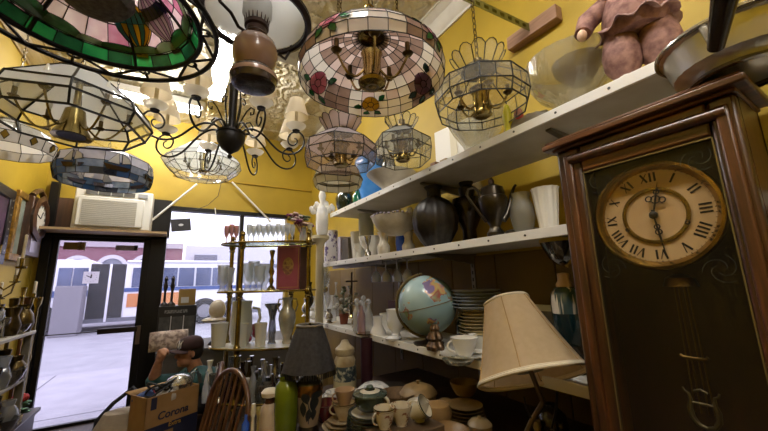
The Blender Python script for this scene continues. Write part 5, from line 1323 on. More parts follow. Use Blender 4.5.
# pots and bowls in the shade under the lowest shelf
tanp = M('tan stoneware', '8d7247', .45, col2='77603a', ns=12)
def pot(px, py, prof, lb, mat=tanp, name='stoneware_bowl', cat='bowl', **k): return on(name, lb, cat, px, py, [('body', mat, prof)], **k)
tr = on('tureen', 'round tan lidded tureen at the back of the counter', 'tureen', 419, 409, [
    ('bowl', tanp, [(0, None), (12, None), (17, 402), (18, 395), (17, 394), (0, 395)]), ('lid', tanp, [(18.5, 394.5), (19, 392.5), (15, 387), (8, 384), (0, 383.5)]), ('knob', tanp, [(1.4, 384), (1.2, 382), (2, 380.5), (0, 379.5)])])
pot(438, 427, [(0, None), (9, None), (14, 420), (15, 411), (12, 404), (5, 401.5), (0, 401)], 'tan rounded stoneware pot in front of the tureen', M('peach stoneware', '9b7a4c', .4), 'stoneware_pot', 'pot')
pot(446, 412, [(0, None), (7, None), (8, 408), (8, 402), (5, 399), (0, 398.5)], 'small tan jar behind the rounded stoneware pot', tanp, 'stoneware_jar', 'jar')
for i in range(6):
    pot_b = P(466, 424, z=CT)
    plate('side_plate', 'tan stoneware plate in the stack near the lampshade foot', 'plate', pot_b + V((0, 0, .014 * i)), .10 - .003 * i, tanp, tanp, 'tan stoneware plates stacked in the shade', .016)
on('stoneware_crock', 'tan crock with flared rim standing on stacked tan plates', 'crock', 466, 413, [('body', tanp, [(0, None), (9, None), (12, 408), (14, 402), (14.5, 400), (13, 401), (9, 408), (0, 410)])]).location.z = CT + .014 * 5 + .02
pot(481, 441, [(0, None), (9, None), (12, 432), (12.5, 424), (9, 420), (2, 418), (1.6, 416), (0, 415)], 'tan lidded sugar bowl at the counter front near the cream lamp', M('buff stoneware', '9a8560', .4), 'sugar_bowl', 'sugar bowl')
pot(447, 448, [(0, None), (12, None), (19, 440), (24, 430), (22, 431), (10, 444), (0, 445)], 'wide tan bowl at the front of the counter', M('ochre stoneware', '8b6a38', .4, col2='745629', ns=8), 'mixing_bowl', 'bowl')
pot(394, 398, [(0, None), (11, None), (12, 390), (11, 384), (0, 383)], 'dark lidded pan in the shadow behind the white bowl', M('dark pan', '221d17', .4), 'pan', 'pan')
pot(398, 412, [(0, None), (10, None), (17, 404), (19, 392), (17.6, 392), (8, 410), (0, 410)], 'brown basket bowl behind the covered green dish', M('brown basket', '6e5331', .7, col2='523c22', ns=60, bump=.3, bs=90), 'basket_bowl', 'basket')

on('candlestick', 'slender cream candlestick at the counter corner left of the pepper mill', 'candlestick', 252, 441, [('body', cream, [(0, None), (5, None), (2, 434), (1.6, 418), (3, 412), (2, 404), (0, 404)])])
on('ink_bottle', 'small cobalt blue bottle at the counter corner beside the cream candlestick', 'bottle', 245, 437, [('body', M('cobalt blue glass', '2c55b8', .15, coat=.4), [(0, None), (4, None), (4, 424), (1.6, 420), (1.6, 415), (0, 415)])])
on('tulip_vase', 'flared pale yellow glass vase between cream candlestick and pepper mill', 'vase', 258, 436, [('body', GL('pale yellow glass', 'efe4b0', .15, .4, 'e0cf8a'), [(0, None), (3.4, None), (2, 428), (3, 416), (5.6, 408), (5, 408), (2.2, 417), (0, 424)])])
# ============================================================ brass display rack
rc = P(267, 290, d=2.55); rc.z = 0
RZ = [zat(rc, 267, y) for y in (396, 345, 291, 244)]
ry = math.atan2(u.y, u.x)
rack = thing('brass_display_rack', 'tall brass rack with glass shelves standing before the shop window', 'rack', rc, ry)
def LR(px, z, off=0.0):                       # local x on the rack for a picture column, on the plane through its centre
    r = ray(px, 290); n = V((-u.y, u.x, 0)); t = (rc.dot(n) + off) / r.dot(n); p = EYE + r * t
    return (p - rc).dot(u)
def oval(w, d, z, n=48): return [V((w * cos(2 * PI * i / n), d * sin(2 * PI * i / n), z)) for i in range(n)]
hwid = [LR(313, 0) , LR(316, 0), LR(313, 0), LR(313, 0)]
lsh = [.36, .40, .36, .355]
shg = GL('shelf glass', 'd7e2dc', .12, .10)
for k_, z in enumerate(RZ):
    o = oval(lsh[k_], .17, z); m = MB()
    m.add(o + [v + V((0, 0, .006)) for v in o], [tuple(range(48))[::-1], tuple(range(48, 96))] + [(i, (i + 1) % 48, 48 + (i + 1) % 48, 48 + i) for i in range(48)])
    sh_ = m.build('glass_shelf', shg if k_ != 1 else M('white shelf board', 'd9d7d0', .4), rack, ang=30)
    m = MB(); m.tube(oval(lsh[k_] + .004, .174, z), .008, 8, True); m.build('brass_edge', brass, sh_)
for x, y in ((LR(240, 0, -.13), -.13), (LR(308, 0, -.13), -.13), (LR(230, 0, .13), .13), (LR(291, 0, .13), .13)):
    m = MB(); m.tube([(x, y, 0), (x, y, RZ[3] + .05)], .016, 10)
    p_ = m.build('post', brass, rack)
    for z in RZ: MB().lathe([(.016, z - .05), (.024, z - .04), (.018, z - .03), (.025, z - .015), (.025, z + .01), (.018, z + .02), (.016, z + .03)], 12, c=(x, y, 0)).build('collar', brass, p_)
    m = MB(); m.lathe([(.012, RZ[3] + .05), (.02, RZ[3] + .06), (.016, RZ[3] + .08), (0, RZ[3] + .09)], 12, c=(x, y, 0)); m.build('finial', brass, p_)
def onrack(k_, px, dy): 
    x = LR(px, 0, dy); b = rc + u * x + V((-u.y, u.x, 0)) * dy; return V((b.x, b.y, RZ[k_] + .0065))
def rk(name, label, cat, k_, px, dy, prof, mat, parts=None, group=None, n=20, **ex):
    b = onrack(k_, px, dy)
    def pf(pr): return [(wid(b, b.z, px, a), h * dep(b) / F) for a, h in pr]
    if parts:
        t = thing(name, label, cat, b, 0, group)
        for nm, mt, pr in parts: MB().lathe(pf(pr), n).build(nm, mt, t)
        return t
    o = MB().lathe(pf(prof), n, **ex).build(name, mat); o.location = b; return tag(o, label, cat, group)
pinkg_ = GL('pink stem glass', 'f0d5d6', .2, .35, 'e8c6c6')
stem = [(0, 0), (2.6, 0), (2.6, .6), (.6, 1.5), (.5, 8), (2.2, 11), (2.9, 15), (2.6, 19), (2.2, 19), (2.4, 15), (0, 10)]
sw = None
for i, px in enumerate([223, 228, 233, 246, 251, 256, 261, 266, 271, 276, 281, 286, 291]):
    for dy in ((-.09, .02) if i % 2 else (-.03, .08)):
        b = onrack(3, px, dy)
        if sw is None or True:
            mt = pinkg_ if px < 236 else crystal
            o = MB().lathe([(wid(b, b.z, px, a), h * dep(b) / F * .95) for a, h in stem], 14).build('wine_glass', mt) if sw is None or sw[0] != mt.name else None
            if o is None: o = sw[1].copy(); C.objects.link(o)
            sw = (mt.name, o); o.location = b
            tag(o, 'pink tinted stemmed glass on the left of the rack top' if px < 236 else 'clear stemmed glass in the rows along the top glass shelf of rack', 'glass', 'pink glasses on the rack top' if px < 236 else 'clear stemmed glasses on the rack top')
# flowers, cream candlestick
fb = onrack(3, 302, .0); m_ = dep(fb) / F
t = thing('flower_vase', 'clear vase of purple and pink silk flowers at right of rack top', 'flowers', fb)
MB().lathe([(0, 0), (3 * m_, 0), (3.4 * m_, 6 * m_), (2.4 * m_, 12 * m_), (3 * m_, 15 * m_), (2.6 * m_, 15 * m_), (0, 3 * m_)], 16).build('vase', crystal, t)
for nm, mt, n_ in (('purple_blooms', M('purple silk', '6d2a55', .8, col2='97507e', ns=30), 9), ('pale_blooms', M('pale pink silk', 'cfa9ae', .8, col2='e0cdc9', ns=30), 14), ('leaves', M('dull leaf', '5c6647', .7), 8)):
    for i in range(n_):
        m = MB()
        a = random.uniform(0, 6.28); r = random.uniform(0, 10) * m_; e = V((r * cos(a) * 1.4 - 3 * m_, r * sin(a) * .7, random.uniform(17, 28) * m_))
        m.tube([(0, 0, 4 * m_), (e.x * .4, e.y * .4, 14 * m_), e], .0016, 4)
        for q_ in range(5): b_ = e + V((cos(q_ * 1.26), sin(q_ * 1.26), .25 * (q_ % 2))) * 1.6 * m_; m.ell(b_, (1.7 * m_, 1.7 * m_, 1.2 * m_), 7, 5)
        m.build(nm[:-1] if nm != 'leaves' else 'leaf', mt, t)
rk('candlestick', 'cream turned candlestick at right end of the rack top', 'candlestick', 3, 309, -.02, [(0, 0), (4, 0), (3, 2), (1.6, 5), (2.6, 9), (1.6, 13), (3, 17), (2, 18), (0, 18)], cream)
# pedestal with white figurine vase behind the rack
pb_ = P(319, 330, d=3.0); zt_ = zat(pb_, 319, 236)
t = thing('cream_pedestal', 'slim cream pedestal column between rack and far end of the shelves', 'pedestal', (pb_.x, pb_.y, 0))
MB().lathe([(0, 0), (.10, 0), (.10, .04), (.05, .07), (.035, .12), (.04, .5), (.035, zt_ - .1), (.05, zt_ - .06), (.085, zt_ - .03), (.085, zt_), (0, zt_)], 24).build('column', M('cream painted plaster', 'cfc3a0', .6), t)
t2 = turn('angel_vase', 'white china vase encrusted with winged figures on the cream pedestal', 'vase', 322, 236, [
    ('vase', milk, [(0, None), (5, None), (6, 230), (6.4, 214), (5, 208), (0, 207)]), ('neck', china, [(4, 209), (2.4, 203), (4, 196), (2, 190), (0, 190)])], x=pb_.x, zb=zt_)
m_ = dep(t2.location) / F
w_ = MB()
for s in (-1, 1):
    for i in range(7):
        e = u * (s * (3 + 1.3 * i) * m_) + V((0, 0, (34 + 3 * sin(i * 1.3 + s) - i * .9) * m_ * .9)); w_.ell(e, (2.6 * m_, 1.6 * m_, 3.4 * m_), 8, 6)
w_.ell(V((0, 0, 45 * m_ * .9)), (2.4 * m_, 2.4 * m_, 3.2 * m_), 10, 8)
w_.build('winged_figures', china, t2)
# second tier
for px, dy, h_ in ((222, -.02, 26), (228, .05, 23), (247, -.03, 27), (253, .05, 29), (259, -.04, 24), (264, .05, 26)):
    rk('crystal_vase', 'clear cut crystal vase on the second shelf of the rack', 'vase', 2, px, dy, [(0, 0), (4.4, 0), (2.6, 2.5), (2.4, 5), (5.2, 9), (5, h_ * .7), (6, h_), (5.4, h_), (4.6, h_ * .7), (0, 8)], crystal, group='crystal vases on the second rack shelf', flute=.05, fn=6, n=24)
rk('candlestick', 'tall turned brass candlestick on second shelf of rack beside crimson book', 'candlestick', 2, 271, -.02, [(0, 0), (5, 0), (4, 2), (1.5, 5), (2.6, 9), (1.4, 13), (3, 18), (1.4, 23), (2.4, 28), (1.4, 32), (3, 39), (2, 40), (0, 40)], brass)
def book(label, px, w_, h_, mat, dy, tilt=0, orn=None):
    b = onrack(2, px, dy); m_ = dep(b) / F
    t = thing('book', label, 'book', b, ry)
    MB().box((0, 0, h_ * m_ / 2), (w_ * m_, .03, h_ * m_)).build('cover', mat, t, bevel=.003)
    MB().box((0, .001, h_ * m_ / 2), (w_ * m_ * .97, .024, h_ * m_ * .985 + .004)).build('pages', M('book pages', 'cbbd98', .8), t)
    if orn:
        o = MB().lathe([(0, 0), (w_ * m_ * .24, 0), (w_ * m_ * .24, .002), (0, .002)], 28, T=Matrix.Translation((0, -.0155, h_ * m_ * .52)) @ Matrix.Rotation(PI / 2, 4, 'X') @ Matrix.Scale(1.6, 4, (0, 1, 0))); o.build('gilt_oval', orn, t)
        fr = MB()
        for c_, d_ in (((0, -.0155, h_ * m_ * .05), (w_ * m_ * .9, .002, .004)), ((0, -.0155, h_ * m_ * .95), (w_ * m_ * .9, .002, .004)), ((w_ * m_ * .45, -.0155, h_ * m_ / 2), (.004, .002, h_ * m_ * .9)), ((-w_ * m_ * .45, -.0155, h_ * m_ / 2), (.004, .002, h_ * m_ * .9))): fr.box(c_, d_)
        fr.build('gilt_border', M('gilt line', 'b08a45', .4, .5), t)
    return t
book('large crimson picture book with gilt oval standing on the rack', 288, 23, 44, M('crimson cover', '8a3a47', .5, col2='9d4a57', ns=8), .06, 0, M('gilt oval print', 'b89450', .5, col2='6b3a30', ns=40))
book('tall dark maroon book behind the right rack post', 304, 8, 42, M('maroon cover', '3d1b1a', .5), .05)
# third tier: white china
wmk = M('white ironstone', 'd6d6cf', .3, coat=.3)
rk('planter', 'white china planter at left of the third rack shelf', 'planter', 1, 222, -.05, [(0, 0), (7, 0), (8, 10), (9, 22), (9.5, 23), (8.6, 23), (7, 8), (0, 6)], wmk)
rk('planter', 'white china planter second from left of the third rack shelf', 'planter', 1, 243, -.06, [(0, 0), (6.6, 0), (7.4, 10), (8.2, 21), (8.6, 22), (7.8, 22), (6, 8), (0, 6)], wmk)
pj = rk('pitcher', 'tall white ironstone pitcher behind the planters on the third rack shelf', 'pitcher', 1, 243, .08, None, None, [('body', wmk, [(0, 0), (9, 0), (12, 10), (11, 26), (10, 36), (11, 41), (10, 41), (9, 35), (0, 30)])])
mh = dep(pj.location) / F
MB().tube([u * (11 * mh) + V((0, 0, 34 * mh)), u * (17 * mh) + V((0, 0, 33 * mh)), u * (19 * mh) + V((0, 0, 24 * mh)), u * (15 * mh) + V((0, 0, 14 * mh)), u * (11.5 * mh) + V((0, 0, 11 * mh))], .011, 8).build('handle', wmk, pj)
rk('tumbler', 'white fluted china tumbler in the middle of third rack shelf', 'tumbler', 1, 262.5, -.07, [(0, 0), (5, 0), (5.4, 8), (6.4, 21), (7, 22.5), (6.2, 22.5), (5, 8), (0, 6)], china, flute=.03, fn=12, n=48)
rk('silver_vase', 'flared silver and glass vase right of the white tumbler', 'vase', 1, 273.5, .03, [(0, 0), (4.6, 0), (3, 3), (4, 12), (3, 24), (5, 33), (9, 38), (8.4, 38.5), (4, 33), (2, 24), (0, 22)], GL('silvery glass', 'b9bac0', .3, .35, '8a8a92'))
ur = rk('urn', 'silvery pearl two handled urn at right of the third rack shelf', 'urn', 1, 288, .0, None, None, [('body', M('pearl silver glaze', 'a9a69b', .25, .5, col2='d6d3c8', ns=8), [(0, 0), (4, 0), (4.6, 2), (3.6, 5), (7, 14), (9, 24), (8, 31), (4.4, 36), (4, 41), (6, 45), (5, 45), (0, 36)])])
for s in (-1, 1): MB().tube([u * (s * 8 * mh) + V((0, 0, 30 * mh)), u * (s * 10 * mh) + V((0, 0, 36 * mh)), u * (s * 8.5 * mh) + V((0, 0, 42 * mh)), u * (s * 5 * mh) + V((0, 0, 42 * mh))], .006, 8).build('handle', silver, ur)
fo = MB()
for i in range(12): fo.ell((random.uniform(-.05, .05), random.uniform(-.03, .03), random.uniform(.02, .12)), (.03, .025, .03), 10, 8)
o = fo.build('folded_cloth', M('crimson and pink cloth', '8e2038', .8, col2='d9b3ae', ns=5, stops=(.45, .55))); o.location = onrack(1, 257, .10); o.location.z = RZ[1] + .012; tag(o, 'crimson and pink folded cloth behind the white pitcher on the rack', 'cloth')
o['label'] = 'crimson and pink cloth bundled behind the white pitcher on the rack'
# fourth tier: dark glass and oddments
purple_gl = GL('purple glass', '8b6f8a', .2, .45, '4a3547'); dk_gl = GL('dark glass', '6b6f68', .2, .5, '2b2e29')
oddm = [(crystal, 'clear'), (purple_gl, 'purple'), (GL('grey glass', 'b9bcb8', .15, .4, '8e918c'), 'grey'), (dbrass, 'brass'), (silver, 'silver'), (milk, 'white china'), (GL('plum glass', '7a5a6c', .18, .45, '5a3a4c'), 'plum')]
shapes = [[(0, 0), (3.4, 0), (3.8, 8), (3.2, 14), (1.2, 19), (1.2, 25), (1.8, 26), (0, 26)], [(0, 0), (3, 0), (1, 2), (.8, 9), (3, 13), (3.6, 20), (3, 20), (0, 12)], [(0, 0), (4, 0), (6, 6), (6.5, 12), (5, 13), (0, 8)], [(0, 0), (4, 0), (2, 4), (4.4, 12), (3, 20), (1.6, 24), (3, 30), (0, 28)]]
kinds = ['bottle', 'goblet', 'bowl', 'vase']
for i in range(46):
    px = 213 + 2.1 * i; mt, cn = oddm[(i * 5 + i // 3) % 7]; s = (i * 3 + i // 5) % 4
    dy = (-.11, .0, .1)[i % 3]; sc = random.uniform(.85, 1.35)
    rk(kinds[s], '%s %s among the dim glassware crowding the lowest visible rack shelf' % (cn + (' glass' if cn in ('clear', 'purple', 'grey', 'plum') else ''), kinds[s]), kinds[s], 0, px, dy, [(a * sc, h * sc) for a, h in shapes[s]], mt, group='%s %s pieces on the low rack shelf' % (cn, kinds[s]), n=16)

# ============================================================ seated man
hd = P(190, 352, d=3.0)
face = (-u * .74 + V((-u.y, u.x, 0)) * -.67); face.normalize()     # looks to the left of the picture, a little to the viewer
sd = V((0, 0, 1)).cross(face)                                          # his left side
BX = V((hd.x, hd.y, 0))
def pp(f_, s_, z): return face * f_ + sd * s_ + V((0, 0, z))
hz_ = hd.z
man = thing('person', 'seated man in dark maroon cap and teal shirt, head bowed with one fist raised', 'person', BX)
skinm = M('tanned skin', 'b07f60', .55, col2='9c6c50', ns=12)
teal_cloth = M('dark teal cloth', '17393a', .85, col2='1f4a4a', ns=18, bump=.15, bs=40)
def voxel(mb, name, mat, size, parent, smooth=6):
    o = mb.build('tmp', mat, None)
    r_ = o.modifiers.new('r', 'REMESH'); r_.mode = 'VOXEL'; r_.voxel_size = size
    s_ = o.modifiers.new('s', 'SMOOTH'); s_.iterations = smooth; s_.factor = .5
    me = bpy.data.meshes.new_from_object(o.evaluated_get(bpy.context.evaluated_depsgraph_get()))
    me.name = name; bpy.data.objects.remove(o)
    me.polygons.foreach_set('use_smooth', [True] * len(me.polygons)); me.materials.clear(); me.materials.append(mat)
    n = bpy.data.objects.new(name, me); C.objects.link(n); n.parent = parent; return n
def cap_tube(mb, pts, rs, n=14):
    mb.tube(pts, rs, n); mb.ell(pts[0], rs[0], 12, 8); mb.ell(pts[-1], rs[-1], 12, 8)
SZ = .30                                                     # seat height of his stool
nod = R(3)
def hp(f_, s_, z):                                            # head frame, bowed forward
    return pp(f_ * cos(nod) + z * sin(nod), s_, hz_ + z * cos(nod) - f_ * sin(nod))
TH = Matrix((( *face, 0), (*sd, 0), (0, 0, 1, 0), (0, 0, 0, 1))).transposed()
b = MB()
HM = Matrix.Translation(hp(0, 0, 0)) @ TH @ Matrix.Rotation(nod, 4, 'Y')
b.ell((0, 0, .015), (.098, .076, .105), 22, 16, T=HM); b.ell((.028, 0, -.06), (.068, .058, .062), 18, 12, T=HM)
b.ell((.075, 0, -.092), (.024, .026, .02), 12, 8, T=HM)                                 # chin
b.tube([HM @ V((.092, 0, .02)), HM @ V((.112, 0, -.022)), HM @ V((.098, 0, -.035))], [.009, .014, .010], 10)  # nose
b.ell((.088, 0, .03), (.014, .05, .012), 12, 8, T=HM)
for s in (-1, 1): b.ell((-.005, s * .078, -.01), (.018, .009, .03), 10, 8, T=HM)
b.ell((.088, 0, -.062), (.016, .026, .008), 12, 8, T=HM); b.ell((.086, 0, -.076), (.015, .022, .008), 12, 8, T=HM)
sh_z = hz_ - .20
cap_tube(b, [hp(-.02, 0, -.06), pp(-.065, 0, sh_z + .02)], [.055, .065])
b.tube([pp(-.10, 0, SZ + .08), pp(-.13, 0, SZ + .2), pp(-.10, 0, sh_z - .06), pp(-.07, 0, sh_z + .02)], [.14, .15, .15, .10], 18)
SHL = {}
for s in (-1, 1):
    sp0 = pp(-.07, s * .19, sh_z - .02)
    if s == 1: el, wr = P(153, 382, d=2.82) - BX, P(159, 361, d=2.80) - BX
    else: el, wr = pp(.06, -.24, SZ + .18), pp(.28, -.12, SZ + .15)
    SHL[s] = (sp0, el, wr)
    cap_tube(b, [sp0, sp0.lerp(el, .5), el], [.06, .052, .042]); cap_tube(b, [el, el.lerp(wr, .35), wr], [.041, .044, .028])
    cap_tube(b, [pp(-.07, s * .08, sh_z), sp0], [.07, .062])
    kn = pp(.33, s * .13, SZ + .06); ft = pp(.36, s * .13, .08)
    cap_tube(b, [pp(-.08, s * .09, SZ + .09), kn], [.085, .06]); cap_tube(b, [kn, kn.lerp(ft, .4), ft], [.058, .055, .035]); cap_tube(b, [ft, ft + face * .14 + V((0, 0, -.035))], [.04, .03])
def fist(w0, dirv, palm, th):
    """closed hand: palm block, four curled fingers of unequal length, thumb across"""
    dirv = dirv.normalized(); ac = dirv.cross(palm).normalized(); pl_ = ac.cross(dirv).normalized()
    b.ell(w0 + dirv * .045, .028, 12, 8); 
    for i in range(-2, 3): cap_tube(b, [w0 + dirv * .012 + ac * .010 * i, w0 + dirv * .075 + ac * .017 * i], [.019, .0155], 10)
    for i, L_ in enumerate((.030, .036, .035, .028)):
        k0 = w0 + dirv * .08 + ac * (.026 - .0175 * i)
        cap_tube(b, [k0, k0 + dirv * L_ * .55 + pl_ * L_ * .55, k0 + dirv * L_ * .25 + pl_ * L_ * 1.25, k0 - dirv * L_ * .4 + pl_ * L_ * 1.15], [.0098, .0095, .0088, .0078], 8)
    t0 = w0 + dirv * .028 + ac * .03 * th
    cap_tube(b, [t0, t0 + dirv * .03 + ac * .014 * th + pl_ * .016, t0 + dirv * .052 + pl_ * .036 - ac * .004 * th], [.0135, .0115, .0095], 8)
fist(SHL[1][2], (SHL[1][2] - SHL[1][1]) + face * -.02, -face + sd * -.5, 1)
fist(SHL[-1][2], face + sd * .3, V((0, 0, -1)) + sd * .3, -1)
voxel(b, 'body', skinm, .0058, man, 5)
# clothes a little outside the body
c_ = MB()
c_.tube([pp(-.10, 0, SZ + .06), pp(-.13, 0, SZ + .2), pp(-.10, 0, sh_z - .06), pp(-.072, 0, sh_z + .012), pp(-.066, 0, sh_z + .045)], [.165, .172, .17, .118, .082], 22)
for s in (-1, 1):
    s0, el, wr = SHL[s]; cap_tube(c_, [pp(-.07, s * .08, sh_z), s0], [.088, .078]); cap_tube(c_, [s0, s0.lerp(el, .5), el], [.077, .068, .058])
    c_.tube([el, el.lerp(wr, .18)], [.058, .055], 14)
voxel(c_, 'shirt', teal_cloth, .009, man, 6)
c_ = MB()
for s in (-1, 1):
    kn = pp(.33, s * .13, SZ + .06); ft = pp(.36, s * .13, .10)
    cap_tube(c_, [pp(-.08, s * .09, SZ + .09), kn], [.108, .078]); cap_tube(c_, [kn, kn.lerp(ft, .4), ft], [.076, .072, .06])
c_.tube([pp(-.1, 0, SZ + .01), pp(-.11, 0, SZ + .13)], [.17, .168], 20)
voxel(c_, 'trousers', M('dark trousers', '23242b', .85), .01, man, 4)
for s in (-1, 1):
    c_ = MB(); ft = pp(.36, s * .13, .05); cap_tube(c_, [ft + face * -.03, ft + face * .17 + V((0, 0, -.008))], [.05, .042]); voxel(c_, 'shoe', M('black shoe', '151414', .4), .009, man, 4)
# hair, eyes, cap with the NY mark
h_ = MB(); h_.ell((-.022, 0, .012), (.09, .081, .098), 20, 14, T=HM); 
h2 = MB(); o_ = MB()
h_.v = h_.v
hair = h_.build('hair', M('dark hair', '1a1412', .7), man)
for s in (-1, 1):
    MB().ell((.089, s * .030, .008), (.009, .013, .006), 10, 6, T=HM).build('eye', M('eye white', 'd8cfc6', .3), man)
    MB().tube([HM @ V((.096, s * .014, .026)), HM @ V((.099, s * .03, .030)), HM @ V((.09, s * .048, .024))], .0045, 6).build('eyebrow', M('dark hair', '1a1412', .7), man)
mar = M('dark maroon cap cloth', '2c1517', .8, col2='371b1d', ns=20)
cp_ = MB(); cp_.lathe([(.106, .032), (.108, .056), (.103, .088), (.085, .118), (.05, .136), (0, .142)], 28)
cp_.v = [tuple(HM @ V((x * 1.0 - .004, y * .82, z))) for x, y, z in cp_.v]
capo = cp_.build('cap', mar, man)
so = capo.modifiers.new('thick', 'SOLIDIFY'); so.thickness = .004
br = MB(); vs = []; fs = []; nb = 18
for j in range(4):
    for i in range(nb + 1):
        a = R(-72 + 144 * i / nb); r = .1 + (.075 * cos(a * .95)) * j / 3
        x, y = r * cos(a), r * sin(a) * (.84 if j == 0 else .84)
        vs.append(HM @ V((x, y, (.046 - .022 * (y / .09) ** 2 - .004 * j / 3))))
for j in range(3):
    for i in range(nb): k = j * (nb + 1) + i; fs.append((k, k + 1, k + nb + 2, k + nb + 1))
bro = br.add(vs, fs).build('cap_brim', mar, man); so = bro.modifiers.new('thick', 'SOLIDIFY'); so.thickness = .005
wht = M('white embroidery', 'dcdad6', .7)
# interlocked N and Y on the cap front quarter turned to the viewer
def capp(a, z, o=.0035):
    zs = [(.03, .106), (.056, .108), (.088, .103), (.118, .085)]
    r = .1
    for (z0, r0), (z1, r1) in zip(zs, zs[1:]):
        if z0 <= z <= z1: r = r0 + (r1 - r0) * (z - z0) / (z1 - z0)
    r += o; return HM @ V((r * cos(a) - .004, r * sin(a) * .82, z))
ny = MB(); ca_ = R(26); sc_ = .30
def L2(pts): ny.tube([capp(ca_ - x * sc_, .078 + y * .03) for x, y in pts], .0034, 6)
L2([(-.55, -.8), (-.55, .25), (-.55, .9)]); L2([(-.55, .9), (0, .05), (.5, -.8)]); L2([(.5, -.8), (.5, .1), (.5, .9)])
L2([(-.85, 1.15), (-.4, .65), (0, .25)]); L2([(.85, 1.15), (.4, .65), (0, .25)]); L2([(0, .25), (0, -.5), (0, -1.15)])
ny.build('cap_emblem', wht, man)
MB().ell(HM @ V((-.004, 0, .143)), .007, 8, 6).build('cap_button', mar, man)
tag(MB().lathe([(0, 0), (.14, 0), (.13, .03), (.05, .06), (.05, SZ - .06), (.17, SZ - .04), (.18, SZ - .005), (.17, SZ), (0, SZ)], 28, c=BX + face * -.09).build('stool', oakc), 'round dark stool beneath the seated man', 'stool')

# ============================================================ beer carton, chairs, bag
c0, c1_ = P(147, 399, d=1.9), P(199, 390, d=2.16)
bdir = (c1_ - c0); bdir.z = 0; bw_ = bdir.length; bdir.normalize(); bn_ = V((-bdir.y, bdir.x, 0))
zbx1 = c0.z; zbx0 = zbx1 - .29; bd_ = .17
bx = thing('beer_carton', 'open brown beer carton lettered in blue, filled with cables and metal oddments', 'carton', (c0.x, c0.y, zbx0), math.atan2(bdir.y, bdir.x))
card = M('brown cardboard', '9c7a4d', .8, col2='8c6b41', ns=8)
hB = zbx1 - zbx0
for nm, c_, d_ in (('front_panel', (bw_ / 2, .003, hB / 2), (bw_, .006, hB)), ('back_panel', (bw_ / 2, bd_, hB / 2), (bw_, .006, hB)), ('side_panel', (.003, bd_ / 2, hB / 2), (.006, bd_, hB)), ('side_panel', (bw_ - .003, bd_ / 2, hB / 2), (.006, bd_, hB)), ('bottom', (bw_ / 2, bd_ / 2, .003), (bw_, bd_, .006))):
    MB().box(c_, d_).build(nm, card, bx)
fl_ = MB(); fl_.add([(0, bd_, hB), (bw_, bd_, hB), (bw_ + .01, bd_ + .05, hB + .012), (-.01, bd_ + .05, hB + .012)], [(0, 1, 2, 3)]); fo_ = fl_.build('flap', card, bx, flip=False); fo_.modifiers.new('thick', 'SOLIDIFY').thickness = .005
navy = M('navy carton print', '1a1f3d', .7)
MB().box((bw_ * .5, -.001, hB * .22), (bw_, .002, hB * .44)).build('navy_band', navy, bx)
MB().box((bw_ * .42, -.0022, hB * .15), (bw_ * .2, .002, hB * .3)).build('tan_panel', card, bx)
MB().box((bw_ * .13, -.001, hB * .87), (bw_ * .1, .002, hB * .22)).build('dark_emblem', navy, bx)
TX = lambda x, z: Matrix.Translation((x, -.0025, z)) @ Matrix.Rotation(PI / 2, 4, 'X')
put_text('lettering', 'Corona', .058, navy, bx, TX(bw_ * .50, hB * .60), .15, .0012)
put_text('lettering', 'Extra', .034, M('gold carton print', 'b18b2e', .6), bx, TX(bw_ * .54, hB * .39), .1, .0006)
tag(MB().box((bw_ / 2 + .0, bd_ / 2, -.2), (bw_ * .9, bd_ * .95, zbx0 * .0 + .0)).build('x', oakc), 'x', 'x') if False else None
sb_ = thing('low_table', 'low dark wooden table holding up the beer carton', 'table', (c0.x, c0.y, 0), math.atan2(bdir.y, bdir.x))
MB().box((bw_ / 2, bd_ / 2, zbx0 - .0155), (bw_ + .04, bd_ + .04, .03)).build('top', oakc, sb_, bevel=.003)
for x in (.02, bw_ - .02):
    for y in (.02, bd_ - .02): MB().box((x, y, (zbx0 - .03) / 2), (.035, .035, zbx0 - .03)).build('leg', oakc, sb_)
inb = lambda x, y, z: V((c0.x, c0.y, zbx0)) + bdir * x + bn_ * y + V((0, 0, z))
m = MB()
for k in range(5):
    m.tube([(.075 * (1 - .06 * k) * cos(t), .06 * sin(t) * (1 - .05 * k), .012 * k + .05 * max(0, sin(t + k))) for t in [2 * PI * i / 28 for i in range(28)]], .006, 6, True)
o = m.build('cable_coil', M('black cable', '1b1b1e', .5)); o.location = inb(bw_ * .32, bd_ * .45, hB - .035); tag(o, 'coil of black cable spilling out of the beer carton', 'cable')
o = MB().lathe([(0, 0), (.04, 0), (.06, .03), (.075, .09), (.06, .12), (.03, .135), (0, .14)], 24, flute=.04, fn=12).build('silver_pot', silver); o.location = inb(bw_ * .70, bd_ * .42, hB - .065); tag(o, 'round silver pot sitting in the top of the beer carton', 'pot')
for i, (x, y, col, lb) in enumerate(((.42, .75, '8c2f33', 'red cloth scrap'), (.2, .72, '2b3c66', 'blue cloth scrap'), (.45, .3, 'b9b6b2', 'grey cloth scrap'))):
    m = MB(); m.ell((0, 0, 0), (.06, .045, .045), 16, 10)
    for k, v in enumerate(m.v): s = 1 + .25 * sin(v[0] * 90 + i) * cos(v[1] * 80); m.v[k] = (v[0] * s, v[1] * s, v[2] * s)
    o = m.build('cloth_scrap', M('scrap ' + col, col, .85)); o.location = inb(bw_ * x, bd_ * y, hB - .03); tag(o, lb + ' in the mouth of the beer carton', 'cloth')
for x0, y0, x1, y1, z1, lb in ((.55, .3, .3, .25, .085, 'thick black hose lying across the carton mouth'), ):
    o = MB().tube([inb(bw_ * .22, bd_ * .3, hB + .02), inb(bw_ * .45, bd_ * .25, hB + .045), inb(bw_ * .68, bd_ * .32, hB + .06)], .013, 10).build('hose', M('black cable', '1b1b1e', .5)); tag(o, lb, 'hose')
m = MB()
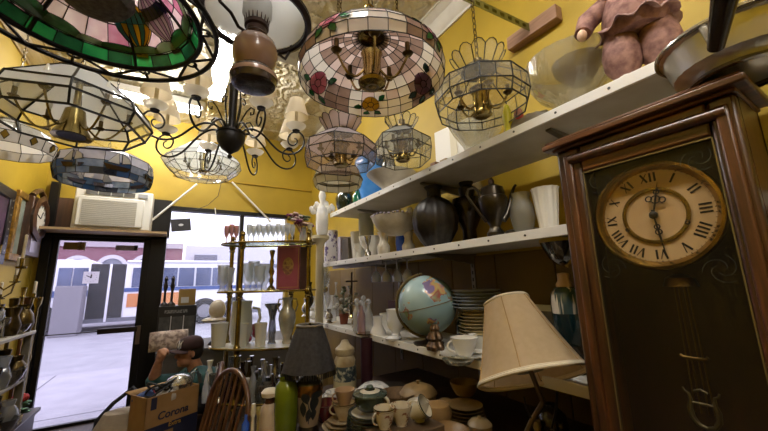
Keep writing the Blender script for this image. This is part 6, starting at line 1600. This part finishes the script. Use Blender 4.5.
for k in range(3): m.tube([inb(bw_ * (.78 + .03 * k), bd_ * .2, hB - .05), inb(bw_ * (.86 + .05 * k), bd_ * .2, hB + .07), inb(bw_ * (1.0 + .05 * k), bd_ * .25, hB + .09 - .02 * k), inb(bw_ * (1.1 + .03 * k), bd_ * .3, hB - .01)], .004, 6)
tag(m.build('wire_loops', M('bare grey wire', '77746f', .4, .7)), 'loops of grey wire spilling over the right of the beer carton', 'wire')
# bag on floor left of carton
bg_b = P(117, 446, d=2.0)
t = thing('cloth_bag', 'beige cloth bag with dark shoulder strap slumped left of the beer carton', 'bag', (bg_b.x, bg_b.y, 0))
hb_ = P(117, 411, d=2.0).z
m = MB(); m.lathe([(0, 0), (.13, 0), (.17, .08), (.17, hb_ * .5), (.14, hb_ * .85), (.09, hb_ * .98), (0, hb_)], 24)
m.v = [(x * 1.05 + .02 * sin(z * 14), y * .8, z) for x, y, z in m.v]
m.build('body', M('beige canvas', '85786a', .85, col2='978a79', ns=14, bump=.3, bs=12), t)
m = MB(); m.tube([u * -.17 + V((0, 0, hb_ * .55)), u * -.14 + V((0, 0, hb_ * .9)), u * -.05 + V((0, 0, hb_ * 1.05)), u * .06 + V((0, 0, hb_ * 1.18)), u * .12 + V((0, 0, hb_ * 1.1)), u * .15 + V((0, 0, hb_ * .7))], .012, 8); m.build('strap', M('dark navy strap', '23242c', .7), t)

chw = WOOD('dark chair wood', '3a2418', '553521', '6e482c', 'z', 6, .35, .3)
def windsor(px, py, d, label, rz):
    top = P(px, py, d=d); ht_ = top.z
    ch = thing('windsor_chair', label, 'chair', (top.x, top.y, 0), rz)
    # local: back along x at y=0, seat toward +y
    m = MB(); st_ = .44
    m.lathe([(0, 0), (.2, 0), (.215, .012), (.21, .03), (.15, .026), (0, .022)], 30, c=(0, .22, st_ - .03)); m.build('seat', chw, ch)
    bow = [(-.185, .03, st_ - .005), (-.20, -.0, st_ + .15), (-.195, -.03, st_ + .28)] + [(-.195 * cos(R(a)), -.03 - .03 * sin(R(a)), st_ + .28 + (ht_ - st_ - .28) * sin(R(a))) for a in range(12, 180, 12)] + [(.195, -.03, st_ + .28), (.20, 0, st_ + .15), (.185, .03, st_ - .005)]
    MB().tube(bow, .013, 10).build('bow', chw, ch)
    for k in range(7):
        x = -.13 + .26 * k / 6; xx = x * 1.1
        zt_ = st_ + .28 + (ht_ - st_ - .28) * math.sqrt(max(0, 1 - (xx / .195) ** 2))
        MB().tube([(x, .04, st_ - .005), (x * 1.05, .01, st_ + .2), (xx, -.055, zt_)], [.006, .0085, .0055], 8).build('spindle', chw, ch)
    for sx in (-1, 1):
        for y0, y1 in ((.08, .02), (.36, .42)): MB().tube([(sx * .12, y0, st_ - .02), (sx * .17, (y0 + y1) / 2, .22), (sx * .2, y1, 0)], [.013, .018, .012], 8).build('leg', chw, ch)
    MB().tube([(-.165, .06, .2), (-.165, .38, .2)], .009, 8).tube([(.165, .06, .2), (.165, .38, .2)], .009, 8).tube([(-.165, .22, .2), (.165, .22, .2)], .009, 8).build('stretcher', chw, ch)
    return ch
windsor(223, 373, 1.72, 'dark bow backed spindle chair in front, standing right of beer carton', ry + R(142))
windsor(212, 365, 2.15, 'dark bow backed spindle chair half hidden behind the front spindle chair', ry + R(115))
# ============================================================ shop window display
def deckp(px, dy): 
    p = P(px, 345, y=YF - dy); return V((p.x, p.y, ZD))
b0_, b1_ = P(155, 345, y=YF - .5), P(194, 345, y=YF - .5); hb_ = P(174, 306, y=YF - .5).z - ZD
t = thing('black_carton', 'black printed carton with three panels on the window deck', 'carton', ((b0_.x + b1_.x) / 2, YF - .5, ZD))
wb = b1_.x - b0_.x
MB().box((0, .1, hb_ / 2), (wb, .2, hb_)).build('box', M('black printed card', '17171a', .5), t, bevel=.004)
for i in range(3): MB().box((-wb * .33 + i * wb * .33, -.001, hb_ * .38), (wb * .26, .004, hb_ * .7)).build('printed_panel', M('dark panel print', ('55585c', '1f2124', '26282b')[i], .4, col2=('3a3d40', '3d4044', '101113')[i], ns=14), t)
for i in range(2): MB().box((-wb * .165 + i * wb * .33, -.002, hb_ * .38), (wb * .03, .004, hb_ * .74)).build('pale_strip', M('pale strip', 'b9bac2', .5), t)
MB().box((-wb * .05, -.002, hb_ * .86), (wb * .6, .003, hb_ * .08)).build('print_line', M('grey print line', '8b8c90', .5, col2='1b1b1e', ns=60), t)
zt_ = ZD + hb_
k0 = P(186.5, 305, y=YF - .42); wk = (P(195, 300, y=YF - .42).x - P(178, 300, y=YF - .42).x); hk = P(186, 289, y=YF - .42).z - zt_
t = thing('cardboard_box', 'small brown cardboard box on the black carton in the window', 'box', (k0.x, YF - .42, zt_))
MB().box((0, .05, hk / 2), (wk, .12, hk)).build('box', M('kraft card', '8c7341', .8), t, bevel=.003); MB().box((-.02, -.0115, hk * .32), (wk * .45, .003, hk * .35)).build('label_patch', M('pale label', 'b9bcc0', .6), t)
for px, lb in ((164, 'left one of two slim dark figurines on the black carton'), (171, 'right one of two slim dark figurines on the black carton')):
    b = P(px, 305, y=YF - .43); b.z = zt_; s = dep(b) / F
    o = MB().lathe([(0, 0), (4 * s, 0), (3.4 * s, 2 * s), (1.2 * s, 4 * s), (1 * s, 14 * s), (2.2 * s, 19 * s), (1.2 * s, 24 * s), (1.9 * s, 27 * s), (0, 30 * s)], 14).build('figurine', M('dark bronze', '2a2526', .4, .5)); o.location = b; tag(o, lb, 'figurine')
b = deckp(213, .65); s = dep(b) / F
t = thing('shell_lamp', 'white shell shaped ornament on a dark stand in the window', 'ornament', b)
hh_ = (P(213, 322, y=b.y).z - ZD)
MB().lathe([(0, 0), (5 * s, 0), (4 * s, 2 * s), (1.5 * s, 4 * s), (1.5 * s, hh_), (0, hh_)], 16).build('stand', M('dark stand', '2c2c33', .5), t)
m = MB(); m.ell((0, 0, hh_ + 2 * s), (12 * s, 7 * s, 3 * s), 20, 8); m.ell((2 * s, 0, hh_ + 12 * s), (8 * s, 6 * s, 10 * s), 20, 12, ); m.build('shell', M('white shell', 'e3ded6', .4, col2='c9bca9', ns=9), t)
# pale floral cushion propped behind the man
b = deckp(169, .72)
m = MB(); vs = []; fs = []; K = 16
for j in range(K + 1):
    for i in range(K + 1):
        x, z = 2 * i / K - 1, 2 * j / K - 1; e = max(0, (1 - abs(x) ** 3.5) * (1 - abs(z) ** 3.5)) ** .5
        vs.append(V((x * .17, -.055 * e, z * .095 + .095))); 
o_ = (K + 1) ** 2; vs += [V((p.x, -p.y, p.z)) for p in vs]
for j in range(K):
    for i in range(K): k = j * (K + 1) + i; fs += [(k, k + 1, k + K + 2, k + K + 1), (o_ + k, o_ + k + K + 1, o_ + k + K + 2, o_ + k + 1)]
o = m.add(vs, fs).build('floral_cushion', M('pink grey floral cloth', '8d7a74', .85, col2='cdbdb4', ns=22, stops=(.42, .58)), ang=70); o.location = b + V((0, 0, .0)); o.rotation_euler = (R(-12), 0, R(8)); tag(o, 'pinkish floral cushion propped on the window deck behind the seated man', 'cushion')

# black placard, strings and pipes round the window head
b = P(181, 225, y=YF - .06)
t = thing('hanging_placard', 'small black placard hanging crooked from the window head', 'placard', b)
s = dep(b) / F
MB().box((0, 0, 0), (17 * s, .006, 12.5 * s)).build('board', M('black placard', '1c1b1f', .6), t)
MB().ell((0, -.005, .0), (2.2 * s, .002, 1.2 * s), 12, 6).build('pale_mark', M('pale mark', 'b9b8bd', .6), t)
t.rotation_euler = (0, R(-8), 0)
MB().tube([(0, 0, 6 * s), (1.0 * s, 0, 14 * s)], .0016, 5).build('string', M('thin cord', '3a3326', .7), t)
for (a, b_, lb) in (((197, 184), (150, 222), 'white pipe slanting down left from the faceted lamp to the window head'), ((232, 182), (270, 221), 'white pipe slanting down right from the faceted lamp to the window head')):
    p0, p1 = P(*a, y=YF - .12), P(*b_, y=YF - .05)
    tag(MB().tube([p0, p1], .013, 10).tube([p1 + V((0, -.01, 0)), p1 + V((0, .03, 0))], .018, 10).build('pipe', whm), lb, 'pipe')
pts = [P(px, py, y=YF - .03) for px, py in ((221, 184), (218, 196), (208, 205), (195, 210), (182, 211))]
tag(MB().tube(pts, .004, 6).build('wire', M('thin cord', '3a3326', .7)), 'dark wire drooping below the faceted lamp on the front wall', 'wire')
pts = [P(px, py, y=YF - .04) for px, py in ((215, 208), (216, 216), (219, 221), (224, 222), (228, 217))]
tag(MB().tube(pts, .006, 6).build('hook', whm), 'white wire hook on the window head under the drooping wire', 'hook')

# ============================================================ left wall: frames, clock, display unit
gilt = M('gilt plaster frame', 'a67f35', .4, .4, col2='6e5122', ns=30, bump=.5, bs=60)
def wall_frame(label, px0, px1, pyt, pyb, mat, inner, x=XL + .03, th=.03, bead=None, lean=0):
    ya, yb_ = P(px0, (pyt + pyb) / 2, x=x).y, P(px1, (pyt + pyb) / 2, x=x).y
    z1, z0 = P((px0 + px1) / 2, pyt, x=x).z, P((px0 + px1) / 2, pyb, x=x).z
    yc, zc_ = (ya + yb_) / 2, (z0 + z1) / 2
    t = thing('picture_frame', label, 'picture frame', (x, yc, z0)); hw, h_ = abs(yb_ - ya) / 2, z1 - z0; b = min(.08, hw * .35)
    for nm, c_, d_ in (('rail', (0, 0, b / 2), (th, 2 * hw, b)), ('rail', (0, 0, h_ - b / 2), (th, 2 * hw, b)), ('stile', (0, -hw + b / 2, h_ / 2), (th, b, h_ - 2 * b)), ('stile', (0, hw - b / 2, h_ / 2), (th, b, h_ - 2 * b))):
        p_ = MB().box(c_, d_).build(nm, mat, t, bevel=.006)
        if bead and nm == 'stile':
            m = MB(); k = 0
            while k * .06 < h_ - 2 * b: m.ell((th / 2, c_[1], b + .03 + k * .06), (.004, .008, .008), 8, 6); k += 1
            m.build('studs', bead, p_)
    MB().box((-.004, 0, h_ / 2), (.008, 2 * hw - 2 * b, h_ - 2 * b)).build('picture', inner, t)
    return t
wall_frame('tall black frame with silver studs at the far left edge', -45, 10, 172, 262, M('black lacquer frame', '151013', .35), M('purple print', '4d2f4a', .6, col2='2d1c2a', ns=6), XL + .04, .03, M('silver stud', 'b9b6ae', .3, .9))
wall_frame('ornate gilt frame around a grey green picture between studded frame and wall clock', 12, 28, 190, 262, gilt, M('grey green painting', '6d7466', .5, col2='8e9488', ns=5), XL + .025)
# wall clock
cb0 = P(38, 222, x=XL + .08)
z1, z0 = P(38, 197, x=XL + .08).z, P(38, 258, x=XL + .08).z
hw = abs(P(47, 222, x=XL + .08).y - P(30, 222, x=XL + .08).y) / 2
t = thing('wall_clock', 'old brown wall clock with white dial hung left of the door', 'clock', (XL, min(cb0.y, 4.9 - hw - .02), z0))
wc = WOOD('old clock wood', '2c1a12', '432a1b', '5b3a25', 'z', 7, .35, .2); h_ = z1 - z0
MB().box((.04, 0, h_ * .5), (.08, 2 * hw * .8, h_)).build('case', wc, t, bevel=.008)
Tw = Matrix.Translation((.08, 0, h_ * .66)) @ Matrix.Rotation(PI / 2, 4, 'Y')
MB().lathe([(hw * .62, 0), (hw * .95, 0), (hw, .02), (hw * .8, .035), (hw * .62, .02)], 8, T=Tw).build('octagon_surround', wc, t)
MB().lathe([(0, .012), (hw * .64, .012), (hw * .64, .004), (0, .004)], 32, T=Tw).build('dial', M('white clock dial', 'cfcbc0', .5), t)
m = MB()
for i in range(12): a = PI / 6 * i; m.box((.0935, hw * .52 * sin(a), h_ * .66 + hw * .52 * cos(a)), (.002, .012, .03))
m.tube([(.095, 0, h_ * .66), (.095, hw * .2, h_ * .66 + hw * .3)], .005, 5); m.tube([(.095, 0, h_ * .66), (.095, -hw * .42, h_ * .66 + hw * .1)], .004, 5)
m.build('hands_and_numerals', ink, t)
MB().box((.081, 0, h_ * .2), (.004, hw * .9, h_ * .26)).build('lower_glass', M('pale mirror glass', 'b3aab4', .15, .4), t)
m = MB(); m.tube([(.06, -hw * .8, h_ + .0), (.06, -hw * .4, h_ + .06), (.06, 0, h_ + .09), (.06, hw * .4, h_ + .06), (.06, hw * .8, h_)], .025, 8); m.build('crest', wc, t)

# display unit along the left wall
cabm = WOOD('dark cabinet wood', '1f1712', '332620', '463529', 'y', 5, .45, .1)
gpost = M('chalky grey post', '8f8778', .6, col2='7a7264', ns=10)
XF = -.93; cy0, cy1 = 2.35, P(38, 405, x=XF).y
cyu = P(34.5, 330, x=XF).y
zbt = P(38, 407, x=XF).z; zs1 = P(35, 330, x=XF).z; zs0 = P(25, 378, x=XF).z
zbt = max(.2, zbt)
cab = thing('display_unit', 'open display unit with dark drawers below, packed with glass and brass, on the left', 'display unit', (XF, (cy0 + cy1) / 2, 0))
CYm = (cy0 + cy1) / 2; cd = XF - XL - .01
def cb_(x0, x1, y0, y1, z0, z1, nm, mat, par=cab, bev=.004): return MB().bb(x0 - XF, x1 - XF, y0 - CYm, y1 - CYm, z0, z1).build(nm, mat, par, bevel=bev)
cb_(XL + .01, XF - .03, cy0, cy1, 0, zbt - .03, 'carcass', cabm); cb_(XL + .01, XF + .02, cy0 - .01, cy1 + .01, zbt - .03, zbt, 'base_top', cabm)
for i in range(3):
    y0 = cy0 + .02 + i * (cy1 - cy0) / 3; dr = cb_(XF - .03, XF - .005, y0, y0 + (cy1 - cy0) / 3 - .04, .05, zbt - .05, 'drawer', cabm)
    MB().ell((.004, (y0 + (cy1 - cy0) / 6 - .02) - CYm, zbt * .55), .014, 10, 8).build('knob', dbrass, dr)
for y in (cy0, cyu - .045):
    for x in (XL + .02, XF - .045): cb_(x, x + .045, y, y + .045, zbt, zs1, 'post', gpost)
cb_(XL + .01, XF, cy0, cyu, zs0 - .02, zs0, 'shelf', gpost); cb_(XL + .01, XF + .01, cy0 - .01, cyu + .01, zs1 - .025, zs1, 'shelf', M('pale shelf edge', 'aaa59a', .5))
pieces = []
def lp(name, label, cat, y, x, z, prof, mat, group=None, n=16, **ex):
    o = MB().lathe([(a, h) for a, h in prof], n, **ex).build(name, mat); o.location = (x, y, z); return tag(o, label, cat, group)
def candelabra(y, x, z, h, label, mat, arms=3):
    t = thing('candelabra', label, 'candelabra', (x, y, z), random.uniform(0, 2))
    MB().lathe([(0, 0), (.065, 0), (.06, .012), (.02, .03), (.012, h * .3), (.022, h * .4), (.01, h * .5), (.01, h * .75), (.02, h * .78), (.012, h * .82), (.018, h), (0, h)], 18).build('stem', mat, t)
    for k in range(arms):
        a = 2 * PI * k / arms; ca, sa = cos(a), sin(a)
        ar = MB().tube([(.01 * ca, .01 * sa, h * .6), (.06 * ca, .06 * sa, h * .52), (.11 * ca, .11 * sa, h * .6), (.12 * ca, .12 * sa, h * .75)], .006, 8).build('arm', mat, t)
        MB().lathe([(0, h * .74), (.028, h * .75), (.03, h * .77), (.012, h * .77), (.012, h * .86), (0, h * .86)], 12, c=(.12 * ca, .12 * sa, 0)).build('candle_cup', mat, ar)
        MB().lathe([(0, h * .84), (.009, h * .84), (.009, h * 1.12), (0, h * 1.13)], 10, c=(.12 * ca, .12 * sa, 0)).build('candle', M('ivory candle', 'd9d0bd', .5), ar)
    return t
candelabra(3.25, -1.02, zs1, .62, 'tall brass three armed candelabra on left display unit below the gilt frame', brass)
candelabra(3.55, -1.12, zs1, .50, 'silver three armed candelabra on left display unit below the wall clock', silver)
candelabra(2.80, -1.05, zs1, .60, 'antique brass candelabra at the near end of the left display unit', dbrass, 4)
candelabra(cyu - .12, -1.0, zs1, .34, 'short brass candelabra at the far corner of the left display unit', brass)
candelabra(3.02, -1.14, zs1, .72, 'tallest silver candelabra on the left display unit, four armed', silver, 4)
candelabra(2.52, -1.08, zs1, .66, 'dark bronze candelabra at the very edge of the picture on left unit', dark_metal, 4)
lp('silver_bowl', 'shallow silver bowl at the far end of the left display unit top', 'bowl', cyu - .1, -1.16, zs1, [(0, 0), (.04, 0), (.03, .02), (.1, .06), (.13, .08), (.125, .083), (.03, .03), (0, .03)], silver)
mats_ = [(crystal, 'clear glass'), (brass, 'brass'), (silver, 'silver'), (dk_gl, 'dark glass'), (dbrass, 'antique brass')]
shp = {'bowl': [(0, 0), (.04, 0), (.07, .03), (.085, .07), (.078, .07), (.03, .02), (0, .02)], 'vase': [(0, 0), (.035, 0), (.05, .06), (.03, .12), (.04, .17), (.032, .17), (0, .1)], 'goblet': [(0, 0), (.03, 0), (.008, .01), (.007, .07), (.03, .1), (.034, .14), (.03, .14), (0, .09)], 'jug': [(0, 0), (.045, 0), (.06, .05), (.05, .1), (.03, .13), (.036, .16), (.03, .16), (0, .1)]}
i = 0
for zz_, tag_ in ((zs1, 'top'), (zs0, 'middle shelf'), (zbt, 'drawer top')):
    for r_ in range(4):
        for y in [2.42 + .125 * k for k in range(13)]:
            if y > cyu - .06: continue
            kd = list(shp)[(i * 3 + r_ + i // 4) % 4]; mt, mn = mats_[(i * 2 + r_ * 3 + i // 5) % 5]; x = XF - .05 - .078 * r_
            i += 1
            if zz_ == zs1 and any(abs(y - yy) < .2 for yy in (3.25, 3.55, 2.80, 3.82)) and r_ == 1: continue
            sc_ = random.uniform(.9, 1.5) * (1.0 if r_ == 0 else 1.15)
            lp(kd, '%s %s crowded on the %s of the left display unit' % (mn, kd, tag_), kd, y + random.uniform(-.02, .02), x, zz_, [(a * min(sc_, 1.15), h * sc_) for a, h in shp[kd]], mt, '%s %s pieces on the %s of left unit' % (mn, kd, tag_))
# brass lamp columns behind, silver mirror tray at far end of the unit
b = P(42, 392, x=-.90)
fl0 = V((XF - .035, cyu + .07, zbt))
t = thing('silk_flower', 'red silk flower with green leaves at the far end of the left display unit', 'flower', tuple(fl0))
zf = .17
m = MB()
for k in range(5): m.ell((.025 * cos(k * 1.26), .025 * sin(k * 1.26), zf), (.03, .03, .03), 10, 8)
m.build('bloom', M('red silk', 'a32a25', .7), t)
m = MB(); m.tube([(0, 0, 0), (0, 0, zf - .02)], .006, 6)
for k in range(9): a = k * 2.4; m.ell((.045 * cos(a), .045 * sin(a), zf - .035 - .009 * k), (.03, .025, .012), 8, 6)
m.build('leafy_stem', M('green leaf', '2f5a3c', .6, col2='6a8f73', ns=20), t)
MB().lathe([(0, 0), (.03, 0), (.036, .05), (.032, .05), (0, .03)], 16).build('pot', milk, t)
# tall brass lamp pole rails behind the unit end
for k, px in enumerate((29, 34, 40)):
    p_ = P(px, 300, x=XL + .12); y = min(p_.y, 4.78)
    o = MB().lathe([(0, 0), (.09, 0), (.085, .015), (.03, .03), (.014, .06), (.014, .7), (.022, .74), (.014, .78), (.014, 1.2), (.03, 1.24), (.035, 1.3), (0, 1.31)], 16).build('floor_candlestick', (dbrass, M('dull copper', '6b4a30', .35, .9), brass)[k]); o.location = (XL + .11 + .02 * k, 4.2 + .22 * k, 0)
    tag(o, ('antique brass', 'dull copper', 'polished brass')[k] + ' tall floor candlestick standing between display unit and door', 'candlestick')

# ============================================================ the street
ZR = -.02
pav = M('pale pavement', 'a8a6b0', .8, col2='b3b1bb', ns=3)
struct(MB().bb(-14, 16, YF + .12, 7.9, ZR - .1, ZR).build('sidewalk', pav))
jm = MB(); 
for x in (-3.0, -1.55, .35, 1.9): jm.bb(x, x + .015, YF + .12, 7.9, ZR, ZR + .002)
jm.bb(-14, 16, 5.35, 5.36, ZR, ZR + .002); struct(jm.build('pavement_joints', M('dark joint', '5c5a63', .9)))
struct(MB().bb(-14, 16, 7.9, 8.15, ZR - .1, ZR - .01).build('kerb', M('kerb stone', 'a09ea8', .8)))
struct(MB().bb(-30, 40, 8.15, 30, ZR - .2, ZR - .1).build('road', M('wet grey road', '97969f', .7, col2='a4a3ac', ns=2)))
ZS = ZR - .1
# articulated bus
BY = 16.0
bp = lambda px, py: P(px, py, y=BY)
xL, xR = bp(20, 300).x, bp(262, 300).x
zt, zb2 = bp(70, 259.5).z, bp(70, 313).z
bus = thing('city_bus', 'white articulated city bus with blue windows and orange stripe passing outside', 'bus', ((xL + xR) / 2, BY, ZS))
bx_ = bus.location.x
def bpart(nm, px0, px1, z0, z1, mat, yo=0.0, dpt=.04, par=bus): 
    x0, x1 = bp(px0, 290).x - bx_, bp(px1, 290).x - bx_
    return MB().bb(x0, x1, yo - dpt, yo, z0 - ZS, z1 - ZS).build(nm, mat, par)
wb_ = M('white bus paint', 'ecebf4', .4); blk = M('black bellows', '1d1d24', .6, col2='2a2a33', ns=4); wnd = M('blue bus glass', '3c4668', .15, col2='5b6588', ns=1.2)
bz0 = ZS + .32
def body(px0, px1):
    x0, x1 = bp(px0, 290).x - bx_, bp(px1, 290).x - bx_
    return MB().bb(x0, x1, 0, 2.5, bz0 - ZS, zt - ZS).build('body', wb_, bus, bevel=.08)
body(14, 89); body(123, 262)
zw1, zw0 = bp(70, 268).z, bp(70, 289).z
x0, x1 = bp(88, 290).x - bx_, bp(124, 290).x - bx_
MB().bb(x0, x1, .02, 2.45, bz0 - ZS, bp(100, 264).z - ZS).build('bellows', blk, bus)
for px in (108.5,): bpart('bellows_hoop', px - 1.2, px + 1.2, bz0, bp(108, 264).z, wb_, .0, .05)
for a, b_ in ((56, 70), (71.5, 86), (131, 152), (161, 176), (177.5, 193), (195, 210), (211.5, 228)): bpart('window', a, b_, zw0, zw1, wnd)
bpart('blue_stripe', 14, 88, zw0 - .28, zw0 - .06, M('blue stripe', '3d5590', .4)); bpart('blue_stripe', 124, 262, zw0 - .16, zw0 - .02, M('blue stripe', '3d5590', .4))
bpart('orange_panel', 128, 182, bp(150, 306).z, bp(150, 293).z, M('orange panel', 'c9824f', .5))
bpart('skirt', 14, 262, bz0 - .02, bz0 + .12, M('grey skirt', '6b6c78', .5))
bpart('roof_line', 124, 262, zt - .12, zt - .06, M('roof line', 'b5b4be', .5))
for px in (205, 40, 236):
    x = bp(px, 300).x - bx_; TW = Matrix.Translation((x, -.02, .5)) @ Matrix.Rotation(PI / 2, 4, 'X')
    MB().lathe([(.0, .05), (.22, .05), (.26, .09), (.46, .1), (.5, .05), (.5, -.2), (0, -.2)], 28, T=TW).build('wheel', M('bus tyre', '2a2a30', .8), bus)
    MB().lathe([(0, .08), (.24, .08), (.26, .1), (.2, .105), (0, .1)], 20, T=TW).build('hub', M('grey hub', '8b8b95', .4, .6), bus)
# grey utility box on the far pavement side
g0, g1 = P(50.5, 316, y=15.0), P(79, 316, y=15.0)
z1 = P(65, 286, y=15.0).z
o = MB().bb(-(g1.x - g0.x) / 2, (g1.x - g0.x) / 2, 0, .7, 0, z1 - ZS).build('utility_box', M('grey utility paint', '84818a', .7), None, bevel=.02); o.location = ((g0.x + g1.x) / 2, 15.0, ZS); tag(o, 'grey street utility box in front of the bus', 'utility box')
# brick building with white arches
WY = 23.0
brk, nt, out = newmat('lilac brick'); pb_ = nt.nodes.new('ShaderNodeBsdfPrincipled'); nt.links.new(pb_.outputs[0], out.inputs[0]); pb_.inputs['Roughness'].default_value = .9
tc = nt.nodes.new('ShaderNodeTexCoord'); mp = nt.nodes.new('ShaderNodeMapping'); mp.inputs['Rotation'].default_value = (PI / 2, 0, 0); nt.links.new(tc.outputs['Object'], mp.inputs[0])
bt = nt.nodes.new('ShaderNodeTexBrick'); bt.inputs['Scale'].default_value = 4; bt.inputs['Color1'].default_value = lin('7f4d5c'); bt.inputs['Color2'].default_value = lin('8f5e6c'); bt.inputs['Mortar'].default_value = lin('a08690')
nt.links.new(mp.outputs[0], bt.inputs[0]); nt.links.new(bt.outputs[0], pb_.inputs['Base Color'])
wp = lambda px, py: P(px, py, y=WY)
bl = thing('brick_building', 'brick building with white round arches across the street', 'building', (wp(100, 270).x, WY, ZS))
lx = bl.location.x
xe = wp(183, 250).x - lx
tz = wp(170, 243.5).z - ZS
MB().bb(-16, xe, 0, 6, 0, tz).build('wall', brk, bl)
MB().bb(-16, xe, -.15, 0, tz - .3, tz).build('cornice', M('pale cornice', 'b3a7b0', .8), bl)
for px in (42, 77, 111.5, 146):
    cxx = wp(px, 270).x - lx; r_ = (wp(px + 15, 270).x - lx) - cxx; zc_ = wp(px, 268).z - ZS
    m = MB(); n = 20; vs = []; fs = []
    for k in range(n + 1):
        a = PI * k / n
        for rr_ in (r_ * .78, r_ * 1.08):
            for yy in (-.12, .0): vs.append((cxx + rr_ * cos(a), yy, zc_ + rr_ * sin(a)))
    for k in range(n):
        q_ = 4 * k; fs += [(q_, q_ + 4, q_ + 6, q_ + 2), (q_ + 1, q_ + 3, q_ + 7, q_ + 5), (q_ + 2, q_ + 6, q_ + 7, q_ + 3), (q_, q_ + 1, q_ + 5, q_ + 4)]
    m.add(vs, fs); ar_ = m.build('arch', M('white stone', 'd3d0d8', .7), bl)
    m = MB(); pts = [(cxx + r_ * .78 * cos(PI * k / 16), -.03, zc_ + r_ * .78 * sin(PI * k / 16)) for k in range(17)] + [(cxx - r_ * .78, -.03, 1), (cxx + r_ * .78, -.03, 1)]
    m.add(pts, [tuple(range(len(pts)))]); m.build('arch_window', M('grey window glass', '6f7484', .2, col2='8b8f9e', ns=1), ar_)
pz = thing('pale_building', 'pale low building beyond the brick one across the street', 'building', (wp(245, 270).x, WY + 7, ZS))
MB().bb(-3.2, 8, 0, 5, 0, 4.6).build('wall', M('white washed wall', 'cfcdd8', .8), pz); MB().bb(-2.6, -1.0, -.1, 0, 3.3, 3.9).bb(1.2, 4, -.1, 0, 2.9, 3.2).build('dark_bands', M('grey band', '77788a', .8), pz)
